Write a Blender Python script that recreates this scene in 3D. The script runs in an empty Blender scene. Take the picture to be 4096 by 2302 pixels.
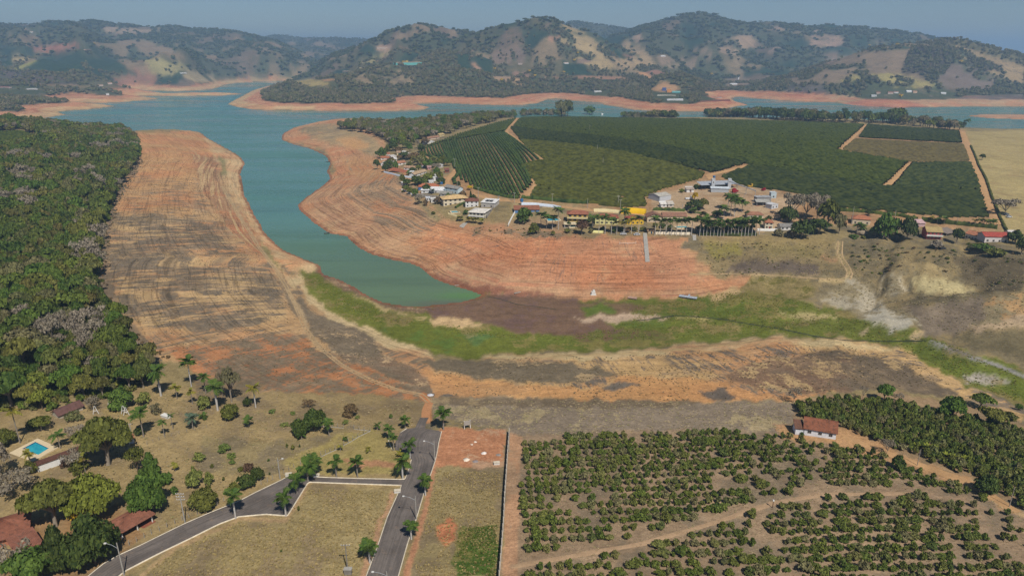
import bpy, bmesh, math, random
import numpy as np
from mathutils import Vector, Matrix

random.seed(7); rng = np.random.default_rng(7)
scene = bpy.context.scene
col = scene.collection

# ------------------------------------------------------------------ camera
FOC, CX, CY = 2732.0, 2048.0, 1151.0        # focal length and centre in photograph pixels
PITCH = math.atan((CY - 200.0) / FOC)       # eye level lies 200 px below the top edge
CAMZ = 138.0                                # drone height above the lake level
cam_d = bpy.data.cameras.new('camera'); cam = bpy.data.objects.new('camera', cam_d); col.objects.link(cam)
cam_d.lens = 36.0 * FOC / 4096.0; cam_d.sensor_width = 36.0
cam_d.clip_start = 1.0; cam_d.clip_end = 60000.0
cam.location = (0, 0, CAMZ); cam.rotation_euler = (math.pi / 2 - PITCH, 0, 0)
scene.camera = cam

# ------------------------------------------------------------------ sky, sun, exposure
SUN_EL, SUN_DIR = math.radians(52.0), (0.40, -0.917)
world = bpy.data.worlds.new('World'); scene.world = world; world.use_nodes = True
wn = world.node_tree; wn.nodes.clear()
sky = wn.nodes.new('ShaderNodeTexSky'); sky.sky_type = 'NISHITA'; sky.sun_disc = False
sky.sun_elevation = SUN_EL; sky.sun_rotation = math.atan2(SUN_DIR[0], SUN_DIR[1])
sky.air_density = 1.0; sky.dust_density = 0.25; sky.ozone_density = 6.0; sky.altitude = 800
bg = wn.nodes.new('ShaderNodeBackground'); bg.inputs["Strength"].default_value = 0.056
wo = wn.nodes.new('ShaderNodeOutputWorld')
wn.links.new(sky.outputs[0], bg.inputs[0]); wn.links.new(bg.outputs[0], wo.inputs[0])
sun_d = bpy.data.lights.new('sun', 'SUN'); sun = bpy.data.objects.new('sun', sun_d); col.objects.link(sun)
sun_d.energy = 4.8; sun_d.angle = math.radians(0.55); sun_d.color = (1.0, 0.955, 0.88)
ce = math.cos(SUN_EL)
sun.rotation_euler = Vector((-SUN_DIR[0] * ce, -SUN_DIR[1] * ce, -math.sin(SUN_EL))).to_track_quat('-Z', 'Y').to_euler()
sun.location = (200, -400, 600)
vs = scene.view_settings
vs.view_transform = 'Standard'; vs.look = 'None'; vs.gamma = 1.0; vs.use_curve_mapping = False; vs.exposure = 0.0
cy = scene.cycles
cy.use_denoising = True; cy.denoising_prefilter = 'NONE'; cy.max_bounces = 5; cy.diffuse_bounces = 2; cy.glossy_bounces = 2
cy.transmission_bounces = 2; cy.volume_bounces = 1; cy.transparent_max_bounces = 4
cy.use_adaptive_sampling = True; cy.adaptive_threshold = 0.02; cy.sample_clamp_indirect = 4

# ------------------------------------------------------------------ survey helpers
ORG = {'A': (0, 1400), 'B': (0, 1726), 'C': (1024, 1500), 'E': (1024, 1726), 'F': (3072, 1500), 'G': (1400, 400),
       'H': (2400, 600), 'I': (3072, 576), 'R1': (0, 0), 'R2': (1024, 0), 'R3': (2048, 0), 'R4': (3072, 0)}
KZ, KD = 1024.0 / 2574.0, 4096.0 / 2576.0
ORG2 = {'M': (1500, 560), 'N': (1700, 700), 'P': (2200, 760), 'Q': (2600, 700), 'S': (3584, 840), 'T': (3100, 1620)}
def px(r, x, y):
    """a reading taken in one of the enlarged survey frames -> photograph pixels"""
    if r == 'D': return x * KD, y * KD
    if r in ORG2: return ORG2[r][0] + x * KZ / 2, ORG2[r][1] + y * KZ / 2
    return ORG[r][0] + x * KZ, ORG[r][1] + y * KZ
def poly(r, pts): return np.array([px(r, x, y) for x, y in pts])
CP, SP = math.cos(PITCH), math.sin(PITCH)
def ray(nx, ny):
    u = (np.asarray(nx, float) - CX) / FOC; v = (np.asarray(ny, float) - CY) / FOC
    return u, CP - v * SP, -SP - v * CP
def flat(pts, z):
    dx, dy, dz = ray(pts[:, 0], pts[:, 1]); t = (z - CAMZ) / dz
    return np.stack([dx * t, dy * t], 1)
def project(x, y, z):
    zz = z - CAMZ
    f = y * CP - zz * SP; d = -y * SP - zz * CP
    f = np.maximum(f, 1.0)
    return CX + FOC * x / f, CY + FOC * d / f
# noise
_perm = rng.permutation(1024).astype(np.int64); _val = rng.random(1024)
def vnoise(x, y, seed=0):
    x = np.asarray(x, float); y = np.asarray(y, float)
    xi = np.floor(x).astype(np.int64); yi = np.floor(y).astype(np.int64)
    fx = x - xi; fy = y - yi; fx = fx * fx * (3 - 2 * fx); fy = fy * fy * (3 - 2 * fy)
    def h(a, b): return _val[_perm[(_perm[(a + seed * 131) & 1023] + b) & 1023]]
    return (h(xi, yi) * (1 - fx) + h(xi + 1, yi) * fx) * (1 - fy) + (h(xi, yi + 1) * (1 - fx) + h(xi + 1, yi + 1) * fx) * fy
def fbm(x, y, o=4, seed=0):
    s = 0; a = 0.5; n = 0
    for k in range(o):
        s = s + a * vnoise(x * 2 ** k, y * 2 ** k, seed + k); n += a; a *= 0.5
    return s / n
def sstep(a, b, x):
    t = np.clip((x - a) / (b - a), 0, 1); return t * t * (3 - 2 * t)
def inside(P, x, y):
    r = np.zeros(x.shape, bool); n = len(P)
    bb = (x >= P[:, 0].min()) & (x <= P[:, 0].max()) & (y >= P[:, 1].min()) & (y <= P[:, 1].max())
    if not bb.any(): return r
    xs = x[bb]; ys = y[bb]; q = np.zeros(xs.shape, bool)
    for i in range(n):
        x1, y1 = P[i]; x2, y2 = P[(i + 1) % n]
        if y1 == y2: continue
        c = ((y1 > ys) != (y2 > ys)) & (xs < (x2 - x1) * (ys - y1) / (y2 - y1) + x1)
        q ^= c
    r[bb] = q; return r
def seg_dist(P, x, y, closed=True, arc=False):
    best = np.full(x.shape, 1e12); ta = np.zeros(x.shape); L = 0.0
    n = len(P); m = n if closed else n - 1
    for i in range(m):
        a = P[i]; b = P[(i + 1) % n]; d = b - a; l2 = float(d @ d)
        if l2 < 1e-9: continue
        t = np.clip(((x - a[0]) * d[0] + (y - a[1]) * d[1]) / l2, 0, 1)
        q = (x - a[0] - t * d[0]) ** 2 + (y - a[1] - t * d[1]) ** 2
        k = q < best
        best = np.where(k, q, best)
        if arc: ta = np.where(k, L + t * math.sqrt(l2), ta)
        L += math.sqrt(l2)
    return (np.sqrt(best), ta) if arc else np.sqrt(best)

# ------------------------------------------------------------------ terrain heights
WATER = [
 (-500, 330), (100, 322), (270, 328), (325, 337), (400, 331), (480, 329), (505, 335), (520, 348), (545, 361), (590, 386), (608, 400), (615, 412), (606, 428), (603, 440),
 (610, 470), (612, 490), (625, 512), (640, 545), (652, 562), (663, 585), (690, 612), (715, 632), (770, 655), (803, 668), (812, 690), (850, 702), (890, 722), (920, 742),
 (960, 760), (1000, 768), (1060, 771), (1110, 766), (1160, 760), (1195, 751), (1216, 742), (1180, 728), (1130, 714), (1095, 700), (1080, 690), (1062, 673), (1030, 660),
 (990, 653), (940, 640), (903, 622), (872, 592), (832, 587), (792, 560), (757, 530), (750, 515), (772, 496), (818, 464), (833, 450), (824, 430), (832, 412), (822, 392),
 (782, 373), (740, 363), (710, 351), (712, 337), (740, 321), (790, 309), (840, 305), (920, 303), (1000, 305), (1060, 304), (1200, 303), (1500, 301), (1800, 301), (2100, 303), (2400, 320),
 (2440, 329), (2576, 329), (3100, 331), (3100, 266), (2576, 268), (2450, 268), (2330, 270), (2250, 271), (2150, 265), (2100, 258), (2000, 255), (1900, 248), (1862, 243), (1838, 247), (1848, 255),
 (1880, 264), (1830, 272), (1790, 281), (1755, 281), (1700, 281), (1650, 279), (1600, 277), (1560, 270), (1520, 264), (1512, 258), (1440, 254), (1400, 248), (1378, 250), (1350, 260),
 (1310, 265), (1250, 265), (1170, 262), (1100, 259), (1062, 259), (1046, 263), (1080, 270), (1065, 276), (1000, 279), (900, 280), (800, 279), (700, 277), (640, 276),
 (600, 270), (573, 262), (590, 252), (606, 244), (640, 226), (690, 213), (740, 205), (640, 206), (570, 212), (545, 222), (490, 228), (430, 230), (352, 226), (340, 233), (430, 238), (610, 236), (560, 241), (430, 242), (340, 242),
 (400, 249), (300, 258), (240, 259), (180, 257), (290, 267), (225, 275), (175, 278), (142, 282), (165, 289), (100, 298), (0, 303), (-500, 306)]
MUD = [(803, 668), (735, 676), (770, 735), (840, 790), (930, 830), (1000, 862), (1100, 890), (1180, 905), (1230, 893), (1400, 884), (1600, 878), (1800, 858), (1950, 844), (2100, 848), (2240, 868), (2330, 910),
 (2420, 962), (2576, 1022), (2900, 1100), (2900, 1000), (2576, 925), (2480, 892), (2390, 866), (2330, 835), (2200, 800), (2100, 768), (2000, 750), (1850, 735), (1760, 752), (1500, 752), (1400, 748), (1300, 742), (1216, 742), (1160, 758), (1000, 766), (890, 720)]
FOREST = [(-300, 300), (90, 303), (200, 308), (300, 320), (342, 345), (355, 385), (325, 430), (290, 490), (268, 560), (257, 610), (242, 690), (255, 760), (300, 800), (330, 860), (378, 910), (385, 960), (300, 1000), (150, 1030), (0, 1045), (-300, 1100)]
Wpx = poly('D', WATER); Wxy = flat(Wpx, 0.0)
Mxy = flat(poly('D', MUD), 0.8)
Fxy = flat(poly('D', FOREST), 16.0)
BAR = flat(poly('D', [(2430, 291), (2480, 288), (2576, 289), (2900, 291), (2900, 302), (2576, 301), (2480, 297)]), 0.3)

us = np.concatenate([np.linspace(-2.6, -1.02, 22), np.linspace(-1.0, 1.0, 600), np.linspace(1.02, 2.6, 22)])
yl = [24.0, 40, 60, 80, 95, 105]
while yl[-1] < 1250: yl.append(yl[-1] + max(0.55, 1.9 * yl[-1] ** 2 / (683 * 126)))
while yl[-1] < 2700: yl.append(yl[-1] + 14)
while yl[-1] < 7200: yl.append(yl[-1] + 34)
yl += [7600, 8500, 10000, 14000, 20000, 30000]
ys_ = np.array(yl); NR, NC = len(ys_), len(us)
YY = np.repeat(ys_[:, None], NC, 1); XX = YY * us[None, :]
xf, yf = XX.ravel(), YY.ravel()
in_w = inside(Wxy, xf, yf)
in_bar = inside(BAR, xf, yf)
in_m = inside(Mxy, xf, yf)
d_w, t_w = seg_dist(Wxy, xf, yf, arc=True)
d_m, t_m = seg_dist(Mxy, xf, yf, arc=True)
d_f = seg_dist(Fxy, xf, yf); in_f = inside(Fxy, xf, yf)
d_low = np.where(in_w | in_m, 0.0, np.minimum(d_w, d_m))
prof = 15.0 * (1 - np.exp(-d_low / 68.0)) + 0.012 * np.minimum(d_low, 380.0)
z = prof.copy()
# mud flat climbs away from the water, with soft humps
z += np.where(in_m, 0.25 + 0.008 * np.minimum(d_w, 300) , 0.0)
z += np.where(~in_m & ~in_w, np.minimum(0.25 + 0.008 * np.minimum(d_w, 300), 2.6), 0)
hum = sstep(330, 420, xf / 1.0) * 0 + sstep(95, 150, xf) * sstep(250, 300, yf) * (1 - sstep(440, 470, yf)) * (1 - sstep(60, 130, d_m))
z += hum * (fbm(xf / 30, yf / 26, 4, 5) - 0.42) * 11.0
for pts, dep, wid in (([(2246, 640), (2222, 680), (2204, 735), (2190, 760)], 3.0, 4.5), ([(2276, 670), (2290, 705), (2292, 742)], 3.2, 4.5), ([(2195, 748), (2300, 750), (2455, 752)], 2.6, 4.0), ([(2410, 630), (2432, 690), (2470, 740)], 3.4, 6.0), ([(2150, 615), (2180, 660), (2190, 700)], 1.8, 5.0), ([(1640, 802), (1700, 793), (1800, 800), (1870, 812), (1960, 826), (2050, 845), (2130, 856), (2250, 858), (2330, 856)], .9, 2.2), ([(2340, 850), (2440, 895), (2576, 945)], -1.6, 4.0), ([(2225, 705), (2275, 705)], -2.6, 9.0), ([(2320, 712), (2420, 715)], -2.8, 8.0), ([(2170, 792), (2290, 808)], -1.6, 5.0)):
    Lp = flat(poly('D', pts), 6.0); bbx = (xf > 20) & (xf < 330) & (yf > 230) & (yf < 520); q = np.where(bbx)[0]
    z[q] -= dep * np.exp(-(seg_dist(Lp, xf[q] + 8 * (fbm(xf[q] / 9, yf[q] / 9, 2, 17) - .5), yf[q], closed=False) / wid) ** 2)
# plateau dome, forest hill
z += 16.0 * np.exp(-((xf - 230) / 330) ** 2 - ((yf - 800) / 250) ** 2) * sstep(20, 120, d_low)
z += np.where(in_f, 20.0 * sstep(0, 170, d_f), 0.0) * (1 - sstep(1000, 1200, yf))
z += (fbm(xf / 40, yf / 40, 3, 11) - 0.5) * 2.0 * sstep(10, 60, d_low) * (1 - 0.8 * (1 - sstep(260, 330, yf)))
# hills behind the lake: each ridge has a place, a width and a crest line
RIDGES = [
 (4300, 2200, 1500, [(-900, 110), (-400, 85), (0, 65), (70, 67), (100, 61), (130, 56), (180, 58), (230, 60), (300, 68), (350, 72), (450, 75), (520, 80), (580, 88), (640, 96), (700, 112), (780, 150), (860, 195)]),
 (6400, 2400, 900, [(450, 110), (560, 96), (650, 95), (700, 96), (760, 99), (830, 100), (900, 103), (960, 104), (1100, 100), (1300, 92), (1500, 110)]),
 (3300, 1000, 900, [(640, 215), (720, 195), (780, 172), (850, 142), (920, 112), (980, 86), (1030, 70), (1065, 63), (1110, 68), (1150, 78), (1200, 86), (1240, 84), (1300, 92), (1380, 130)]),
 (2900, 800, 800, [(880, 215), (1000, 160), (1100, 118), (1180, 98), (1240, 82), (1290, 66), (1340, 57), (1390, 60), (1420, 69), (1470, 83), (1500, 100), (1560, 128), (1620, 150), (1700, 182), (1770, 210)]),
 (5200, 1200, 900, [(1150, 110), (1230, 80), (1270, 72), (1330, 78), (1400, 68), (1440, 56), (1500, 65), (1560, 76), (1620, 80), (1720, 95)]),
 (3900, 1500, 1200, [(1400, 150), (1500, 112), (1570, 90), (1640, 68), (1700, 52), (1765, 43), (1810, 50), (1850, 58), (1900, 57), (1960, 63), (2000, 75), (2080, 73), (2150, 80), (2250, 88), (2350, 98), (2430, 105), (2480, 120), (2530, 140), (2576, 155), (2750, 195)]),
 (2450, 560, 500, [(1880, 222), (2000, 192), (2080, 166), (2150, 144), (2220, 131), (2300, 123), (2380, 114), (2415, 114), (2450, 128), (2520, 148), (2576, 162), (2750, 180), (3000, 200)]),
 (2150, 150, 260, [(595, 246), (640, 226), (700, 213), (780, 208), (860, 206), (940, 211), (980, 228), (1010, 245)]),
 (2260, 190, 260, [(1000, 238), (1050, 206), (1100, 191), (1160, 187), (1220, 193), (1280, 209), (1335, 236)]),
 (2420, 260, 300, [(1320, 220), (1400, 206), (1480, 203), (1560, 206), (1640, 214), (1700, 225)]),
 (2260, 240, 300, [(1600, 222), (1650, 200), (1710, 190), (1770, 203), (1835, 240)]),
 (2650, 360, 300, [(860, 215), (950, 184), (1000, 172), (1060, 174), (1130, 205)]),
]
ridge = np.zeros_like(z)
uu = xf / yf
n1 = fbm(xf / 420, yf / 420, 4, 21); n2 = fbm(xf / 160, yf / 160, 3, 31)
rid = 1 - np.abs(2 * fbm(xf / 520 + 9, yf / 700, 3, 41) - 1)
spur = np.abs(2 * fbm(uu * 17 + .9 * (n1 - .5), yf / 1500, 3, 43) - 1)
for (y0, wf, wb, sk) in RIDGES:
    S = poly('D', sk); dx, dy, dz = ray(S[:, 0], S[:, 1])
    su = dx / dy; szz = CAMZ + y0 * dz / dy - 16.0
    h = np.interp(uu, su, szz, left=0, right=0)
    edge = sstep(su[0], su[0] + 0.03, uu) * (1 - sstep(su[-1] - 0.03, su[-1], uu)) if y0 < 2700 else 1.0
    yw = yf + (n1 - 0.5) * wf * 0.9 * (1 - np.exp(-((yf - y0) / (0.35 * wf)) ** 2))
    g = np.where(yf < y0, sstep(y0 - wf, y0, np.minimum(yw, y0)), 1 - sstep(y0, y0 + wb, yf))
    if y0 > 2700:
        tf = np.clip((y0 - yf) / wf, 0, 1)
        g = g * (1 - np.sin(np.pi * np.clip(tf, 0, 1)) ** .8 * ((1 - rid) * 0.75 + spur * .42))
    ridge = np.maximum(ridge, np.maximum(h, 0) * g * edge)
ridge += sstep(20, 80, ridge) * ((n2 - 0.5) * 30 + (1 - np.abs(2 * fbm(xf / 240 + 3, yf / 330, 3, 46) - 1) - .7) * 34) * (yf > 2000)
z += ridge * sstep(20, 160, d_low)
z += (yf > 1600) * sstep(40, 250, d_low) * (n1 - 0.3) * 22
z = np.where(in_w, -np.minimum(0.12 * d_w + 0.05, 4.0), z)
z = np.where(in_bar, 1.2, z)
ZZ = z.reshape(NR, NC)
NEARF = 300.0
def H(x, y):
    """terrain height, interpolated on the terrain mesh"""
    x = np.asarray(x, float); y = np.asarray(y, float)
    fi = np.clip(np.interp(y, ys_, np.arange(NR)), 0, NR - 1.001); fj = np.clip(np.interp(x / y, us, np.arange(NC)), 0, NC - 1.001)
    i = fi.astype(int); j = fj.astype(int); a = fi - i; b = fj - j
    return (ZZ[i, j] * (1 - b) + ZZ[i, j + 1] * b) * (1 - a) + (ZZ[i + 1, j] * (1 - b) + ZZ[i + 1, j + 1] * b) * a
def ground_pts(pts):
    """photograph pixels -> points on the terrain where those sight lines first meet it"""
    pts = np.asarray(pts, float).reshape(-1, 2)
    dx, dy, dz = ray(pts[:, 0], pts[:, 1])
    yg = np.concatenate([np.linspace(60, 400, 400), np.geomspace(401, 7000, 900)])
    out = []
    for a, b, c in zip(dx, dy, dz):
        t = yg / b; f = CAMZ + c * t - np.maximum(H(a * t, yg), 0.0)
        k = np.argmax(f < 0)
        if f[k] >= 0: k = len(yg) - 1
        k = max(k, 1); w = f[k - 1] / (f[k - 1] - f[k] + 1e-9); yv = yg[k - 1] + w * (yg[k] - yg[k - 1])
        tt = yv / b; out.append((a * tt, yv, float(max(H(a * tt, yv), 0.0))))
    return np.array(out)
def gp(r, x, y):
    p = ground_pts([px(r, x, y)])[0]; return Vector(p)
def lin(c, k=0.8):
    o = []
    for v in c[:3]:
        v = v / 255.0; o.append((v / 12.92 if v <= 0.04045 else ((v + 0.055) / 1.055) ** 2.4) * k)
    return tuple(o)

# ------------------------------------------------------------------ what grows and lies where (soil and cover colours)
GREY = (130, 114, 93); TAN = (208, 166, 121); ORA = (203, 144, 108); RED = (201, 126, 86); STRAW = (167, 141, 99)
C1 = np.zeros((len(xf), 3)); C2 = np.zeros((len(xf), 3)); COV = np.zeros(len(xf)); WA = np.zeros(len(xf)); WB = np.zeros(len(xf)); TREE = np.zeros(len(xf))
pnx, pny = project(xf, yf, z)
pdx, pdy = pnx / KD, pny / KD
jit = np.clip((pdy - 180) / 90, 0.5, 4.0)
sc_ = np.clip(yf / 160.0, 1.0, 14.0)
jx = (fbm(xf / (2.2 * sc_), yf / (4.0 * sc_), 3, 51) - 0.5) * 9.0 * jit + (fbm(xf / (7 * sc_), yf / (11.0 * sc_), 2, 56) - 0.5) * 11.0 * jit; jy = (fbm(xf / (2.2 * sc_) + 50, yf / (4.0 * sc_), 3, 61) - 0.5) * 4.6 * jit
QX, QY = pdx + jx, pdy + jy
def soil(c):
    f = min(max((c[0] - c[2] - 55) / 35.0, 0), 1); l = lin(c); return (l[0] * (1 - .12 * f), l[1], l[2] * (1 - .05 * f))
def setz(k, c1, c2=None, cov=0.0, wa=0.0, wb=0.0, tree=0.0):
    C1[k] = soil(c1); C2[k] = soil(c2 or c1); COV[k] = cov; WA[k] = wa; WB[k] = wb; TREE[k] = tree
def Zn(r, pts, c1, c2=None, cov=0.0, wa=0.0, wb=0.0, tree=0.0, j=True, where=None):
    P = poly(r, pts) / KD
    k = inside(P, QX if j else pdx, QY if j else pdy)
    if where is not None: k &= where
    setz(k, c1, c2, cov, wa, wb, tree)
def Ln(r, pts, w, c1, c2=None, cov=0.0, amt=1.0, ys=0.45):
    """a track or a channel: a strip w wide in survey units, flattened as the ground is seen"""
    P = poly(r, pts) / KD; P = P * np.array([1.0, 1.0 / ys])
    sx = pdx + 0.35 * jx; sy = (pdy + 0.35 * jy) / ys
    bb = (sx > P[:, 0].min() - 40) & (sx < P[:, 0].max() + 40) & (sy > P[:, 1].min() - 60) & (sy < P[:, 1].max() + 60)
    ii = np.where(bb)[0]
    k = ii[seg_dist(P, sx[ii], sy[ii], closed=False) < w / 2]
    setz(k, c1, c2, cov)
far = yf > 1420
FORC, FOR2 = (76, 82, 58), (104, 96, 76)
PAST = (140, 118, 92); COFF = (46, 66, 50)
setz(~far, (152, 133, 93), (120, 109, 88), 0.4)
setz(far, FORC, FOR2, 0.35, tree=0.95)
k = far & (yf > 2230) & (yf < 3050) & (fbm(xf / 210, yf / 150, 3, 73) > .44); setz(k, (106, 98, 72), (88, 86, 62), 0.45, tree=0.5)
# patchwork of fields on the far slopes: straight-sided plots of wood, pasture, coffee and bare soil
def plots(x, y, cell, seed):
    gx, gy = np.floor(x / cell).astype(np.int64), np.floor(y / cell).astype(np.int64); best = np.full(x.shape, 1e18); pick = np.zeros(x.shape)
    for a in (-1, 0, 1):
        for c in (-1, 0, 1):
            h1 = _val[_perm[(_perm[(gx + a + seed) & 1023] + gy + c) & 1023]]; h2 = _val[_perm[(_perm[(gx + a + seed + 57) & 1023] + gy + c) & 1023]]; h3 = _val[_perm[(_perm[(gx + a + seed + 211) & 1023] + gy + c) & 1023]]
            d = (x - (gx + a + h1) * cell) ** 2 + (y - (gy + c + h2) * cell) ** 2; m = d < best; best = np.where(m, d, best); pick = np.where(m, h3, pick)
    return pick
pk = plots(xf + 60 * (n1 - .5), yf * .55, 88.0, 5); hl = far & (yf > 2350)
setz(hl & (pk < .09) & (yf < 3700), (140, 120, 92), (116, 104, 78), 0.35, tree=0.06); setz(hl & (pk > .13) & (pk < .27), COFF, (58, 76, 54), 0.3, tree=0.05); setz(hl & (pk > .27) & (pk < .32), (118, 100, 82), (92, 86, 66), 0.4, tree=0.2); setz(hl & (pk > .36) & (pk < .38) & (yf < 3300), (150, 108, 88), (136, 112, 88), 0.3, tree=0.015); setz(hl & (pk > .40) & (pk < .52), (84, 84, 62), FORC, 0.4, tree=0.55)
# --- far left hills
P1 = [([(345, 480), (620, 440), (835, 445), (780, 480), (560, 510), (420, 555), (350, 520)], (172, 112, 92)),
 ([(20, 385), (100, 360), (320, 350), (400, 390), (330, 430), (200, 450), (50, 400)], PAST), ([(110, 580), (350, 570), (250, 610), (130, 630)], (165, 145, 105)),
 ([(100, 700), (250, 640), (360, 605), (380, 620), (250, 670), (180, 705)], (158, 150, 82)),
 ([(1340, 620), (1540, 590), (1700, 600), (1860, 650), (1900, 700), (1800, 720), (1740, 760), (1640, 765), (1540, 740), (1500, 690)], (162, 148, 100)),
 ([(1020, 290), (1060, 265), (1300, 285), (1500, 300), (1650, 290), (1500, 330), (1250, 345), (1100, 325)], (166, 142, 118)),
 ([(1150, 420), (1400, 390), (1560, 440), (1750, 500), (1900, 610), (1700, 580), (1500, 560), (1300, 480)], PAST),
 ([(1800, 430), (1900, 480), (2050, 500), (2040, 530), (1880, 500)], PAST), ([(2200, 500), (2290, 460), (2380, 475), (2260, 520)], PAST),
 ([(2290, 370), (2400, 365), (2480, 400), (2420, 415)], PAST), ([(2060, 545), (2200, 560), (2180, 600), (2060, 590)], PAST), ([(2500, 480), (2574, 440), (2574, 500)], PAST),
 ([(1180, 600), (1290, 610), (1480, 690), (1540, 740), (1400, 720), (1280, 680)], PAST),
 ([(1880, 700), (2070, 740), (2300, 800), (2574, 780), (2574, 805), (2200, 830), (1950, 820), (1830, 770)], (172, 150, 112))]
Zn('R1', [(390, 590), (560, 540), (850, 520), (850, 600), (840, 690), (600, 740), (230, 700)], COFF, (54, 74, 54), 0.4)
Zn('R1', [(850, 570), (1200, 600), (1350, 720), (1400, 760), (900, 700)], COFF, (54, 74, 54), 0.4)
Zn('R1', [(0, 470), (340, 480), (350, 560), (0, 570)], COFF); Zn('R1', [(0, 580), (110, 585), (130, 650), (0, 690)], COFF)
Zn('R1', [(0, 700), (300, 720), (900, 830), (500, 870), (0, 820)], (92, 80, 74), FORC, 0.4, tree=0.4)
Zn('R1', [(270, 840), (700, 850), (1000, 860), (900, 880), (500, 870)], PAST, FORC, 0.3)
for p, c in P1: Zn('R1', p, c, (128, 112, 84), 0.25, tree=0.04)
for p in [[(1340, 370), (1500, 330), (1640, 285), (1750, 270), (1730, 340), (1560, 390), (1440, 415)], [(500, 460), (640, 410), (750, 450), (930, 495), (700, 490)], [(410, 550), (520, 510), (640, 540), (700, 555), (500, 585)],
          [(0, 460), (80, 480), (300, 570), (260, 585), (60, 530)], [(50, 400), (200, 440), (420, 490), (330, 500), (150, 460)], [(300, 430), (360, 415), (430, 455), (350, 460)], [(330, 650), (480, 605), (520, 620), (420, 650)],
          [(1900, 350), (1950, 300), (2030, 305), (2000, 350)], [(1000, 470), (1080, 430), (1100, 440), (1030, 480)], [(110, 640), (180, 650), (290, 690), (200, 680)]]:
    Zn('R2', p, PAST, (120, 104, 82), 0.3, tree=0.012)
Zn('R2', [(1010, 640), (1150, 600), (1330, 520), (1350, 545), (1250, 590), (1180, 640)], (165, 148, 100), tree=0.012)
Zn('R2', [(1200, 490), (1250, 450), (1350, 455), (1360, 480), (1300, 520)], (185, 150, 125), tree=0.012)
Zn('R2', [(930, 815), (1080, 740), (1200, 690), (1330, 660), (1440, 700), (1500, 800), (1560, 760), (1600, 800), (1560, 860), (1330, 850), (1200, 870), (1060, 840)], (146, 126, 98), (104, 94, 76), 0.4, tree=0.04)
Zn('R2', [(350, 830), (450, 800), (560, 790), (720, 830), (720, 860), (530, 880)], (162, 140, 92), (120, 108, 80), 0.3)
Zn('R2', [(640, 800), (760, 790), (800, 810), (700, 815)], (190, 135, 98))
Zn('R2', [(2440, 500), (2574, 470), (2574, 650), (2400, 640), (2330, 560)], (128, 108, 92), FORC, 0.3, tree=0.1)
Zn('R2', [(2300, 770), (2574, 770), (2574, 800), (2480, 830), (2380, 790)], (168, 138, 110))
Zn('R2', [(2160, 490), (2200, 540), (2170, 580), (2180, 540)], (190, 140, 110)); Zn('R2', [(2150, 610), (2200, 640), (2260, 690), (2230, 720), (2170, 650)], (182, 138, 112))
# --- centre and right hills
for p, c in [([(410, 235), (500, 240), (740, 330), (800, 380), (850, 430), (930, 480), (920, 560), (1050, 700), (900, 690), (700, 640), (640, 590), (680, 520), (560, 450), (440, 400), (620, 370), (520, 300)], (172, 146, 106)),
             ([(1080, 420), (1150, 400), (1320, 480), (1400, 590), (1460, 660), (1300, 660), (1150, 690), (1010, 640), (1030, 600), (1250, 580), (1100, 490)], (166, 140, 106)),
             ([(100, 245), (240, 225), (410, 235), (440, 262), (330, 280), (200, 262)], (132, 106, 88)), ([(370, 370), (500, 370), (450, 420), (380, 410)], (176, 128, 104)),
             ([(1170, 390), (1290, 330), (1340, 400), (1250, 440)], (165, 138, 115)),
             ([(2060, 520), (2200, 370), (2430, 345), (2460, 400), (2440, 470), (2250, 540), (2130, 555)], (168, 140, 112)), ([(1730, 530), (1900, 450), (2000, 540), (1990, 580), (1880, 500)], (160, 134, 112)),
             ([(1970, 410), (2100, 375), (2090, 390), (1985, 420)], (160, 134, 112)), ([(1640, 600), (1760, 595), (1880, 595), (1800, 650), (1730, 660)], (156, 130, 108)), ([(1440, 560), (1560, 550), (1640, 610), (1500, 660)], (150, 126, 104)),
             ([(1540, 670), (1640, 640), (1900, 700), (1850, 720), (1650, 690)], (162, 140, 112)), ([(0, 500), (80, 470), (140, 560), (100, 640), (0, 640)], (126, 108, 96)), ([(0, 720), (160, 710), (170, 770), (0, 780)], (150, 116, 98)),
             ([(640, 620), (760, 570), (800, 620), (660, 640)], (140, 116, 100)), ([(2100, 790), (2400, 790), (2400, 850), (2160, 870)], (140, 118, 100))]:
    Zn('R3', p, c, (116, 102, 80), 0.28, tree=0.012)
Zn('R3', [(740, 330), (860, 360), (1050, 390), (1110, 430), (1080, 470), (950, 430), (850, 420)], COFF)
Zn('R3', [(300, 780), (700, 760), (1100, 770), (1200, 800), (860, 800), (500, 790), (330, 790)], (160, 118, 92)); Zn('R3', [(0, 790), (180, 785), (100, 810), (0, 820)], (195, 150, 115)); Zn('R3', [(0, 835), (130, 845), (120, 860), (0, 850)], (190, 145, 112))
Zn('R3', [(1220, 715), (1340, 730), (1430, 790), (1400, 795), (1280, 750)], (196, 138, 100)); Zn('R3', [(1470, 800), (1530, 825), (1640, 860), (1700, 900), (1560, 930), (1380, 910), (1450, 860), (1490, 840)], (190, 140, 104), (120, 104, 80), 0.3)
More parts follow.
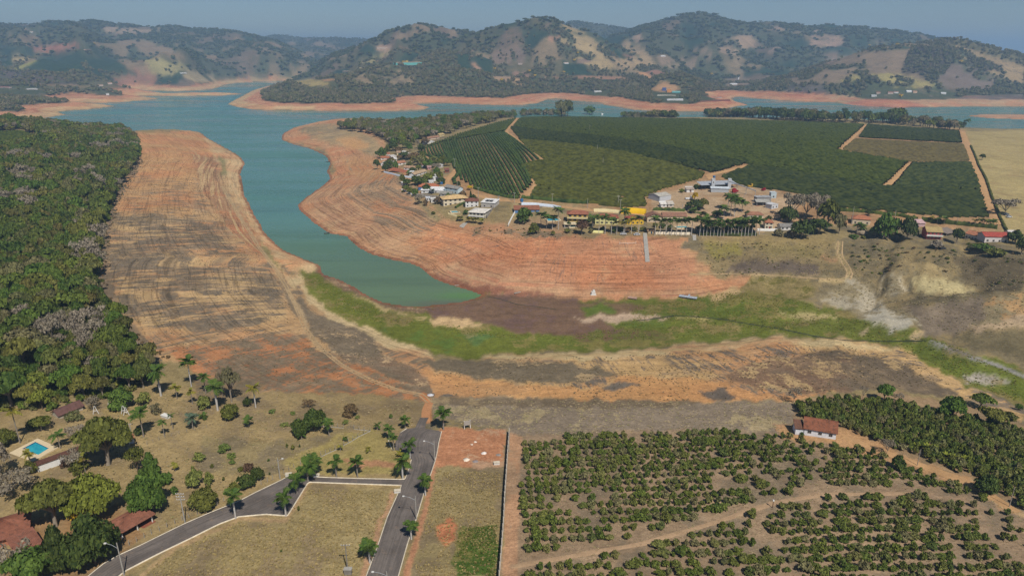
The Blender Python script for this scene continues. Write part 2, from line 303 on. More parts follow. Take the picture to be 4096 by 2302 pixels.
for p, c in [([(425, 360), (620, 350), (770, 360), (780, 420), (700, 470), (430, 480)], (168, 138, 115)), ([(0, 500), (100, 470), (150, 520), (0, 530)], (162, 132, 112)), ([(0, 250), (80, 265), (190, 305), (60, 300)], (170, 142, 120)),
             ([(400, 310), (500, 295), (580, 310), (460, 325)], (165, 142, 122)), ([(590, 640), (620, 550), (700, 540), (690, 600), (640, 640)], (150, 124, 106)), ([(1050, 410), (1150, 430), (1250, 470), (1170, 490), (1120, 450)], (150, 128, 108)),
             ([(480, 760), (670, 640), (800, 560), (1100, 510), (1430, 490), (1380, 600), (1320, 740), (1500, 740), (1700, 870), (1500, 890), (1000, 870), (700, 840), (300, 850), (130, 800)], (138, 118, 96)),
             ([(1760, 480), (1900, 450), (2150, 540), (2574, 660), (2574, 860), (2400, 800), (2200, 720), (2000, 600)], (158, 134, 100)), ([(1750, 700), (1850, 640), (2050, 680), (2300, 800), (2250, 900), (1800, 910), (1700, 800)], (122, 106, 96))]:
    Zn('R4', p, c, (112, 97, 80), 0.33, tree=0.015)
Zn('R4', [(700, 810), (850, 750), (1250, 740), (1500, 790), (1700, 870), (1400, 890), (900, 850)], (164, 146, 92), (118, 104, 78), 0.35, tree=0.015)
Zn('R4', [(1390, 560), (1440, 470), (1560, 460), (1800, 500), (1870, 620), (1790, 720), (1500, 745), (1330, 740)], (74, 66, 58), (98, 84, 74), 0.3, tree=0.9); Zn('R4', [(2000, 560), (2200, 600), (2360, 680), (2200, 720), (2060, 680)], (74, 66, 58), (98, 84, 74), 0.3, tree=0.8)
Zn('R4', [(220, 860), (520, 860), (640, 960), (400, 960), (170, 920)], (92, 84, 80), (110, 100, 92), 0.4, tree=0.15)
Zn('R4', [(1880, 1000), (2000, 960), (2574, 950), (2574, 1040), (2200, 1050), (1900, 1040)], (112, 100, 94), (94, 84, 80), 0.45, wb=.5)
clump = far & (TREE < .1) & (TREE > .001) & (fbm(xf / 55, yf / 75, 3, 141) > .63); TREE[clump] = .8; C1[clump] = lin(FORC); COV[clump] = .2
# --- drawn-down shores of the far lake
shore = far & (d_w < (78 + 50 * (fbm(xf / 130, yf / 130, 2, 81) - .5)) * (1 - .5 * sstep(2300, 2900, yf))) & ~in_w
setz(shore, (200, 122, 94), (207, 152, 116), 0.45, wb=0.85)
k = shore & (d_w < 16); setz(k, (212, 160, 124), (200, 132, 100), 0.3, wb=.8)
k = shore & (xf < -480) & (d_w < 40); setz(k, (216, 172, 128), (200, 138, 104), 0.35, wb=.7)
k = shore & (xf > 900); setz(k, (196, 156, 122), (190, 122, 98), 0.35, wb=.7)
k = in_bar; setz(k, (204, 150, 118), (196, 140, 108), 0.4, wb=.6)
Zn('R4', [(720, 1045), (980, 1000), (1370, 1003), (1620, 1075), (1280, 1085), (900, 1075)], (196, 122, 100), (205, 150, 122), 0.3, wb=.6)

# --- right bank below the villas
Zn('D', [(700, 332), (790, 300), (880, 300), (960, 350), (968, 385), (1000, 430), (1050, 480), (1140, 560), (1280, 575), (1420, 590), (1722, 592), (1738, 606), (1722, 622), (1752, 640), (1738, 656), (1782, 676), (1770, 690), (1850, 684), (1900, 688), (1960, 730), (1760, 765), (1300, 775), (1000, 720), (800, 600), (730, 520), (840, 430), (820, 380), (700, 350)], ORA, (128, 110, 94), 0.28, wa=.45, wb=.25)
Zn('D', [(745, 325), (830, 308), (940, 345), (960, 380), (940, 395), (860, 372), (790, 350)], (176, 148, 110), (146, 128, 100), 0.5, wb=.3)
Zn('D', [(830, 345), (900, 350), (930, 370), (880, 378)], (206, 150, 105)); Zn('D', [(850, 395), (950, 400), (1010, 450), (940, 470), (870, 440)], (204, 146, 105), (160, 136, 105), 0.35, wb=.5)
Zn('D', [(880, 470), (990, 440), (1060, 500), (1120, 560), (1060, 590), (980, 580), (910, 545), (870, 510)], (200, 150, 115), (144, 122, 98), 0.52, wa=.3, wb=.45)
Zn('D', [(760, 500), (840, 455), (880, 500), (960, 580), (1060, 640), (1000, 650), (900, 600), (820, 580)], (204, 152, 116), (176, 130, 100), 0.5, wb=.9)
Zn('D', [(1130, 560), (1290, 568), (1480, 588), (1470, 604), (1300, 596), (1180, 585)], (196, 136, 102), (128, 112, 88), 0.62, wb=.2)
Zn('D', [(960, 400), (1000, 440), (1060, 500), (1130, 556), (1110, 562), (1040, 510), (985, 450)], (150, 134, 96), (128, 116, 88), 0.4)
Zn('D', [(1180, 610), (1480, 596), (1715, 594), (1725, 612), (1712, 630), (1740, 660), (1750, 720), (1600, 740), (1300, 720), (1100, 650)], (203, 137, 104), (120, 102, 90), 0.20, wa=.75, wb=.1)
Zn('D', [(1100, 660), (1300, 700), (1500, 728), (1760, 735), (1760, 752), (1480, 748), (1300, 735), (1150, 712)], (206, 150, 116), (196, 130, 100), 0.4, wb=.9)
Zn('D', [(1095, 690), (1180, 712), (1300, 730), (1430, 745), (1300, 748), (1220, 740), (1130, 716)], (146, 96, 76), (165, 112, 88), 0.4)
# --- left bank
Zn('D', [(330, 334), (500, 326), (545, 358), (618, 410), (605, 440), (655, 560), (695, 612), (806, 668), (725, 680), (830, 790), (1000, 870), (1110, 905), (1300, 930), (1300, 1000), (1085, 1005), (900, 985), (640, 980), (480, 920), (390, 900), (330, 850), (250, 750), (238, 690), (258, 560), (335, 420), (357, 385)], (207, 157, 114), GREY, 0.46, wa=.6)
Zn('D', [(330, 334), (500, 328), (560, 400), (590, 440), (500, 450), (300, 440), (350, 390)], (204, 148, 104), GREY, 0.24, wa=.6)
Zn('D', [(300, 440), (500, 445), (470, 540), (270, 540)], (204, 150, 106), GREY, 0.42, wa=.6)
Zn('D', [(265, 540), (470, 545), (560, 600), (690, 700), (720, 800), (480, 830), (310, 810), (250, 700)], (208, 163, 119), (118, 105, 88), 0.55, wa=.6)
Zn('D', [(480, 385), (545, 395), (560, 470), (620, 560), (690, 650), (650, 650), (560, 560), (500, 480)], (172, 128, 96), (202, 160, 118), 0.42, wb=.95)
Zn('D', [(500, 328), (520, 345), (610, 402), (602, 440), (645, 560), (700, 625), (806, 668), (770, 690), (700, 660), (640, 590), (585, 500), (556, 420), (518, 362)], (214, 174, 132), (206, 158, 115), 0.35, wb=.9)
Zn('D', [(546, 388), (566, 400), (570, 432), (556, 445), (560, 420)], (136, 128, 86)); Zn('D', [(650, 600), (690, 650), (720, 690), (690, 670), (655, 630)], (150, 135, 88), TAN, .4)
Zn('D', [(700, 680), (760, 700), (900, 800), (1050, 870), (1100, 905), (980, 880), (850, 820), (760, 750)], (216, 182, 138), (202, 160, 118), 0.3, wa=.3, wb=.4)
Zn('D', [(408, 875), (640, 850), (735, 835), (800, 890), (1000, 950), (1085, 975), (1075, 1010), (900, 990), (700, 982), (480, 930)], (199, 130, 90), (128, 112, 90), 0.53, wa=.3)
Zn('D', [(690, 690), (730, 740), (790, 790), (900, 830), (960, 890), (1100, 970), (1010, 965), (860, 905), (775, 835), (720, 760)], (126, 111, 90), (196, 160, 122), 0.36, wa=.2)
Zn('D', [(345, 385), (358, 400), (330, 450), (285, 530), (272, 620), (262, 700), (290, 770), (340, 830), (420, 900), (380, 915), (330, 860), (250, 760), (238, 690), (256, 560), (300, 470)], (150, 126, 98), (122, 106, 86), 0.45)
Ln('D', [(1082, 1010), (1060, 990), (1000, 980), (930, 955), (860, 918), (800, 870), (765, 820), (745, 770), (720, 720), (690, 672), (650, 620), (600, 540), (560, 470)], 9, (190, 158, 120), (150, 132, 105), 0.35)
Ln('D', [(1075, 1060), (1072, 1030), (1080, 1008), (1060, 992)], 20, (206, 130, 88))
# --- drying mud, green flats
Zn('D', [(735, 676), (810, 690), (900, 730), (1000, 768), (1216, 742), (1300, 742), (1440, 750), (1760, 752), (1850, 735), (2000, 750), (2200, 800), (2330, 835), (2390, 866), (2576, 925), (2576, 1022), (2420, 962), (2330, 910), (2240, 868), (2100, 848), (1950, 844), (1800, 858), (1600, 878), (1400, 884), (1230, 893), (1180, 907), (1100, 890), (1000, 862), (930, 830), (840, 790), (770, 735)], (108, 112, 46), (134, 118, 72), 0.38)
Zn('D', [(800, 668), (860, 705), (960, 762), (1080, 775), (1060, 790), (960, 775), (860, 730), (790, 685)], (128, 104, 82), (160, 130, 100), 0.35)
Zn('D', [(1060, 775), (1200, 748), (1300, 742), (1440, 750), (1465, 790), (1570, 830), (1420, 845), (1290, 835), (1200, 805), (1110, 812)], (122, 96, 76), (112, 88, 78), 0.42)
Zn('D', [(1440, 755), (1560, 758), (1620, 775), (1560, 800), (1470, 790)], (120, 97, 72), (104, 110, 48), .35)
Zn('D', [(1480, 830), (1640, 835), (1700, 850), (1560, 862), (1420, 850)], (122, 98, 72), (104, 104, 52), .5)
Zn('D', [(745, 690), (790, 720), (850, 770), (930, 812), (960, 830), (900, 822), (820, 780), (770, 735)], (122, 122, 50), (136, 122, 72), 0.45)
Zn('D', [(940, 825), (1060, 815), (1180, 845), (1290, 845), (1240, 890), (1180, 905), (1080, 880), (1000, 855)], (110, 114, 46), (94, 112, 48), 0.45)
Zn('D', [(1160, 840), (1210, 835), (1250, 850), (1200, 865)], (98, 120, 64), (130, 126, 78), .5); Zn('D', [(1080, 800), (1180, 802), (1230, 815), (1150, 826), (1090, 815)], (206, 166, 124)); Zn('D', [(880, 745), (1010, 790), (1080, 800), (1060, 806), (960, 785)], (198, 166, 118), (120, 116, 60), .4)
Zn('D', [(1330, 850), (1500, 858), (1700, 855), (1850, 845), (1950, 830), (1940, 842), (1800, 856), (1600, 874), (1400, 880), (1300, 872)], (106, 112, 46), (128, 116, 64), 0.5)
Zn('D', [(1450, 768), (1520, 765), (1560, 780), (1480, 790)], (98, 112, 46)); Zn('D', [(1530, 812), (1640, 805), (1700, 815), (1600, 828)], (100, 112, 46))
Zn('D', [(1600, 790), (1700, 756), (1850, 732), (1960, 735), (2010, 765), (1960, 790), (1850, 800), (1720, 800)], (98, 108, 42), (124, 112, 62), 0.5)
Zn('D', [(1840, 728), (1900, 690), (2040, 700), (2060, 740), (2000, 752)], (112, 104, 54), (140, 122, 80), 0.5)
Zn('D', [(1960, 788), (2060, 785), (2110, 795), (2050, 806)], (180, 158, 112)); Zn('D', [(1690, 800), (1790, 802), (1760, 812)], (172, 150, 98)); Zn('D', [(1770, 740), (1830, 720), (1850, 735), (1780, 756)], (190, 154, 112))
Zn('D', [(2230, 862), (2340, 898), (2420, 950), (2600, 1022), (2600, 965), (2450, 915), (2350, 866), (2260, 846)], (102, 110, 42), (122, 116, 58), .35)
Zn('D', [(1425, 800), (1500, 792), (1560, 786), (1620, 796), (1690, 793), (1640, 806), (1560, 808), (1480, 806)], (196, 168, 140), (160, 130, 100), .3)
Ln('D', [(1640, 802), (1700, 793), (1800, 800), (1870, 812), (1960, 826), (2050, 845), (2130, 856), (2250, 858), (2330, 856)], 5, (66, 66, 36))
# --- bank in front of the flats
Zn('D', [(1075, 1000), (1090, 925), (1300, 892), (1700, 880), (1950, 848), (2150, 855), (2300, 890), (2420, 962), (2576, 1030), (2576, 1085), (2430, 1000), (2200, 965), (2010, 1005), (1700, 1012), (1500, 1002), (1300, 1002)], (210, 162, 114), (112, 102, 91), 0.42, wa=.6)
Zn('D', [(1030, 905), (1220, 905), (1420, 912), (1560, 935), (1420, 965), (1230, 955), (1100, 930)], (124, 110, 88), (180, 150, 112), .32)
Zn('D', [(1050, 925), (1200, 957), (1400, 972), (1500, 975), (1560, 945), (1760, 955), (1960, 1000), (1700, 1012), (1400, 1000), (1100, 995)], (214, 152, 102), (120, 104, 88), 0.12, wa=.2)
Zn('D', [(1500, 975), (1560, 980), (1600, 968), (1540, 955)], (118, 107, 94)); Zn('D', [(1745, 985), (1800, 975), (1850, 1000), (1790, 1010)], (112, 100, 88))
Zn('D', [(1785, 945), (1950, 900), (2080, 880), (2250, 905), (2350, 955), (2430, 1000), (2200, 975), (2050, 990), (1900, 975)], (116, 101, 82), (186, 150, 108), 0.36, wa=.2)
Zn('D', [(1215, 900), (1400, 888), (1600, 882), (1800, 862), (1950, 848), (2120, 855), (2280, 885), (1960, 862), (1800, 878), (1550, 900), (1300, 908)], (206, 176, 132), (190, 156, 112), 0.35, wb=.7)
Zn('D', [(1075, 1000), (1300, 1000), (1700, 1012), (2010, 1008), (2010, 1050), (1960, 1088), (1400, 1098), (1300, 1092), (1285, 1080), (1100, 1050)], (142, 126, 106), (166, 148, 112), 0.32)
Zn('D', [(1075, 1000), (1500, 1003), (1760, 1012), (1700, 1025), (1400, 1024), (1100, 1020)], (124, 108, 86), (150, 130, 98), 0.3)
# --- rough ground on the right
Zn('D', [(1732, 594), (2120, 598), (2576, 620), (2576, 925), (2390, 866), (2330, 835), (2200, 800), (2100, 768), (2060, 740), (2040, 702), (1950, 694), (1900, 702), (1850, 690), (1800, 702), (1770, 684), (1782, 672), (1742, 654), (1756, 638), (1728, 622), (1742, 604)], (150, 130, 92), (118, 106, 80), 0.5)
Zn('D', [(1745, 592), (2120, 598), (2110, 615), (1760, 612)], (160, 136, 92), STRAW, .3); Zn('D', [(1760, 610), (1830, 615), (1850, 640), (1780, 650)], (150, 132, 72), (130, 118, 74), .4)
Zn('D', [(1880, 610), (2000, 615), (2090, 625), (2080, 645), (1930, 640)], (146, 128, 84), (120, 106, 76), .4); Zn('D', [(1850, 650), (2060, 660), (2080, 690), (1900, 690), (1800, 690)], (112, 98, 84), (146, 124, 94), .3)
for p, c in [([(2080, 745), (2130, 705), (2180, 720), (2210, 780), (2150, 800), (2100, 770)], (172, 160, 136)), ([(2215, 690), (2270, 690), (2285, 735), (2205, 740)], (190, 176, 148)), ([(2290, 705), (2350, 698), (2420, 705), (2455, 735), (2300, 738)], (196, 176, 130)),
             ([(2150, 785), (2220, 775), (2300, 800), (2310, 815), (2230, 825), (2170, 805)], (192, 182, 160)), ([(2220, 830), (2290, 815), (2280, 830), (2230, 840)], (180, 172, 154)), ([(2420, 938), (2480, 940), (2540, 962), (2490, 970), (2440, 958)], (166, 156, 140)),
             ([(2270, 775), (2480, 745), (2500, 790), (2420, 835), (2330, 845), (2300, 800)], (138, 122, 102)), ([(2480, 752), (2530, 742), (2576, 740), (2576, 800), (2500, 800)], (188, 142, 100)), ([(2430, 815), (2576, 790), (2576, 820), (2450, 830)], (184, 158, 126)),
             ([(2400, 640), (2576, 650), (2576, 730), (2470, 735), (2420, 690)], (104, 92, 70)), ([(2140, 830), (2175, 825), (2170, 840), (2145, 842)], (176, 156, 120)), ([(2285, 850), (2310, 825), (2330, 830), (2300, 860)], (196, 164, 124)), ([(2400, 860), (2576, 900), (2576, 830), (2440, 830)], (118, 106, 78))]:
    Zn('D', p, c, (138, 124, 94) if c[0] > 150 else tuple(int(v * .85) for v in c), 0.42)
Ln('D', [(2200, 742), (2300, 742), (2450, 748)], 9, (90, 84, 68)); Ln('D', [(2285, 690), (2292, 720), (2290, 742)], 10, (84, 78, 62)); Ln('D', [(2240, 660), (2215, 690), (2200, 735)], 9, (92, 84, 66))
Ln('D', [(2350, 858), (2400, 880), (2470, 905), (2576, 945)], 16, (154, 148, 142), (118, 110, 100), .4)
Ln('D', [(2112, 610), (2110, 640), (2130, 670), (2140, 690), (2120, 705), (2050, 700), (1950, 692), (1830, 688), (1740, 690)], 8, (198, 166, 120))
Ln('D', [(2060, 640), (2100, 655), (2115, 660)], 10, (198, 140, 104))
# --- plateau: bare lanes, yard, pasture
Zn('D', [(1055, 385), (1300, 295), (2420, 325), (2530, 575), (2120, 560), (1620, 530), (1320, 500), (1190, 500), (1130, 470), (1150, 410)], (176, 132, 96), (150, 122, 90), 0.35)
Zn('D', [(1620, 505), (1650, 488), (1760, 458), (1900, 470), (2010, 490), (2010, 560), (1900, 592), (1740, 592), (1640, 545)], (184, 156, 124), (170, 136, 104), 0.35)
Zn('D', [(2425, 330), (2576, 326), (2700, 326), (2700, 640), (2540, 585), (2470, 440)], (176, 153, 106), (164, 140, 98), 0.35)
Ln('D', [(1190, 490), (1230, 500), (1300, 506), (1500, 528), (1700, 540), (2100, 560), (2500, 580)], 10, (202, 150, 115)); Ln('D', [(1130, 480), (1122, 455), (1145, 430), (1150, 410), (1110, 395), (1060, 395), (1075, 375)], 14, (200, 146, 108)); Ln('D', [(2418, 330), (2440, 390), (2480, 500), (2510, 560)], 20, (190, 140, 104))
Zn('D', [(1225, 560), (1250, 510), (1310, 512), (1285, 568)], (140, 122, 86), (118, 106, 80), .45); Zn('D', [(1290, 560), (1420, 540), (1420, 585), (1280, 575)], (160, 132, 100))
Zn('D', [(1420, 580), (1900, 592), (2120, 598), (1740, 600), (1420, 592)], (150, 128, 90), (128, 112, 84), .4)
# --- foreground, house side
Zn('D', [(-200, 1050), (250, 1000), (390, 965), (480, 975), (700, 985), (900, 992), (1070, 1012), (1055, 1060), (1040, 1210), (700, 1310), (300, 1448), (-200, 1500)], STRAW, (140, 121, 90), 0.4)
Zn('D', [(480, 940), (660, 960), (620, 1010), (500, 1000)], (150, 124, 90), (120, 106, 84), .5); Zn('D', [(500, 1090), (640, 1110), (830, 1090), (900, 1060), (800, 1150), (640, 1200), (500, 1180)], (154, 135, 95), (132, 117, 90), 0.5)
Zn('D', [(250, 1030), (330, 1020), (370, 1050), (300, 1065)], (160, 136, 90)); Zn('D', [(330, 1448), (420, 1380), (600, 1300), (720, 1305), (770, 1222), (1000, 1232), (1000, 1250), (900, 1460)], (159, 139, 97), (138, 120, 90), 0.45, j=False)
Zn('D', [(700, 1165), (740, 1140), (860, 1090), (935, 1080), (960, 1100), (1010, 1140), (1000, 1195), (760, 1190)], (170, 146, 92), (154, 134, 90), 0.35)
Zn('D', [(860, 1155), (1000, 1165), (1000, 1178), (880, 1175)], (190, 134, 100)); Zn('D', [(1090, 1170), (1270, 1178), (1258, 1460), (1020, 1460), (1060, 1290)], (157, 138, 97), (136, 119, 90), 0.45)
Zn('D', [(1108, 1078), (1180, 1076), (1277, 1084), (1270, 1178), (1088, 1172)], (200, 132, 98), (186, 146, 116), 0.3)
Zn('D', [(1090, 1320), (1140, 1300), (1160, 1320), (1130, 1370), (1100, 1360)], (206, 128, 92)); Zn('D', [(1150, 1345), (1180, 1325), (1252, 1320), (1250, 1400), (1240, 1448), (1170, 1448), (1150, 1400)], (84, 106, 44), (132, 122, 70), .42)
Ln('D', [(1110, 1090), (1090, 1180), (1062, 1290), (1015, 1460)], 16, (196, 134, 102), ys=1.0); Ln('D', [(985, 1240), (940, 1370), (905, 1460)], 14, (186, 140, 108), ys=1.0); Ln('D', [(250, 1448), (330, 1392), (590, 1285)], 10, (186, 142, 106), ys=.7); Ln('D', [(350, 1448), (440, 1378), (600, 1305), (720, 1310), (775, 1215)], 12, (180, 146, 108), ys=.7)
Zn('D', [(60, 1310), (300, 1270), (360, 1340), (300, 1400), (220, 1448), (0, 1448)], (170, 128, 90), (150, 122, 88), .4)
# --- foreground, grove side
Zn('D', [(1300, 1096), (1600, 1082), (1960, 1085), (2150, 1110), (2400, 1190), (2700, 1310), (2700, 1500), (1250, 1500)], (160, 135, 107), (134, 117, 95), 0.45)
Zn('D', [(1262, 1500), (1278, 1085), (1312, 1098), (1305, 1300), (1302, 1500)], (196, 146, 114), (162, 132, 104), .4, j=False)
Zn('D', [(2000, 1005), (2250, 985), (2420, 1010), (2700, 1100), (2700, 1330), (2440, 1212), (2240, 1130), (2100, 1070), (2000, 1050)], (158, 130, 98), (136, 116, 88), 0.4)
Zn('D', [(1940, 1062), (2000, 1066), (2110, 1070), (2240, 1128), (2440, 1205), (2560, 1285), (2540, 1290), (2440, 1222), (2220, 1158), (2100, 1122), (1960, 1098)], (198, 146, 106), (184, 138, 104), .3)
Ln('D', [(1290, 1425), (1450, 1395), (1620, 1365), (1800, 1312), (1950, 1262), (2080, 1242), (2300, 1240), (2420, 1255)], 20, (176, 144, 114), (160, 134, 106), .5); Ln('D', [(1500, 1270), (1700, 1265), (1850, 1258)], 14, (192, 156, 124))
Ln('D', [(2440, 1210), (2510, 1262), (2600, 1310)], 16, (200, 160, 120))
# wet, darker rim right at the waterline

def soften(A):
    """one light smoothing pass over the sheet, so that zone borders do not follow the mesh"""
    G = A.reshape(NR, NC, -1).copy(); G[1:-1] = (G[:-2] + 2 * G[1:-1] + G[2:]) / 4; G[:, 1:-1] = (G[:, :-2] + 2 * G[:, 1:-1] + G[:, 2:]) / 4; return (.6 * G + .4 * A.reshape(NR, NC, -1)).reshape(A.shape)
C1, C2, COV, WA, WB = soften(C1), soften(C2), soften(COV), soften(WA), soften(WB)

# ------------------------------------------------------------------ node helpers
def new_mat(name):
    m = bpy.data.materials.new(name); m.use_nodes = True; nt = m.node_tree; nt.nodes.clear()
    o = nt.nodes.new('ShaderNodeOutputMaterial'); b = nt.nodes.new('ShaderNodeBsdfPrincipled')
    nt.links.new(b.outputs[0], o.inputs[0]); b.inputs['Roughness'].default_value = 0.9
    b.inputs['Specular IOR Level'].default_value = 0.15
    return m, nt, b
class NB:
    """terse node builder"""
    def __init__(s, nt): s.nt = nt
    def put(s, sock, v):
        if hasattr(v, 'links') or hasattr(v, 'is_linked'): s.nt.links.new(v, sock)
        elif v is not None:
            if sock.type == 'RGBA' and len(v) == 3: v = (*v, 1)
            sock.default_value = v
    def math(s, op, a, b=None, c=None):
        n = s.nt.nodes.new('ShaderNodeMath'); n.operation = op
        s.put(n.inputs[0], a)
        if b is not None: s.put(n.inputs[1], b)
        if c is not None: s.put(n.inputs[2], c)
        return n.outputs[0]
    def noise(s, vec, scale, detail=3, rough=.55, dist=0):
        n = s.nt.nodes.new('ShaderNodeTexNoise'); s.put(n.inputs['Vector'], vec)
        n.inputs['Scale'].default_value = scale; n.inputs['Detail'].default_value = detail; n.inputs['Roughness'].default_value = rough; n.inputs['Distortion'].default_value = dist
        return n.outputs['Fac']
    def mix(s, f, a, b, t='MIX'):
        n = s.nt.nodes.new('ShaderNodeMix'); n.data_type = 'RGBA'; n.blend_type = t
        s.put(n.inputs[0], f); s.put(n.inputs[6], a); s.put(n.inputs[7], b); return n.outputs[2]
    def ramp(s, f, stops, interp='LINEAR'):
        n = s.nt.nodes.new('ShaderNodeValToRGB'); s.put(n.inputs[0], f); cr = n.color_ramp; cr.interpolation = interp
        while len(cr.elements) < len(stops): cr.elements.new(0.5)
        for e, (p, c) in zip(cr.elements, stops):
            e.position = p; e.color = (*c, 1) if len(c) == 3 else c
        return n.outputs[0]
    def mapr(s, v, a, b, c=0.0, d=1.0, smooth=True):
        n = s.nt.nodes.new('ShaderNodeMapRange'); n.interpolation_type = 'SMOOTHSTEP' if smooth else 'LINEAR'
        for i, q in enumerate((v, a, b, c, d)): s.put(n.inputs[i], q)
        return n.outputs[0]
    def attr(s, name, kind='GEOMETRY'):
        n = s.nt.nodes.new('ShaderNodeAttribute'); n.attribute_name = name; n.attribute_type = kind; return n
    def pos(s): return s.nt.nodes.new('ShaderNodeNewGeometry').outputs['Position']
    def objc(s): return s.nt.nodes.new('ShaderNodeTexCoord').outputs['Object']
    def rnd(s): return s.nt.nodes.new('ShaderNodeObjectInfo').outputs['Random']
    def vmul(s, v, w):
        n = s.nt.nodes.new('ShaderNodeVectorMath'); n.operation = 'MULTIPLY'; s.put(n.inputs[0], v); n.inputs[1].default_value = w; return n.outputs[0]
    def sep(s, v):
        n = s.nt.nodes.new('ShaderNodeSeparateXYZ'); s.put(n.inputs[0], v); return n.outputs
    def bump(s, h, strength=.5, dist=.1):
        n = s.nt.nodes.new('ShaderNodeBump'); s.put(n.inputs['Height'], h); n.inputs['Strength'].default_value = strength; n.inputs['Distance'].default_value = dist; return n.outputs[0]

# ------------------------------------------------------------------ terrain sheet
def mesh_np(name, V, Fq, smooth=True):
    me = bpy.data.meshes.new(name)
    V = np.asarray(V, np.float32); Fq = np.asarray(Fq, np.int32); k = Fq.shape[1]
    me.vertices.add(len(V)); me.vertices.foreach_set('co', V.ravel())
    me.loops.add(Fq.size); me.loops.foreach_set('vertex_index', Fq.ravel())
    me.polygons.add(len(Fq)); me.polygons.foreach_set('loop_start', np.arange(0, Fq.size, k, dtype=np.int32))
    if smooth: me.polygons.foreach_set('use_smooth', np.ones(len(Fq), bool))
    me.update(calc_edges=True); return me
def grid_faces(nr, nc):
    i = np.arange(nr * nc).reshape(nr, nc)
    return np.stack([i[:-1, :-1], i[:-1, 1:], i[1:, 1:], i[1:, :-1]], -1).reshape(-1, 4)
def fattr(me, name, kind, data):
    a = me.attributes.new(name, kind, 'POINT')
    a.data.foreach_set({'FLOAT': 'value', 'FLOAT_VECTOR': 'vector', 'FLOAT_COLOR': 'color', 'INT': 'value'}[kind], np.asarray(data, np.int32 if kind == 'INT' else np.float32).ravel())
def link(name, me, mat=None, parent=None, loc=None):
    o = bpy.data.objects.new(name, me); col.objects.link(o)
    if mat is not None and me is not None and not me.materials: me.materials.append(mat)
    if parent is not None: o.parent = parent
    if loc is not None: o.location = loc
    return o
me = mesh_np('terrain', np.stack([xf, yf, z], 1), grid_faces(NR, NC))
one = np.ones((len(xf), 1))
fattr(me, 'soil', 'FLOAT_COLOR', np.hstack([C1, one])); fattr(me, 'cover', 'FLOAT_COLOR', np.hstack([C2, one]))
fattr(me, 'mixv', 'FLOAT_VECTOR', np.stack([COV, WA, WB], 1)); fattr(me, 'st', 'FLOAT_VECTOR', np.stack([np.minimum(np.where(d_m < d_w, d_m, d_w), 900), np.where(d_m < d_w, t_m + 5000, t_w), np.where(in_w, 0, np.minimum(d_w, 200)) + (yf > 1420) * 100], 1))
mat, nt, bs = new_mat('ground_soil'); b = NB(nt)
P = b.pos(); st = b.attr('st').outputs['Vector']; mv = b.sep(b.attr('mixv').outputs['Vector'])
iso = b.math('MULTIPLY_ADD', b.noise(P, 0.028, 8, .68), .6, b.math('MULTIPLY', b.noise(P, 0.11, 6, .65), .4))
rill = b.math('MULTIPLY_ADD', b.noise(b.vmul(st, (.026, .15, 0)), 1.0, 6, .66, .7), .55, b.math('MULTIPLY', b.noise(b.vmul(st, (.07, .5, 0)), 1.0, 4, .6, .6), .45))
cont = b.noise(b.vmul(st, (.22, .006, 0)), 1.0, 4, .65, .4)
wi = b.math('SUBTRACT', b.math('SUBTRACT', 1.0, mv[1]), mv[2])
n = b.math('ADD', b.math('ADD', b.math('MULTIPLY', iso, wi), b.math('MULTIPLY', rill, mv[1])), b.math('MULTIPLY', cont, mv[2]))
fine = b.noise(P, 0.9, 5, .7); fine2 = b.noise(P, 2.6, 4, .7)
n = b.math('MULTIPLY_ADD', b.math('SUBTRACT', n, .5), 1.55, b.math('MULTIPLY_ADD', b.math('SUBTRACT', fine, .5), .24, .5))
thr = b.math('MULTIPLY_ADD', b.math('SUBTRACT', .5, mv[0]), .52, .5)
mask = b.mapr(b.math('ADD', n, b.math('MULTIPLY', b.math('SUBTRACT', fine2, .5), .12)), b.math('SUBTRACT', thr, .035), b.math('ADD', thr, .035))
mask = b.math('MULTIPLY', mask, b.math('MINIMUM', b.math('MULTIPLY', mv[0], 12.0), 1.0))
mask = b.math('MULTIPLY', mask, b.mapr(b.noise(P, .33, 5, .7), .25, .55, .62, 1.0))
# gullies running down the drained banks, old waterlines running along them
gl = b.math('ABSOLUTE', b.math('SUBTRACT', b.noise(b.vmul(st, (.004, .075, 0)), 1.0, 4, .62, .8), .5))
gul = b.math('MULTIPLY', b.mapr(gl, .003, .012, 1.0, 0.0), b.math('MULTIPLY', b.mapr(b.noise(P, .02, 3), .38, .5), b.math('MINIMUM', b.math('MULTIPLY', mv[1], 1.6), 1.0)))
mask = b.math('MAXIMUM', mask, b.math('MULTIPLY', gul, .6))
cl = b.math('ABSOLUTE', b.math('SUBTRACT', b.noise(b.vmul(st, (.15, .005, 0)), 1.0, 3, .6, .9), .5))
wl = b.math('MULTIPLY', b.mapr(cl, .005, .028, 1.0, 0.0), b.math('MINIMUM', b.math('MULTIPLY', b.math('ADD', mv[1], mv[2]), 1.5), 1.0))
base = b.mix(mask, b.attr('soil').outputs['Color'], b.attr('cover').outputs['Color'])
v1 = b.mapr(b.noise(P, 0.02, 6, .6), .25, .75, .86, 1.14); v2 = b.mapr(fine, .2, .8, .72, 1.28); v3 = b.mapr(b.noise(P, 0.22, 4, .6), .25, .75, .84, 1.16)
v4 = b.math('MULTIPLY', b.mapr(cont, .3, .7, .92, 1.08), b.math('MULTIPLY', b.math('MULTIPLY_ADD', wl, -.36, 1.0), b.mapr(fine2, .2, .8, .76, 1.24)))
vv = b.math('MULTIPLY', b.math('MULTIPLY', v1, v2), b.math('MULTIPLY', v3, v4))
bank = b.math('MINIMUM', b.math('MULTIPLY', b.math('ADD', mv[1], mv[2]), 1.4), 1.0)
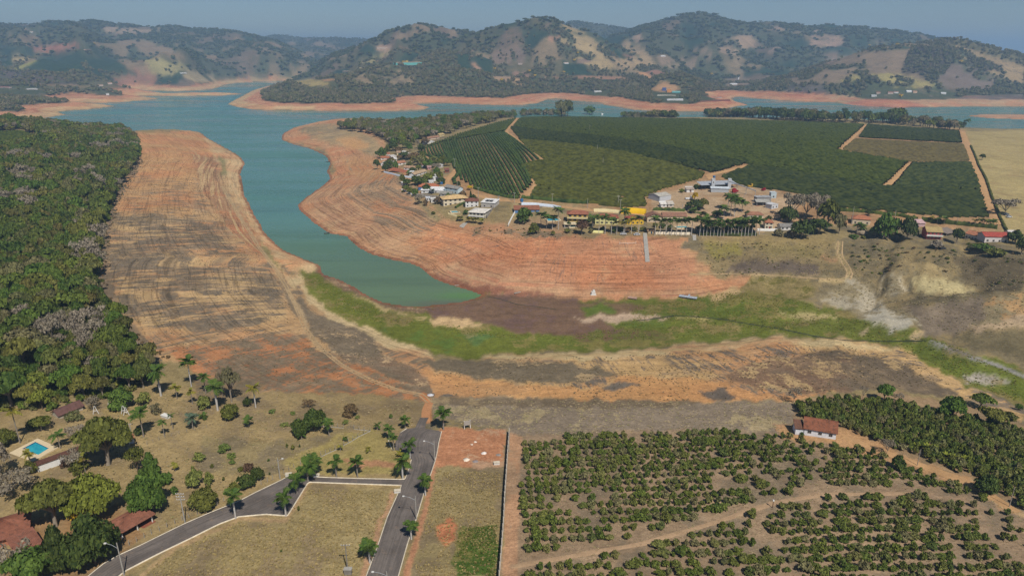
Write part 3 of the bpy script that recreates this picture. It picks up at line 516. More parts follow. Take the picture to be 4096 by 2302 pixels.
hue = b.mix(b.math('MULTIPLY', b.math('MULTIPLY', b.mapr(b.noise(P, .014, 6, .65), .46, .6, 0, .55), bank), b.math('SUBTRACT', 1.0, mask)), base, (*lin((202, 130, 88)), 1))
hue = b.mix(b.math('MULTIPLY', b.mapr(b.noise(P, .05, 6, .7), .5, .68, 0, .4), bank), hue, (*lin((206, 172, 130)), 1))
rim = b.mapr(b.math('ADD', b.sep(st)[2], b.math('MULTIPLY', b.math('SUBTRACT', b.noise(P, .12, 4, .6), .5), 7.0)), .8, 3.2, .75, 0.0)
hue = b.mix(rim, hue, (*lin((140, 90, 66)), 1))
nt.links.new(b.mix(1.0, hue, vv, 'MULTIPLY'), bs.inputs['Base Color'])
nt.links.new(b.bump(b.math('ADD', fine, b.math('MULTIPLY', b.noise(P, .2, 4), 2.0)), .5, .5), bs.inputs['Normal'])
bs.inputs['Specular IOR Level'].default_value = 0.05; bs.inputs['Roughness'].default_value = 1.0
terrain = link('terrain', me, mat); terrain['kind'] = 'structure'

# ------------------------------------------------------------------ lake
uw = np.linspace(-2.4, 2.4, 180); yw = np.concatenate([np.linspace(300, 700, 90), np.geomspace(705, 4200, 90)])
WX = (yw[:, None] * uw[None, :]).ravel(); WY = np.repeat(yw, len(uw))
me = mesh_np('lake', np.stack([WX, WY, np.zeros_like(WX)], 1), grid_faces(len(yw), len(uw)))
wx, wy = project(WX, WY, 0 * WX); wx, wy = wx / KD, wy / KD
near = sstep(640, 360, WY) * (np.abs(WX) < 400)
c = np.array(lin((96, 146, 132), .64)) * (1 - near[:, None]) + np.array(lin((104, 126, 88), .76)) * near[:, None]
f2 = sstep(1300, 2000, WY)[:, None]; c = c * (1 - f2) + np.array(lin((98, 154, 150), .60)) * f2
alg = np.exp(-((wx - 1165) / 55) ** 2 - ((wy - 743) / 9) ** 2)[:, None] * 0.65
c = c * (1 - alg) + np.array(lin((98, 146, 62), .75)) * alg
sed = np.exp(-((wx - 1120) / 90) ** 2 - ((wy - 764) / 7) ** 2)[:, None] * 0.7; c = c * (1 - sed) + np.array(lin((112, 100, 86), .75)) * sed
fattr(me, 'tint', 'FLOAT_COLOR', np.hstack([c, np.ones((len(c), 1))]))
mat, nt, bs = new_mat('lake_water'); b = NB(nt); P = b.pos()
wv = b.math('MULTIPLY', b.mapr(b.noise(b.vmul(P, (.004, .012, 1)), 1.0, 5, .6), .3, .7, .90, 1.08), b.mapr(b.noise(b.vmul(P, (.0025, .03, 1)), 1.0, 4, .6, .6), .52, .66, 1.0, .86))
nt.links.new(b.mix(1.0, b.attr('tint').outputs['Color'], wv, 'MULTIPLY'), bs.inputs['Base Color'])
nt.links.new(b.mapr(b.noise(b.vmul(P, (.003, .014, 1)), 1.0, 5, .65, .5), .35, .65, .06, .34), bs.inputs['Roughness']); bs.inputs['Specular IOR Level'].default_value = 0.32; bs.inputs['IOR'].default_value = 1.33
nt.links.new(b.bump(b.noise(b.vmul(P, (.22, .6, 1)), 1.0, 5, .65), .4, .4), bs.inputs['Normal'])
lake = link('lake', me, mat); lake['kind'] = 'structure'

# ------------------------------------------------------------------ haze
bm = bmesh.new(); bmesh.ops.create_cube(bm, size=1.0)
for v in bm.verts: v.co = Vector((v.co.x * 44000, v.co.y * 31600 + 15600, 180 + v.co.z * 382))
me = bpy.data.meshes.new('haze'); bm.to_mesh(me); bm.free()
hm = bpy.data.materials.new('haze_air'); hm.use_nodes = True; nt = hm.node_tree; nt.nodes.clear()
o = nt.nodes.new('ShaderNodeOutputMaterial'); pv = nt.nodes.new('ShaderNodeVolumePrincipled')
pv.inputs['Color'].default_value = (0.46, 0.70, 1.0, 1); pv.inputs['Density'].default_value = 0.00015; pv.inputs['Anisotropy'].default_value = 0.2
nt.links.new(pv.outputs[0], o.inputs['Volume'])
haze = link('haze', me, hm); haze['kind'] = 'stuff'

# ------------------------------------------------------------------ generic builders
def tag(o, label, cat, group=None):
    o['label'] = label; o['category'] = cat
    if group: o['group'] = group
    return o
def empty(name, loc, rz=0.0):
    o = bpy.data.objects.new(name, None); col.objects.link(o); o.empty_display_size = .5
    o.location = loc; o.rotation_euler = (0, 0, rz); return o
def flat_mat(name, c, rough=.85, var=.12, scale=1.5, spec=.15, k=.8, metal=0.0):
    m, nt, bs = new_mat(name); b = NB(nt); P = b.objc()
    v = b.math('MULTIPLY', b.mapr(b.noise(P, scale, 5, .65), .25, .75, 1 - var, 1 + var), b.mapr(b.noise(P, scale * 6, 3), .25, .75, 1 - var * .5, 1 + var * .5))
    nt.links.new(b.mix(1.0, (*lin(c, k), 1), v, 'MULTIPLY'), bs.inputs['Base Color'])
    bs.inputs['Roughness'].default_value = rough; bs.inputs['Specular IOR Level'].default_value = spec; bs.inputs['Metallic'].default_value = metal
    return m
def leaf_mat(name, stops, k=.74, tone=.42, noise_scale=None):
    """stops: colours from which each plant draws one; single leaves vary around it"""
    m, nt, bs = new_mat(name); b = NB(nt)
    stops = list(stops) * 2 if len(stops) == 1 else stops
    n = len(stops); cr = b.ramp(b.rnd(), [((i + .5) / n, lin(c, k)) for i, c in enumerate(stops)])
    t = b.attr('tone').outputs['Fac']
    c = b.mix(1.0, cr, b.mapr(t, 0, 1, 1 - tone, 1 + tone, False), 'MULTIPLY')
    c = b.mix(b.math('MULTIPLY', t, .18), c, (*lin((150, 140, 60), k), 1))
    nt.links.new(c, bs.inputs['Base Color']); bs.inputs['Roughness'].default_value = .7; bs.inputs['Specular IOR Level'].default_value = .12
    return m
def tubes(chains, sides=6):
    """chains: list of (points, radii) -> V, F"""
    V, F = [], []
    for pts, rad in chains:
        pts = [Vector(p) for p in pts]; base = len(V)
        for i, p in enumerate(pts):
            d = (pts[min(i + 1, len(pts) - 1)] - pts[max(i - 1, 0)]).normalized()
            a = d.orthogonal().normalized(); c = d.cross(a)
            for s in range(sides):
                an = 2 * math.pi * s / sides; V.append(p + (a * math.cos(an) + c * math.sin(an)) * rad[i])
        for i in range(len(pts) - 1):
            for s in range(sides):
                q = base + i * sides; F.append((q + s, q + (s + 1) % sides, q + sides + (s + 1) % sides, q + sides + s))
    return np.array([tuple(v) for v in V]), np.array(F)
def cloud(lobes, n, size, r, up=-.35, shell=(.62, 1.12), droop=0.0):
    """leaf sprays spread through the outer part of overlapping lobes"""
    L = np.array(lobes); w = L[:, 3] * L[:, 4] + L[:, 3] * L[:, 5]; m = int(n * 1.5)
    k = r.choice(len(L), m, p=w / w.sum())
    d = r.normal(size=(m, 3)); d /= np.linalg.norm(d, axis=1)[:, None]
    d[:, 2] = np.where(d[:, 2] < up, -d[:, 2] * .6, d[:, 2])
    p = L[k, :3] + d * L[k, 3:] * r.uniform(*shell, (m, 1))
    keep = np.ones(m, bool)
    for j in range(len(L)):
        q = ((p - L[j, :3]) / L[j, 3:]); keep &= ~(((q ** 2).sum(1) < .42) & (k != j))
    p = p[keep][:n]; d = d[keep][:n]; n = len(p)
    nn = d * .9 + r.normal(size=(n, 3)) * .55 + np.array([0, 0, .35]); nn /= np.linalg.norm(nn, axis=1)[:, None]
    a = np.cross(nn, r.normal(size=(n, 3))); a /= np.linalg.norm(a, axis=1)[:, None] + 1e-9; c = np.cross(nn, a)
    s = size * r.uniform(.6, 1.4, (n, 1)); e = r.uniform(.55, 1.0, (n, 1))
    V = np.stack([p - a * s, p - c * s * e, p + a * s - nn * s * droop, p + c * s * e], 1).reshape(-1, 3)
    F = np.arange(4 * n).reshape(n, 4); tone = np.repeat(r.random(n), 4)
    return V, F, tone
def join(parts):
    V, F, T, M = [], [], [], []; o = 0
    for v, f, t, m in parts:
        V.append(v); F.append(f + o); T.append(t if t is not None else np.full(len(v), .5)); M.append(np.full(len(f), m)); o += len(v)
    return np.vstack(V), np.vstack(F), np.concatenate(T), np.concatenate(M)
def veg_mesh(name, parts, mats):
    V, F, T, M = join(parts); me = mesh_np(name, V, F, smooth=False); fattr(me, 'tone', 'FLOAT', T)
    for m in mats: me.materials.append(m)
    me.polygons.foreach_set('material_index', M.astype(np.int32)); return me
def tree_geo(kind, seed, n, size):
    """unit tree: crown radius 1, height 1 -> (crown parts, wood parts)"""
    r = np.random.default_rng(seed); U = r.uniform
    lobes = []; limbs = []
    if kind == 'round':
        for i in range(8):
            a = i * 2.4 + U(0, .6); d = U(.28, .55); lobes.append((d * 1.15 * math.cos(a), d * 1.15 * math.sin(a), U(.44, .8), U(.26, .5), U(.26, .5), U(.13, .22)))
        lobes.append((0, 0, .78, .5, .5, .21)); z0 = .3
    elif kind == 'dense':
        for i in range(13):
            a = i * 2.4 + U(0, .5); d = U(.25, .66); lobes.append((d * math.cos(a), d * math.sin(a), U(.26, .66), U(.32, .46), U(.32, .46), U(.17, .26)))
        lobes += [(0, 0, .74, .45, .45, .25), (.1, -.1, .45, .6, .6, .36)]; z0 = .2
    elif kind == 'umbrella':
        for i in range(13):
            a = i * 2.4 + U(0, .5); d = U(.3, .74); lobes.append((d * math.cos(a), d * math.sin(a), .78 - .22 * d + U(-.04, .04), U(.26, .4), U(.26, .4), U(.10, .15)))
        lobes.append((0, 0, .85, .45, .45, .13)); z0 = .36
    elif kind == 'tall':
        for i in range(9):
            f = i / 8; a = i * 2.4; d = .42 * (1 - f) * U(.6, 1.2); w = .62 - .34 * f; lobes.append((d * math.cos(a), d * math.sin(a), .24 + .64 * f, w, w, .15))
        z0 = .15
    elif kind == 'bush':
        for i in range(7):
            a = i * 2.4 + U(0, .6); d = U(.2, .55); lobes.append((d * math.cos(a), d * math.sin(a), U(.2, .68), U(.26, .56), U(.26, .56), U(.16, .34)))
        lobes.append((U(-.2, .2), U(-.2, .2), .72, .4, .4, .28)); lobes.append((U(-.4, .4), U(-.4, .4), .8, .2, .2, .22)); z0 = .08
    elif kind == 'bare':
        for i in range(9):
            a = i * 2.4 + U(0, .6); d = U(.3, .75); lobes.append((d * math.cos(a), d * math.sin(a), U(.5, .85), U(.25, .4), U(.25, .4), U(.12, .2)))
        z0 = .25
    rad = {'umbrella': .075, 'bare': .03}.get(kind, .055)
    lean = (U(-.06, .06), U(-.06, .06))
    limbs.append(([(0, 0, -.03), (lean[0] * .5, lean[1] * .5, z0 * .6), (lean[0], lean[1], z0)], [rad * 1.25, rad, rad * .85]))
    top = (lean[0] * 1.5, lean[1] * 1.5, .7); limbs.append(([(lean[0], lean[1], z0), top], [rad * .8, rad * .25]))
    nl = len(lobes) if kind in ('umbrella', 'bare') else min(5, len(lobes))
    for i in range(nl):
        x, y, zz = lobes[i][:3]; mz = z0 + (zz - z0) * .55
        limbs.append(([(lean[0], lean[1], z0 * U(.85, 1.0)), (x * .5 + U(-.05, .05), y * .5 + U(-.05, .05), mz), (x, y, zz)], [rad * .6, rad * .38, rad * .12]))
        if kind == 'bare':
            for q in range(7):
                e = (x + U(-.45, .45), y + U(-.45, .45), zz + U(.0, .22)); limbs.append(([(x * .75, y * .75, mz + (zz - mz) * .5), ((x + e[0]) / 2, (y + e[1]) / 2, zz), e], [rad * .25, rad * .16, rad * .05]))
    V, F, T = cloud(lobes, n, size, r, up=-.3 if kind != 'umbrella' else -.15)
    wv, wf = tubes(limbs, 5)
    return (V, F, T), (wv, wf)

BARK = flat_mat('bark_pale', (150, 138, 122), var=.25, scale=9); BARKD = flat_mat('bark_brown', (104, 88, 72), var=.25, scale=9)
LEAF = {
 'forest': leaf_mat('leaves_forest', [(64, 92, 36), (94, 110, 42), (118, 114, 54), (72, 104, 38), (110, 106, 58), (82, 98, 42), (126, 118, 84), (102, 118, 46), (56, 80, 34), (112, 100, 56), (114, 124, 50), (78, 108, 40)], k=.70),
 'wood': leaf_mat('leaves_far_wood', [(104, 106, 68), (126, 116, 86), (90, 98, 60), (138, 124, 102), (110, 110, 74), (124, 112, 88)], tone=.25),
 'hill': leaf_mat('leaves_hill_wood', [(72, 86, 50), (84, 94, 54), (66, 78, 46), (104, 100, 72), (80, 88, 52)], tone=.25),
 'dark': leaf_mat('leaves_dark_green', [(58, 78, 36), (66, 88, 40), (52, 70, 34)]), 'mid': leaf_mat('leaves_mid_green', [(76, 106, 42), (70, 98, 40), (84, 112, 46)]),
 'olive': leaf_mat('leaves_olive', [(98, 104, 44), (90, 96, 42), (108, 110, 50)]), 'lime': leaf_mat('leaves_yellow_green', [(118, 126, 48), (112, 120, 46)]),
 'yellow': leaf_mat('blossom_yellow', [(222, 182, 30), (214, 176, 40)], tone=.3), 'grey': leaf_mat('twigs_grey', [(150, 138, 122), (160, 146, 130), (140, 128, 112)], tone=.25),
 'brown': leaf_mat('leaves_dry_brown', [(118, 92, 68), (108, 88, 66)]), 'purple': leaf_mat('leaves_purple_brown', [(98, 72, 66), (92, 66, 60)]),
 'orch': leaf_mat('leaves_orchard', [(104, 114, 48), (92, 108, 45), (112, 116, 58), (84, 104, 42), (126, 122, 74), (98, 112, 48), (76, 98, 40), (128, 122, 86)]), 'cactus': leaf_mat('leaves_succulent', [(112, 130, 62), (122, 128, 66), (98, 118, 58)]),
 'coffee_d': leaf_mat('leaves_coffee_dark', [(36, 54, 22), (40, 57, 24)], tone=.35), 'coffee_o': leaf_mat('leaves_coffee_olive', [(76, 80, 28), (72, 77, 26)], tone=.42), 'coffee_g': leaf_mat('leaves_coffee_green', [(60, 75, 22), (57, 72, 22)], tone=.4),
 'coffee_b': leaf_mat('leaves_coffee_brown', [(100, 88, 56), (96, 84, 52)], tone=.35), 'coffee_r': leaf_mat('leaves_coffee_row', [(56, 80, 34), (60, 84, 36), (54, 78, 34)], tone=.4),
 'palm': leaf_mat('fronds_green', [(62, 92, 36), (74, 102, 40), (66, 96, 36), (82, 104, 44)], tone=.3), 'palmy': leaf_mat('fronds_yellow', [(136, 132, 52), (124, 126, 50), (144, 130, 50)], tone=.3), 'palmb': leaf_mat('fronds_blue_grey', [(84, 104, 86)], tone=.25),
 'banana': leaf_mat('banana_leaves', [(150, 160, 52), (160, 164, 60)], tone=.25),
}
_cache = {}
def tree_meshes(kind, leaf, seed, n, size, bark=None):
    k = (kind, leaf, seed, n, size)
    if k not in _cache:
        c, w = tree_geo(kind, seed, n, size)
        cm = veg_mesh('crown', [(c[0], c[1], c[2], 0)], [LEAF[leaf]]); wm = veg_mesh('trunk', [(w[0], w[1], None, 0)], [bark or BARK])
        _cache[k] = (cm, wm)
    return _cache[k]
def tree_single(kind, leaf, seed, n, size, bark=None):
    k = (kind, leaf, seed, n, size, 1)
    if k not in _cache:
        c, w = tree_geo(kind, seed, n, size)
        _cache[k] = veg_mesh(kind + '_plant', [(c[0], c[1], c[2], 0), (w[0], w[1], None, 1)], [LEAF[leaf], bark or BARKD])
    return _cache[k]
def rise(base, r, x, y):
    """height above a ground point at which a survey reading lies"""
    nx, ny = px(r, x, y); dx, dy, dz = ray(nx, ny); return float(CAMZ + base.y * dz / dy - base.z)
def span(base, w):
    """metres covered by w photograph pixels at a ground point"""
    f = base.y * CP - (base.z - CAMZ) * SP; return w * f / FOC
def zoomk(r): return KD if r == 'D' else (KZ / 2 if r in ORG2 else KZ)
def tree(r, bx, by, ty, hw, kind, leaf, label, name='tree', cat='tree', n=1500, size=.085, seed=None, group=None, bark=None, parts=True):
    """base reading, reading of the top, half width of the crown"""
    b0 = gp(r, bx, by); h = max(rise(b0, r, bx, ty), .6); rad = span(b0, hw * zoomk(r))
    s = seed if seed is not None else random.randint(0, 5)
    if parts:
        t = empty(name, b0, random.uniform(0, 6.28)); cm, wm = tree_meshes(kind, leaf, s, n, size, bark)
        for nm, m in (('trunk', wm), ('crown', cm)):
            o = link(nm, m, parent=t); o.scale = (rad, rad, h)
    else:
        t = link(name, tree_single(kind, leaf, s, n, size, bark), loc=b0); t.rotation_euler.z = random.uniform(0, 6.28); t.scale = (rad, rad, h)
    return tag(t, label, cat, group)
# ---- palms
def frond_mesh(name, leaf, L=1.0, sag=.75, nl=13, wide=.30):
    V, F, T = [], [], []
    pts = []
    for i in range(nl + 1):
        f = i / nl; pts.append(Vector((L * (f * 1.0 - .12 * f * f), 0, L * (.42 * f - sag * f * f))))
    for i in range(nl):
        a, c = pts[i], pts[i + 1]; k = len(V); w = .02 * L * (1.2 - i / nl)
        V += [a + Vector((0, w, 0)), c + Vector((0, w * .8, 0)), c - Vector((0, w * .8, 0)), a - Vector((0, w, 0))]; F.append((k, k + 1, k + 2, k + 3)); T += [.6] * 4
        f = (i + .6) / nl
        if f < .12: continue
        ll = L * wide * math.sin(min(1, f * 1.15) * math.pi) ** .6 + .06 * L
        for s in (-1, 1):
            m = (a + c) * .5; k = len(V); tw = random.uniform(-.05, .05) * L; tn = random.random()
            tip = m + Vector((ll * .55, s * ll * .85, -ll * (.28 + random.uniform(0, .25)) + tw)); bw = L * .055
            V += [m - Vector((bw, 0, 0)), m + Vector((bw, 0, 0)), tip + Vector((bw * .5, 0, 0)), tip - Vector((bw * .3, 0, 0))]; F.append((k, k + 1, k + 2, k + 3)); T += [tn] * 4
    return veg_mesh(name, [(np.array([tuple(v) for v in V]), np.array(F), np.array(T), 0)], [LEAF[leaf]])
FROND = {lf: [frond_mesh('frond', lf, sag=s) for s in (.55, .75, .95)] for lf in ('palm', 'palmy', 'palmb')}
PTRUNK = flat_mat('palm_trunk', (148, 138, 126), var=.2, scale=6); PTRUNKW = flat_mat('palm_trunk_white', (196, 190, 182), var=.1, scale=6); PSHAFT = flat_mat('palm_crownshaft', (104, 122, 58), var=.15, scale=5)
def trunk_mesh(mat, bulge):
    ch = [([(0, 0, -.02), (0, 0, .1), (.01, 0, .4), (.0, .01, .8), (0, 0, 1.0)], [1.25, 1.05, 1.0 + bulge, .85, .7])]
    V, F = tubes(ch, 8); return veg_mesh('trunk', [(V, F, None, 0)], [mat])
TR = {'p': trunk_mesh(PTRUNK, 0), 'w': trunk_mesh(PTRUNKW, .15)}
SHAFT = veg_mesh('crown_shaft', [(*tubes([([(0, 0, -.1), (0, 0, .3), (0, 0, .8)], [.8, 1.0, .35])], 7), None, 0)], [PSHAFT])
def crown_one(leaf, seed, n=15):
    """all fronds of a small palm in one mesh"""
    rr = random.Random(seed); parts = []
    for i in range(n):
        m = FROND[leaf][i % 3]; v = np.empty(len(m.vertices) * 3, np.float32); m.vertices.foreach_get('co', v); v = v.reshape(-1, 3)
        f = np.arange(len(v)).reshape(-1, 4); t = np.empty(len(v), np.float32); m.attributes['tone'].data.foreach_get('value', t)
        M = Matrix.Rotation(i * 2.399, 3, 'Z') @ Matrix.Rotation(-rr.uniform(-.35, .75), 3, 'Y'); parts.append((v @ np.array(M).T * rr.uniform(.85, 1.1), f, t, 0))
    return veg_mesh('crown', parts, [LEAF[leaf]])
CROWN1 = {lf: [crown_one(lf, s) for s in range(3)] for lf in ('palm', 'palmy')}
def palm(r, bx, by, cx, cyy, rad, label, leaf='palm', fr=13, trunk='p', tw=.16, single=False, group=None, name='palm_tree', shaft=True):
    """base reading, reading of the crown's centre, crown half width"""
    b0 = gp(r, bx, by); h = max(rise(b0, r, cx, cyy), .5); R = span(b0, rad * zoomk(r))
    t = empty(name, b0, random.uniform(0, 6.28))
    o = link('trunk', TR[trunk], parent=t); o.scale = (tw, tw, h)
    if single:
        o = link('crown', random.choice(CROWN1[leaf]), parent=t, loc=(0, 0, h)); o.scale = (R * 1.38,) * 3
    else:
        if shaft and h > 2:
            o = link('crown_shaft', SHAFT, parent=t, loc=(0, 0, h - .5)); o.scale = (tw, tw, 1.0)
        for i in range(fr):
            o = link('frond', FROND[leaf][i % 3], parent=t, loc=(0, 0, h)); o.scale = (R * random.uniform(1.05, 1.32),) * 3
            o.rotation_euler = (0, -random.choice((random.uniform(-.5, .1), random.uniform(-.1, .5), random.uniform(.4, 1.05))), i * 2.399 + random.uniform(-.2, .2))
    return tag(t, label, 'palm tree', group)
# ---- scattered masses
lib = bpy.data.collections.new('plant_library')
def instancer(name, pts, protos, scl, label, rotz=None, cat=None):
    """one mass of plants too many to count: points that carry copies of a few plants"""
    c = bpy.data.collections.new(name + '_kinds')
    for i, m in enumerate(protos): c.objects.link(bpy.data.objects.new('%s_kind_%02d' % (name, i), m))
    n = len(pts); me = bpy.data.meshes.new(name); me.vertices.add(n); me.vertices.foreach_set('co', np.asarray(pts, np.float32).ravel())
    fattr(me, 'scl', 'FLOAT_VECTOR', scl); fattr(me, 'rot', 'FLOAT_VECTOR', np.stack([np.zeros(n), np.zeros(n), rng.uniform(0, 6.28, n) if rotz is None else rotz], 1)); fattr(me, 'kind', 'INT', rng.integers(0, len(protos), n))
    o = link(name, me); g = bpy.data.node_groups.new(name, 'GeometryNodeTree')
    g.interface.new_socket('Geometry', in_out='INPUT', socket_type='NodeSocketGeometry'); g.interface.new_socket('Geometry', in_out='OUTPUT', socket_type='NodeSocketGeometry')
    gi = g.nodes.new('NodeGroupInput'); go = g.nodes.new('NodeGroupOutput'); ip = g.nodes.new('GeometryNodeInstanceOnPoints'); ci = g.nodes.new('GeometryNodeCollectionInfo')
    ci.inputs['Collection'].default_value = c; ci.inputs['Separate Children'].default_value = True; ci.inputs['Reset Children'].default_value = True
    def na(nm, t):
        q = g.nodes.new('GeometryNodeInputNamedAttribute'); q.data_type = t; q.inputs['Name'].default_value = nm; return q.outputs['Attribute']
    g.links.new(gi.outputs[0], ip.inputs['Points']); g.links.new(ci.outputs[0], ip.inputs['Instance']); ip.inputs['Pick Instance'].default_value = True
    g.links.new(na('kind', 'INT'), ip.inputs['Instance Index']); g.links.new(na('rot', 'FLOAT_VECTOR'), ip.inputs['Rotation']); g.links.new(na('scl', 'FLOAT_VECTOR'), ip.inputs['Scale']); g.links.new(ip.outputs[0], go.inputs[0])
    md = o.modifiers.new('scatter', 'NODES'); md.node_group = g
    o['kind'] = 'stuff'; o['label'] = label
    return o
def world_poly(r, pts): return ground_pts(poly(r, pts))[:, :2]
def scatter(P, step, jitter=.45, ang=0.0, step2=None):
    """jittered grid of points inside a ground polygon"""
    s2 = step2 or step; c, s = math.cos(ang), math.sin(ang); R = np.array([[c, s], [-s, c]]); Q = P @ R.T
    gx, gy = np.meshgrid(np.arange(Q[:, 0].min(), Q[:, 0].max(), step), np.arange(Q[:, 1].min(), Q[:, 1].max(), s2))
    gx = gx + (np.arange(gx.shape[0]) % 2)[:, None] * step * .5 * (jitter > .3)
    q = np.stack([gx.ravel(), gy.ravel()], 1) + rng.uniform(-jitter, jitter, (gx.size, 2)) * np.array([step, s2])
    p = q @ R; k = inside(P, p[:, 0], p[:, 1]); return p[k]

# ------------------------------------------------------------------ roads (asphalt sheets, white kerbs)
ASPH, nt, bs = new_mat('asphalt'); b = NB(nt); P = b.pos()
tr = b.attr('along').outputs['Vector']
st_ = b.noise(b.vmul(tr, (2.2, .05, 0)), 1.0, 4, .6, .3)
c = b.mix(b.mapr(st_, .3, .7), (*lin((100, 92, 86)), 1), (*lin((124, 114, 106)), 1))
c = b.mix(b.mapr(b.noise(P, .35, 5, .7), .56, .66, 0, .45), c, (*lin((146, 126, 108)), 1))
ck = b.math('ABSOLUTE', b.math('SUBTRACT', b.noise(P, .5, 4, .6, .8), .5)); c = b.mix(b.mapr(ck, .002, .010, .5, 0), c, (*lin((66, 60, 56)), 1))
c = b.mix(1.0, c, b.mapr(b.noise(P, .12, 5, .6), .3, .7, .78, 1.2), 'MULTIPLY'); c = b.mix(1.0, c, b.mapr(b.noise(P, 6, 3), .2, .8, .9, 1.1), 'MULTIPLY')
nt.links.new(c, bs.inputs['Base Color']); nt.links.new(b.bump(b.noise(P, 8, 3), .2, .05), bs.inputs['Normal'])
KERB = flat_mat('kerb_whitewash', (214, 200, 176), var=.22, scale=.8, k=.85)
def resample(P, step):
    P = np.asarray(P, float); d = np.r_[0, np.cumsum(np.linalg.norm(np.diff(P, axis=0), axis=1))]
    n = max(2, int(d[-1] / step) + 1); t = np.linspace(0, d[-1], n); return np.stack([np.interp(t, d, P[:, i]) for i in range(P.shape[1])], 1)
def strip(name, Ls, Rs, lift, mat, nx=10, step=1.5):
    L = ground_pts(Ls)[:, :2]; R = ground_pts(Rs)[:, :2]
    d = np.r_[0, np.cumsum(np.linalg.norm(np.diff((L + R) / 2, axis=0), axis=1))]; n = int(d[-1] / step) + 2; t = np.linspace(0, d[-1], n)
    L = np.stack([np.interp(t, d, L[:, i]) for i in (0, 1)], 1); R = np.stack([np.interp(t, d, R[:, i]) for i in (0, 1)], 1)
    f = np.linspace(0, 1, nx); G = L[:, None] * (1 - f)[None, :, None] + R[:, None] * f[None, :, None]; G = G.reshape(-1, 2)
    V = np.c_[G, H(G[:, 0], G[:, 1]) + lift]; me = mesh_np(name, V, grid_faces(n, nx))
    w = np.linalg.norm(R - L, axis=1); fattr(me, 'along', 'FLOAT_VECTOR', np.stack([(f[None] * w[:, None]).ravel(), np.repeat(t, nx), np.zeros(n * nx)], 1))
    o = link(name, me, mat); o['kind'] = 'structure'; return o
def pp(*a):
    """('E', x, y, x, y ...) readings -> pixel list"""
    out = []; r = None; i = 0
    while i < len(a):
        if isinstance(a[i], str): r = a[i]; i += 1
        out.append(px(r, a[i], a[i + 1])); i += 2
    return np.array(out)
ML = pp('E', 1060, 1560, 1110, 1448, 1220, 1160, 1320, 860, 1465, 540, 1495, 482, 1530, 400, 1560, 290, 1545, 235, 1395, 185, 1400, 110, 1450, 12, 1510, -28, 1600, -38, 1620, -80, 1650, -140)
MR = pp('E', 1400, 1560, 1435, 1440, 1525, 1120, 1620, 850, 1700, 580, 1728, 500, 1760, 420, 1800, 300, 1815, 240, 1825, 190, 1838, 110, 1862, 5, 1850, -8, 1700, -28, 1705, -80, 1738, -140)
strip('road', ML, MR, .16, ASPH, 14)
strip('road', pp('E', 440, 448, 620, 458, 1000, 468, 1500, 482), pp('E', 530, 508, 640, 511, 1000, 524, 1468, 540), .13, ASPH, 6)
LU = pp('E', 440, 446, 350, 440, 250, 490, 120, 552, 0, 610, 'B', 2400, 700, 2100, 820, 1870, 920, 1400, 1150, 1200, 1240, 1040, 1330, 880, 1460, 760, 1560)
LL = pp('E', 532, 508, 515, 525, 420, 680, 320, 842, 100, 830, 'B', 2400, 855, 2200, 930, 1900, 1080, 1600, 1225, 1260, 1400, 1150, 1500, 1050, 1600, 960, 1680)
strip('road', LU, LL, .19, ASPH, 14)
def ribbon(name, pts, w, h, mat, base=-.15, step=1.2, kind='structure', pts_world=None):
    """a low solid run (kerb, wall) along ground readings"""
    P = resample(ground_pts(pts)[:, :2] if pts_world is None else pts_world, step); n = len(P)
    T = np.gradient(P, axis=0); T /= np.linalg.norm(T, axis=1)[:, None] + 1e-9; N = np.stack([-T[:, 1], T[:, 0]], 1) * w / 2
    g = H(P[:, 0], P[:, 1]); A, B_ = P + N, P - N
    V = np.stack([np.c_[A, g + base], np.c_[A, g + h], np.c_[B_, g + h], np.c_[B_, g + base]], 1).reshape(-1, 3)
    F = []
    for i in range(n - 1):
        q = 4 * i
        for s in range(3): F.append((q + s, q + s + 1, q + s + 5, q + s + 4))
    F += [(0, 1, 2, 3), (4 * n - 1, 4 * n - 2, 4 * n - 3, 4 * n - 4)]
    me = mesh_np(name, V, np.array(F), smooth=False); o = link(name, me, mat)
    if kind: o['kind'] = kind
    return o
for k in (pp('E', 1090, 1500, 1110, 1448, 1220, 1160, 1320, 860, 1465, 540, 1000, 524, 640, 511, 530, 508, 515, 525, 420, 680, 320, 842, 290, 845, 100, 830, 'B', 2400, 855, 2200, 930, 1900, 1080, 1600, 1225, 1260, 1400, 1200, 1448, 1120, 1530),
          pp('E', 1415, 1500, 1435, 1440, 1525, 1120, 1620, 850, 1700, 580, 1728, 500, 1760, 420, 1800, 300, 1815, 240, 1825, 190, 1838, 110, 1866, 0),
          pp('E', 1515, -30, 1450, 12), pp('E', 1330, 90, 1370, 190), pp('E', 1562, 285, 1530, 400, 1495, 482, 1000, 470, 620, 458),
          pp('E', 430, 442, 350, 438, 250, 490, 120, 552, 0, 610, 'B', 2400, 700, 2100, 820, 1870, 920, 1400, 1150, 1200, 1240, 1040, 1330, 880, 1460, 800, 1530)):
    ribbon('kerb', k, .22, .30, KERB)

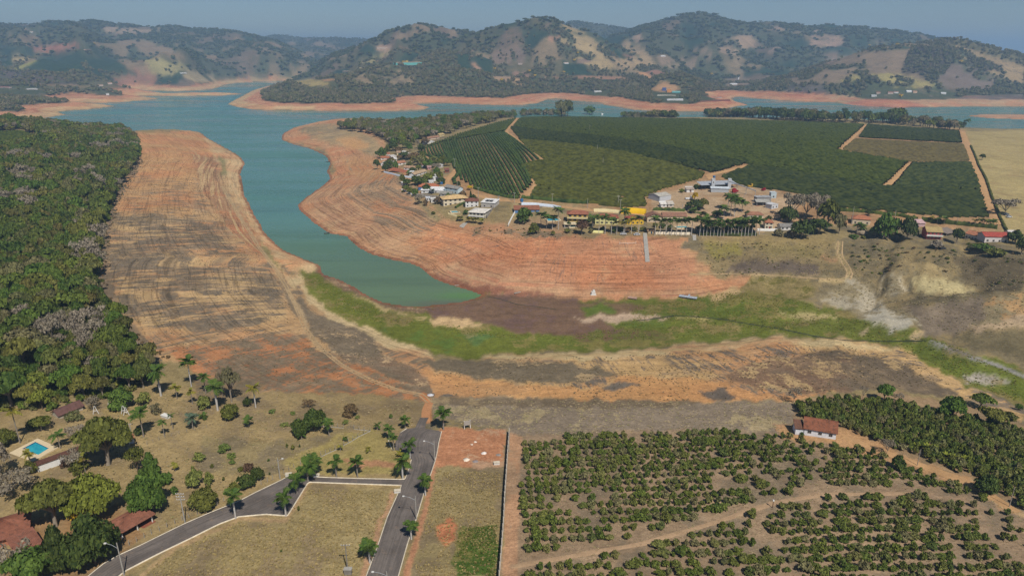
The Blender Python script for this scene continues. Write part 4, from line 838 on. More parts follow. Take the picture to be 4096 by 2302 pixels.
# ------------------------------------------------------------------ dirt tracks
def dirt(name, c):
    m, nt, bs = new_mat(name); b = NB(nt); P = b.pos(); v = b.math('MULTIPLY', b.mapr(b.noise(P, .15, 6, .7), .25, .75, .82, 1.16), b.mapr(b.noise(P, 1.5, 4, .7), .2, .8, .84, 1.16))
    nt.links.new(b.mix(1.0, (*soil(c), 1), v, 'MULTIPLY'), bs.inputs['Base Color']); bs.inputs['Specular IOR Level'].default_value = .05; return m
DG = dirt('dirt_grey', (184, 150, 118)); DT, DO, DR = dirt('dirt_tan', (186, 154, 116)), dirt('dirt_orange', (204, 152, 110)), dirt('dirt_red', (206, 140, 100))
def track(pts, w, mat, lift=.1, off=0.0, r='D'):
    P = resample(ground_pts(resample(poly(r, pts), 12))[:, :2], 1.5 if w < 2 else 2.5); n = len(P)
    if n > 5: P[1:-1] = (P[:-2] + P[1:-1] * 2 + P[2:]) / 4
    T = np.gradient(P, axis=0); T /= np.linalg.norm(T, axis=1)[:, None] + 1e-9; N = np.stack([-T[:, 1], T[:, 0]], 1); f = np.linspace(-.5, .5, 4)
    ww = w * (1 + .28 * (fbm(np.arange(n) / 5.0, np.zeros(n) + off, 2, 7) - .5) * 2); G = (P[:, None] + N[:, None] * (off + f[None, :, None] * ww[:, None, None])).reshape(-1, 2)
    lf = np.tile([0, 1, 1, 0], n) * lift + np.tile([1, 0, 0, 1], n) * .015
    o = link('path', mesh_np('path', np.c_[G, H(G[:, 0], G[:, 1]) + lf], grid_faces(n, 4)), mat); o['kind'] = 'structure'; return o
for s in (-1, 1): track([(1082, 1012), (1060, 992), (1000, 980), (930, 955), (860, 918), (800, 870), (765, 820), (745, 770), (720, 720), (690, 672), (650, 620), (600, 540), (560, 470)], .6, DT, .12, s * .9)
for s in (-1, 1): track([(2114, 606), (2112, 640), (2120, 655), (2130, 670), (2139, 688), (2132, 700)], .9, DT, .12, s * 1.4)
track([(2122, 704), (2050, 700), (1950, 692), (1830, 688), (1740, 690)], 1.3, DT, .12); track([(1072, 1062), (1070, 1035), (1080, 1012)], 3.4, DR, .10)
track([(1190, 488), (1230, 499), (1300, 507), (1500, 530), (1700, 545)], 5.0, DO, .25); track([(1135, 486), (1122, 458), (1145, 432), (1150, 412), (1112, 396), (1068, 392)], 6.0, DO, .25); track([(2420, 330), (2442, 390), (2482, 500), (2512, 565)], 7.5, DO, .3)
track([(1292, 1424), (1450, 1396), (1620, 1366), (1800, 1313), (1950, 1263), (2080, 1243), (2300, 1240)], 1.7, DG, .06); track([(2120, 1098), (2240, 1142), (2440, 1214), (2560, 1288)], 4.0, DO, .08)
track([(1300, 298), (1272, 330), (1366, 402)], 5.0, DO, .3); track([(1308, 418), (1350, 464), (1322, 494)], 6.5, DO, .3); track([(2176, 314), (2112, 378)], 6.0, DO, .3); track([(2290, 410), (2226, 471)], 6.0, DO, .3); track([(1790, 452), (1782, 440), (1880, 417)], 6.0, DO, .3)
STRM, nt, bs = new_mat('stream_water'); bs.inputs['Base Color'].default_value = (.035, .04, .018, 1); bs.inputs['Roughness'].default_value = .2
for q in ([(1600, 806), (1640, 802), (1700, 793), (1760, 797), (1820, 803), (1870, 812), (1960, 826)], [(1960, 826), (2050, 845), (2130, 856), (2250, 858), (2330, 856)]):
    o = track(q, 1.1, STRM, .06); o.name = 'stream'
track([(1225, 745), (1260, 752), (1300, 765), (1345, 770), (1400, 778)], .7, STRM, .06).name = 'stream'
# ------------------------------------------------------------------ left wood
r_ = np.random.default_rng(3)
def vis(P, m=60):
    a, b_ = project(P[:, 0], P[:, 1], H(P[:, 0], P[:, 1])); return (a > -m) & (a < 4096 + m) & (b_ < 2302 + m * 2)
FP = scatter(Fxy, 6.5, .5); FP = FP[(FP[:, 1] < 1180) & vis(FP, 120)]
fldp = world_poly('D', [(-60, 338), (60, 330), (108, 345), (70, 372), (-60, 400)]); FP = FP[~inside(fldp, FP[:, 0], FP[:, 1])]
dd = np.hypot(FP[:, 0], FP[:, 1]); FP = FP[np.argsort(dd)]
a, b_ = project(FP[:, 0], FP[:, 1], H(FP[:, 0], FP[:, 1])); inframe = (a > 0) & (b_ < 2302)
idx = np.where(inframe)[0][:170]; rest = np.setdiff1d(np.arange(len(FP)), idx)
def bare_at(p): return fbm(p[:, 0] / 28, p[:, 1] / 28, 2, 101) > .66
isb = bare_at(FP); d_edge = seg_dist(Fxy, FP[:, 0], FP[:, 1])
for i in idx:
    x, y = FP[i]; zz = float(H(x, y)); bare = isb[i] and random.random() < .75
    t = empty('forest_tree', (x, y, zz), random.uniform(0, 6.28)); s = random.randint(0, 4)
    cm, wm = tree_meshes('bare', 'grey', s % 3, 420, .06) if bare else tree_meshes(('round', 'dense', 'round', 'umbrella', 'round')[s], 'forest', s, 1000, .095)
    R = min(max(random.lognormvariate(1.42, .36), 2.0), 7.6) * (.85 if bare else 1); hh = random.uniform(3.5, 8.0) + R * 1.0
    for nm, m in (('trunk', wm), ('crown', cm)):
        o = link(nm, m, parent=t); o.scale = (R, R, hh)
    ax, ay = a[i] / KD, b_[i] / KD; where = 'at the left frame' if ax < 70 else 'at the outer edge beside the bank' if d_edge[i] < 9 else 'in the lowest part above the garden' if ay > 960 else 'in the lower half' if ay > 860 else 'further up the slope'
    tag(t, '%s %s tree of the dense wood %s' % ('tall' if hh > 9.6 else 'low', 'leafless grey' if bare else 'broad leafy' if R > 3.8 else 'narrow leafy', where), 'tree', 'trees of the dense wood')
rp = FP[rest]; n = len(rp); ib = isb[rest] & (r_.random(n) < .75)
for nm, k, protos in (('wood_canopy', ~ib, [tree_single(k_, 'forest', s, 520, .13) for s, k_ in enumerate(('round', 'dense', 'round', 'umbrella', 'round', 'tall'))]), ('bare_tree_wood', ib, [tree_single('bare', 'grey', s, 300, .07, BARK) for s in range(3)])):
    q = rp[k]; R = np.clip(r_.lognormal(1.42, .36, len(q)), 2.0, 7.6); hh = r_.uniform(3.5, 8.0, len(q)) + R * 1.0
    instancer(nm, np.c_[q, H(q[:, 0], q[:, 1])], protos, np.stack([R, R, hh], 1), 'dense mixed wood covering the hillside above the orange bank')
und = scatter(Fxy, 3.4, .45); und = und[(und[:, 1] < 900) & vis(und, 60)]; und = und[~inside(fldp, und[:, 0], und[:, 1])]; n = len(und)
R = r_.uniform(1.4, 2.4, n); instancer('undergrowth', np.c_[und, H(und[:, 0], und[:, 1])], [tree_single('bush', 'forest', s, 160, .2) for s in range(3)], np.stack([R, R, r_.uniform(1.6, 3.6, n)], 1), 'undergrowth below the trees of the dense wood')

# ------------------------------------------------------------------ woods across the lake (clear of the buildings that stand there)
FARB = [('R2', 590, 795, 735, 795, 9, 4, 'flat', (232, 230, 226), (230, 228, 222), 'long white building on the bare knoll of the peninsula'), ('R2', 1030, 695, 1165, 692, 10, 4, 'gable', (232, 222, 190), (214, 196, 150), 'row of cream sheds below the resort'), ('R2', 1410, 658, 1670, 652, 14, 8, 'gable', (120, 206, 196), (206, 160, 130), 'long turquoise resort building with tan roof'), ('R2', 1470, 640, 1510, 640, 10, 11, 'flat', (234, 196, 70), (226, 196, 120), 'yellow block of the resort'), ('R2', 870, 725, 960, 720, 8, 4, 'gable', (228, 206, 180), (206, 160, 130), 'house left of the cream sheds'), ('R2', 1220, 490, 1340, 470, 10, 5, 'gable', (230, 210, 190), (206, 150, 120), 'hillside house on the bare earth of the central ridge'),
 ('R3', 1560, 930, 1600, 930, 10, 10, 'flat', (236, 160, 90), (230, 196, 140), 'orange tower of the colourful park'), ('R3', 1510, 915, 1550, 915, 10, 9, 'flat', (80, 100, 160), (120, 130, 170), 'blue tower of the colourful park'), ('R3', 1610, 935, 1690, 938, 9, 4, 'gable', (110, 190, 190), (150, 206, 200), 'turquoise roofed hall of the colourful park'), ('R3', 1460, 965, 1640, 965, 8, 3, 'flat', (236, 228, 206), (226, 216, 196), 'pale terrace of the colourful park'), ('R3', 1895, 1022, 2195, 1022, 10, 4, 'gable', (150, 84, 66), (140, 74, 58), 'long dark red boathouse at the water'), ('R3', 1560, 1012, 1720, 1012, 6, 3, 'gable', (232, 230, 226), (206, 206, 206), 'white boat sheds below the park'), ('R3', 1960, 985, 2110, 990, 7, 3, 'gable', (206, 196, 186), (190, 130, 110), 'cottages above the boathouse'), ('R3', 2195, 855, 2265, 852, 8, 4, 'gable', (232, 230, 226), (228, 228, 228), 'white hall in the side valley'), ('R3', 2260, 800, 2272, 800, 5, 8, 'flat', (232, 230, 226), (232, 230, 226), 'slim white tower in the side valley'), ('R3', 1495, 572, 1545, 570, 8, 4, 'gable', (232, 230, 226), (226, 222, 216), 'white house high on the dry slope'), ('R3', 530, 645, 570, 642, 8, 4, 'gable', (232, 230, 226), (220, 190, 170), 'white house below the yellow trees'), ('R3', 60, 650, 100, 650, 8, 4, 'gable', (226, 206, 190), (196, 150, 130), 'house on the red soil of the central hill'), ('R3', 830, 930, 900, 925, 8, 3, 'gable', (232, 230, 226), (214, 210, 206), 'white cottage above the far beach'),
 ('R4', 1395, 930, 1445, 930, 8, 4, 'gable', (232, 230, 226), (232, 232, 232), 'white house right in the lakeside hamlet'), ('R4', 1460, 935, 1500, 935, 8, 4, 'gable', (226, 190, 160), (206, 140, 110), 'orange house right in the lakeside hamlet'), ('R4', 1205, 945, 1260, 945, 8, 4, 'gable', (226, 206, 190), (200, 120, 100), 'red roofed house in the middle of the hamlet'), ('R4', 1270, 940, 1310, 940, 8, 4, 'gable', (232, 230, 226), (196, 140, 120), 'pink roofed house in the middle of the hamlet'), ('R4', 1040, 975, 1090, 972, 8, 4, 'gable', (232, 230, 226), (206, 206, 206), 'white house left in the hamlet'), ('R4', 1090, 945, 1130, 942, 7, 4, 'gable', (226, 200, 180), (196, 130, 110), 'tan house left in the hamlet'), ('R4', 1740, 945, 1790, 950, 8, 4, 'gable', (232, 230, 226), (226, 226, 226), 'white house by the dark shore trees'), ('R4', 1245, 1225, 1275, 1225, 5, 3, 'gable', (232, 230, 226), (230, 230, 230), 'white hut below the feathery shoreline tree'), ('R4', 1640, 1255, 1680, 1255, 6, 3, 'gable', (216, 196, 170), (196, 170, 140), 'tan hut beside the last shoreline trees'),
 ('R1', 1820, 745, 1880, 745, 9, 4, 'gable', (232, 230, 226), (226, 222, 216), 'white farm building on the far left slope'), ('R1', 865, 510, 920, 510, 9, 4, 'gable', (226, 196, 170), (206, 150, 120), 'farmhouse beside the red field'), ('R1', 280, 905, 380, 905, 9, 3.5, 'gable', (220, 210, 200), (200, 196, 190), 'pale sheds in the left shore wood'), ('R1', 990, 870, 1040, 868, 8, 4, 'gable', (226, 206, 190), (200, 150, 130), 'tan house above the left beach'), ('R1', 1090, 850, 1130, 848, 8, 4, 'gable', (226, 206, 190), (200, 160, 140), 'upper house above the left beach'), ('R1', 1070, 960, 1100, 958, 6, 5, 'flat', (232, 230, 226), (220, 220, 220), 'white pump house on the left beach'), ('R1', 0, 885, 90, 890, 8, 3.5, 'gable', (206, 180, 170), (180, 110, 100), 'long red roofed shed at the far left'), ('R1', 300, 330, 330, 328, 8, 4, 'gable', (232, 230, 226), (216, 190, 170), 'white house high on the left hills')]
FBP = ground_pts([px(q[0], (q[1] + q[3]) / 2, q[2]) for q in FARB])
def sample_far(y0, y1, n):
    y = np.sqrt(r_.uniform(y0 ** 2, y1 ** 2, n)); u = r_.uniform(-.98, .98, n); return y * u, y
def near_val(A, x, y):
    i = np.clip(np.rint(np.interp(y, ys_, np.arange(NR))).astype(int), 0, NR - 1); j = np.clip(np.rint(np.interp(x / y, us, np.arange(NC))).astype(int), 0, NC - 1); return A.reshape(NR, NC)[i, j]
landd = np.where(in_w | in_bar, 0, d_w)
for nm, y0, y1, cnt, rr, hr, lf, lab in (('far_shore_wood', 1450, 2750, 62000, (3.8, 6.0), (6, 10.5), 'wood', 'grey-green woods on the low hills across the lake'), ('hill_wood', 2750, 6600, 85000, (7, 11), (7, 11), 'hill', 'dark woods on the far hills behind the lake')):
    x, y = sample_far(y0, y1, cnt); k = (near_val(TREE, x, y) * .8 > r_.random(cnt)) & (near_val(landd, x, y) > 62)
    for fx, fy, _z in FBP: k &= ~((np.abs(x - fx * y / fy) < 26 + .006 * fy) & (y > fy - 130) & (y < fy + 40))
    x, y = x[k], y[k]
    R = r_.uniform(*rr, len(x)); instancer(nm, np.c_[x, y, H(x, y) - .5], [tree_single('round', lf, 20 + s, 90, .30) for s in range(4)], np.stack([R, R, r_.uniform(*hr, len(x))], 1), lab)
# flowering yellow trees dotted over the far slopes
for i, (rg, x, y, lab) in enumerate([('R3', 660, 535, 'at the edge of a dark wood on the central hill'), ('R3', 625, 608, 'just above a white hillside house'), ('R3', 175, 718, 'beside a red dirt slope of the central hill'), ('R3', 230, 765, 'above a dirt lane near the far shore'), ('R3', 520, 730, 'over a dark coffee slope'), ('R3', 2005, 745, 'at the foot of the big blue-green hill'), ('R4', 1020, 455, 'on the dark coffee slope of the far ridge'), ('R4', 1295, 455, 'on the crest of the near brown hill'), ('R4', 1935, 625, 'alone on the grey-brown slope'), ('R4', 1330, 970, 'by the lakeside hamlet'), ('R1', 950, 440, 'alone on the far hills beyond the lake arm'), ('R2', 2470, 808, 'on the pale field above the peninsula wood'), ('R2', 2400, 695, 'on the slope below the dirt track')]):
    b0 = gp(rg, x, y + 12); t = link('flowering_tree', tree_single('round', 'yellow', 3, 120, .24), loc=b0); s = 6.5; t.scale = (s, s, 9); tag(t, 'yellow flowering tree ' + lab, 'tree', 'yellow trees on the far hills')

# ------------------------------------------------------------------ trees along the plateau
def belt(r, pts, step, rr, hr, leaves, labels, group, kinds=('round', 'dense'), keep=40, name='tree', mass=None):
    """a belt of trees: the front ones as trees of their own, whatever stands behind them as one mass"""
    P = scatter(world_poly(r, pts), step, .45); P = P[vis(P, 20)]; P = P[np.argsort(P[:, 1])]; a_, _ = project(P[:, 0], P[:, 1], H(P[:, 0], P[:, 1]))
    own = np.sort(np.arange(len(P))[:keep][np.argsort(a_[:keep])] if len(P) <= keep else np.argsort(P[:, 1] + 0.0)[:keep])
    own = own[np.argsort(a_[own])]
    for q, i in enumerate(own):
        x, y = P[i]; lf = random.choice(leaves); kd = 'bare' if lf == 'grey' else random.choice(kinds); R = random.uniform(*rr); hh = random.uniform(*hr)
        t = link(name, tree_single(kd, lf, random.randint(0, 3), 420, .13, BARK if kd == 'bare' else None), loc=(x, y, float(H(x, y)))); t.scale = (R, R, hh); t.rotation_euler.z = random.uniform(0, 6.28)
        tag(t, '%s, number %d from the left' % (labels, q + 1) if len(own) < 16 else ('leafless ' if kd == 'bare' else 'tall ' if hh > sum(hr) / 2 else 'low ') + labels + (', left part' if q < len(own) / 3 else ', middle part' if q < len(own) * 2 / 3 else ', right part'), 'tree', group)
    rest_ = P[np.setdiff1d(np.arange(len(P)), own)]
    if len(rest_):
        R = r_.uniform(*rr, len(rest_)); instancer(mass or 'tree_belt_wood', np.c_[rest_, H(rest_[:, 0], rest_[:, 1])], [tree_single('round', l, s, 420, .13) for s, l in enumerate(sorted(set(leaves) - {'grey'}) * 2)], np.stack([R, R, r_.uniform(*hr, len(rest_))], 1), 'wood standing behind the front trees of the belt')
belt('D', [(848, 321), (900, 314), (985, 318), (1060, 312), (1100, 330), (1060, 352), (1020, 362), (985, 370), (960, 350), (920, 335), (860, 328)], 9.5, (5, 7), (10, 15), ['forest'] * 6 + ['wood', 'grey'], 'tree in the wood on the tip of the promontory', 'trees of the promontory wood', mass='promontory_wood')
belt('D', [(1060, 312), (1180, 300), (1290, 283), (1300, 292), (1240, 308), (1140, 334), (1090, 350), (1070, 345)], 12, (5, 7.5), (10, 15), ['forest'] * 4 + ['wood', 'grey'], 'tree in the belt behind the upper coffee rows', 'trees behind the coffee rows', mass='belt_wood')
belt('D', [(1312, 285), (1420, 284), (1420, 290), (1312, 291)], 15, (6, 8), (11, 16), ['forest', 'forest', 'wood'], 'tree in the belt at the back corner of the plantation', 'trees at the back corner', keep=14)
belt('D', [(1560, 289), (1700, 294), (1700, 298), (1560, 293)], 14, (6, 9), (11, 15), ['forest', 'dark', 'wood'], 'rounded tree along the middle of the back edge', 'trees along the back edge', keep=15)
belt('D', [(1775, 287), (1840, 288), (1950, 296), (2080, 303), (2080, 309), (1950, 302), (1775, 294)], 14, (8, 11), (15, 21), ['forest', 'dark', 'wood'], 'broad dark tree on the back edge before the lake', 'broad trees on the back edge', keep=30)
belt('D', [(2080, 304), (2260, 306), (2330, 318), (2415, 327), (2410, 332), (2260, 314), (2080, 309)], 14, (6, 10), (12, 19), ['forest', 'wood', 'dark'], 'tree on the far edge between plantation and lake', 'trees on the far edge', keep=30)
for a in [('R3', 495, 1185, 1010, 75, 'round', 'wood', 'big broad grey-crowned tree alone on the back of the plantation'), ('R3', 560, 1170, 1005, 70, 'round', 'forest', 'broad tree touching the lone grey tree at the back of the plantation'), ('R3', 780, 1150, 1062, 75, 'dense', 'mid', 'bright green tree beside a white hut on the back edge'),
          ('R2', 1305, 1300, 1200, 50, 'bare', 'grey', 'bare tree rising above the promontory wood'), ('R4', 770, 1160, 1085, 35, 'round', 'dark', 'slender dark tree standing above the shoreline belt'), ('R4', 1270, 1230, 1085, 95, 'round', 'forest', 'largest feathery tree of the shoreline belt'), ('R4', 1420, 1240, 1160, 55, 'dense', 'olive', 'yellow-green tree next to the feathery shoreline tree')]:
    tree(*a, n=600, size=.11, parts=False)
palm('R4', 1985, 1290, 1995, 1215, 32, 'lone palm at the lake end of the plantation lane', single=True, tw=.25)

# ------------------------------------------------------------------ coffee
def hedge_mesh(name, lines, w, h, r, mat):
    V, F, T = [], [], []; o = 0
    for L in lines:
        n = len(L)
        if n < 2: continue
        D = np.gradient(L, axis=0); D /= np.linalg.norm(D, axis=1)[:, None] + 1e-9; N = np.stack([-D[:, 1], D[:, 0]], 1)
        g = H(L[:, 0], L[:, 1]); jw = r.uniform(.72, 1.2, n); jh = r.uniform(.72, 1.18, n)
        sec = [(-.5, 0.0), (-.5, .55), (-.22, .95), (.22, 1.0), (.5, .55), (.5, 0.0)]
        for a, b_ in sec: V.append(np.c_[L + N * (a * w * jw)[:, None] + r.normal(0, .12, (n, 2)), g - .1 + b_ * h * jh * r.uniform(.85, 1.1, n)])
        k = len(sec); i = np.arange(n - 1)
        for s in range(k - 1): F.append(np.stack([o + s * n + i, o + s * n + i + 1, o + (s + 1) * n + i + 1, o + (s + 1) * n + i], 1))
        T.append(np.tile(r.random(n), k)); o += k * n
    if not V: return None
    return veg_mesh(name, [(np.vstack(V), np.vstack(F), np.concatenate(T), 0)], [LEAF[mat]])
def rows_in(P, ang, gap, step, r):
    c, s = math.cos(ang), math.sin(ang); R = np.array([[c, s], [-s, c]]); Q = P @ R.T; out = []
    for yv in np.arange(Q[:, 1].min() + gap / 2, Q[:, 1].max(), gap):
        xv = np.arange(Q[:, 0].min(), Q[:, 0].max(), step); L = np.stack([xv, np.full_like(xv, yv)], 1) @ R; k = inside(P, L[:, 0], L[:, 1]); run = []
        for p, q in zip(L, k):
            if q and r.random() > .012: run.append(p)
            else:
                if len(run) > 1: out.append(np.array(run))
                run = []
        if len(run) > 1: out.append(np.array(run))
    return out
def field(name, pts, leaf, label, e0, e1, gap=3.3, w=2.5, h=2.3, step=2.2):
    P = world_poly('D', pts); q = world_poly('D', [e0, e1]); d = q[1] - q[0]
    me = hedge_mesh(name, rows_in(P, math.atan2(d[1], d[0]), gap, step, r_), w, h, r_, leaf); o = link(name, me); o['kind'] = 'stuff'; o['label'] = label; return o
field('coffee_field', [(1306, 352), (1480, 368), (1775, 436), (1770, 448), (1700, 468), (1645, 485), (1622, 500), (1628, 520), (1560, 522), (1330, 497), (1350, 466), (1308, 416), (1368, 402), (1330, 378)], 'coffee_o', 'olive green block of coffee in front of the dark strip', (1330, 495), (1620, 520))
field('coffee_field', [(1284, 319), (1400, 333), (1600, 356), (1880, 412), (1792, 436), (1600, 391), (1480, 369), (1308, 351)], 'coffee_d', 'dark strip of coffee across the plantation', (1300, 330), (1870, 415))
field('coffee_field', [(1306, 300), (1332, 291), (1500, 296), (2176, 314), (2108, 379), (2286, 409), (2222, 469), (1885, 414), (1600, 357), (1292, 318)], 'coffee_g', 'large mid green block of coffee at the back of the plantation', (1300, 315), (2222, 468))
field('coffee_field', [(1886, 415), (2222, 469), (2468, 481), (2490, 548), (2400, 548), (2110, 522), (2060, 500), (1990, 484), (1880, 470), (1810, 444)], 'coffee_d', 'dark block of coffee behind the bare trees', (1900, 425), (2222, 475))
field('coffee_field', [(2182, 314), (2412, 330), (2420, 360), (2160, 346)], 'coffee_d', 'dark strip of coffee at the lake end of the lane', (2180, 320), (2410, 345))
field('coffee_field', [(2152, 350), (2424, 363), (2440, 407), (2292, 407), (2118, 377)], 'coffee_b', 'brownish thin block of coffee beside the lane', (2150, 355), (2430, 370), 3.6, 1.8, 1.5)
field('coffee_field', [(2294, 411), (2442, 410), (2468, 480), (2242, 471)], 'coffee_d', 'dark block of coffee by the right hand lane', (2290, 420), (2440, 420))
field('coffee_field', [(-60, 340), (58, 332), (106, 346), (70, 370), (-60, 395)], 'coffee_g', 'small green block of coffee on the wooded hill', (-20, 345), (80, 350))
def ordinal(n): return '%d%s' % (n, 'th' if 10 < n % 100 < 14 else {1: 'st', 2: 'nd', 3: 'rd'}.get(n % 10, 'th'))
TP = [0, 1, 2, 3, 4, 5, 6, 7, 7.6, 8.0, 8.3, 8.6, 9]
T_ = poly('G', [(722, 498), (820, 464), (920, 436), (1000, 420), (1080, 406), (1170, 388), (1260, 370), (1350, 352), (1420, 342), (1462, 336), (1492, 332), (1518, 328), (1545, 325)])
B_ = poly('G', [(735, 560), (880, 575), (1000, 583), (1110, 800), (1280, 890), (1430, 930), (1560, 955), (1700, 965), (1795, 880), (1830, 830), (1770, 735), (1800, 645), (1900, 605)])
M_ = poly('G', [(722, 528), (840, 520), (950, 510), (1060, 610), (1170, 640), (1290, 650), (1410, 660), (1540, 665), (1640, 620), (1680, 580), (1665, 520), (1690, 490), (1740, 465)])
tt = np.concatenate([np.linspace(0, 7, 26), np.linspace(7.2, 9, 11)]); NRW = len(tt)
def along(Q, t): return np.stack([np.interp(t, TP, Q[:, i]) for i in (0, 1)], 1)
Tt, Mt, Bt = along(T_, tt), along(M_, tt), along(B_, tt)
for i in range(NRW):
    s = np.linspace(0, 1, 26)[:, None]; C_ = 2 * Mt[i] - .5 * (Tt[i] + Bt[i]); q = (1 - s) ** 2 * Tt[i] + 2 * s * (1 - s) * C_ + s * s * Bt[i]
    L = resample(ground_pts(q)[:, :2], 1.6); me = hedge_mesh('coffee_row', [L], 2.5, 2.1, r_, 'coffee_r'); o = link('coffee_row', me); tag(o, 'clipped coffee row of the striped block, %s from its left tip' % ordinal(i + 1), 'hedge row', 'rows of the striped coffee block')
for a, lab in (([(700, 540), (850, 585), (1000, 592), (1060, 640), (1115, 700), (1070, 770), (1040, 800), (1060, 850)], 'coffee hedge bordering the striped block along the bending dirt lane'), ([(1250, 890), (1400, 935), (1560, 975), (1700, 990)], 'coffee hedge closing the striped block along the village road'), ([(1730, 985), (1900, 1000), (2100, 1020), (2400, 1040)], 'low hedge between village road and olive coffee block')):
    L = resample(ground_pts(poly('G', a))[:, :2], 1.6); me = hedge_mesh('border_hedge', [L], 3.4, 2.6, r_, 'coffee_r'); tag(link('border_hedge', me), lab, 'hedge')
T2 = poly('G', [(740, 480), (900, 420), (1100, 345), (1300, 285), (1480, 232), (1660, 188)]); B2 = poly('G', [(745, 490), (905, 432), (1090, 398), (1260, 362), (1410, 338), (1545, 315)])
lines = []
for i in range(40):
    t = i / 39 * 5; a = np.array([[np.interp(t, range(6), T2[:, k]) for k in (0, 1)], [np.interp(t, range(6), B2[:, k]) for k in (0, 1)]]); s = np.linspace(0, 1, 8)[:, None]
    lines.append(resample(ground_pts(a[0] * (1 - s) + a[1] * s)[:, :2], 1.8))
o = link('coffee_field', hedge_mesh('coffee_field', lines, 3.0, 2.4, r_, 'coffee_g')); o['kind'] = 'stuff'; o['label'] = 'light green coffee block of short rows above the striped block'

# ------------------------------------------------------------------ orchard bushes
trk = [ground_pts(resample(poly('D', q), 40))[:, :2] for q in ([(1290, 1425), (1450, 1395), (1620, 1365), (1800, 1312), (1950, 1262), (2080, 1242), (2300, 1240), (2420, 1255)], [(2110, 1095), (2240, 1140), (2440, 1212), (2600, 1310)])]
OP = world_poly('D', [(1312, 1116), (1420, 1102), (1560, 1092), (1760, 1086), (1950, 1094), (2080, 1118), (2180, 1140), (2300, 1180), (2420, 1225), (2560, 1300), (2680, 1360), (2680, 1480), (1312, 1480)])
BP = scatter(OP, 2.4, .11, .04, 3.6)
thin = fbm(BP[:, 0] / 16, BP[:, 1] / 16, 2, 111)
k = (np.minimum(seg_dist(trk[0], BP[:, 0], BP[:, 1], closed=False) - 2.6, seg_dist(trk[1], BP[:, 0], BP[:, 1], closed=False) - 4.0) > 0) & (thin + r_.uniform(-.36, .36, len(BP)) < .83) & vis(BP, 60)
BP = BP[k]; BP = BP[np.argsort(BP[:, 1])]
bigs = np.clip(r_.lognormal(.30, .22, len(BP)), .7, 2.1); bh = r_.uniform(1.3, 2.4, len(BP)) * (.6 + .35 * bigs)
a, b_ = project(BP[:, 0], BP[:, 1], H(BP[:, 0], BP[:, 1])); ii = np.where((a > 0) & (a < 4096) & (b_ < 2302))[0]; ind = ii[:300]; rest = np.setdiff1d(np.arange(len(BP)), ind)
for i in ind:
    x, y = BP[i]; t = empty('orchard_bush', (x, y, float(H(x, y))), random.uniform(0, 6.28)); cm, wm = tree_meshes('bush', 'orch', random.randint(0, 8), 420, .13, BARKD)
    for nm, m in (('stem', wm), ('crown', cm)):
        o = link(nm, m, parent=t); o.scale = (bigs[i] * .9, bigs[i] * 1.12, bh[i])
    ax, ay = a[i] / KD, b_[i] / KD; below = ay > np.interp(ax, [1290, 1620, 1800, 1950, 2080, 2420], [1425, 1365, 1312, 1262, 1242, 1255])
    size_ = 'small' if bigs[i] < 1.2 else 'large' if bigs[i] > 1.5 else 'medium'; shape = 'flat' if bh[i] < 1.75 else 'tall' if bh[i] > 2.35 else 'round'
    where = 'by the red strip along the boundary wall' if ax < 1400 else ('at the right frame' if ax > 2420 else 'left of the orchard middle' if ax < 1750 else 'in the orchard middle' if ax < 2080 else 'towards the right frame') + (' below the dirt track' if below else ' above the dirt track')
    tag(t, '%s %s green orchard bush %s' % (size_, shape, where), 'bush', 'bushes of the orchard')
instancer('orchard_foliage', np.c_[BP[rest], H(BP[rest, 0], BP[rest, 1])], [tree_single('bush', 'orch', s, 300, .15) for s in range(9)], np.stack([bigs[rest] * .9, bigs[rest] * 1.12, bh[rest]], 1), 'further bushes of the orchard up to the grey strip')
GP = world_poly('D', [(2005, 1020), (2120, 1005), (2240, 1015), (2330, 1035), (2450, 1060), (2600, 1100), (2680, 1140), (2680, 1330), (2560, 1270), (2440, 1200), (2330, 1160), (2230, 1118), (2120, 1078), (2010, 1050)])
gq = scatter(GP, 2.5, .34); gq = gq[vis(gq, 60)]; n = len(gq); R = np.clip(r_.lognormal(.38, .25, n), .8, 2.6)
instancer('grove_foliage', np.c_[gq, H(gq[:, 0], gq[:, 1])], [tree_single('bush', 'orch', s, 320, .15) for s in range(5)], np.stack([R, R, r_.uniform(2.2, 3.6, n)], 1), 'dense grove of bushes behind the white farmhouse')

# ------------------------------------------------------------------ dry grass and scrub
def tuft(seed, leaf, n=9):
    r = np.random.default_rng(seed); V, F, T = [], [], []
    for i in range(n):
        a = r.uniform(0, 6.28); d = r.uniform(.1, .6); p = np.array([d * math.cos(a), d * math.sin(a), 0]); w = np.array([-math.sin(a), math.cos(a), 0]) * r.uniform(.18, .34); tip = p * r.uniform(1.2, 1.9) + np.array([0, 0, r.uniform(.5, 1.0)])
        k = len(V); V += [p - w, p + w, tip + w * .5, tip - w * .5]; F.append((k, k + 1, k + 2, k + 3)); T += [r.random()] * 4
    return veg_mesh('tuft', [(np.array(V), np.array(F), np.array(T), 0)], [LEAF[leaf]])
LEAF['straw'] = leaf_mat('grass_straw', [(182, 160, 108), (168, 148, 98), (174, 152, 110), (158, 142, 94), (190, 166, 118)], tone=.25); LEAF['weed'] = leaf_mat('grass_weed', [(176, 156, 122), (160, 146, 108), (182, 160, 130), (150, 142, 100)], tone=.25); LEAF['lush'] = leaf_mat('grass_lush', [(84, 108, 44), (96, 112, 50), (120, 120, 60)], tone=.25)
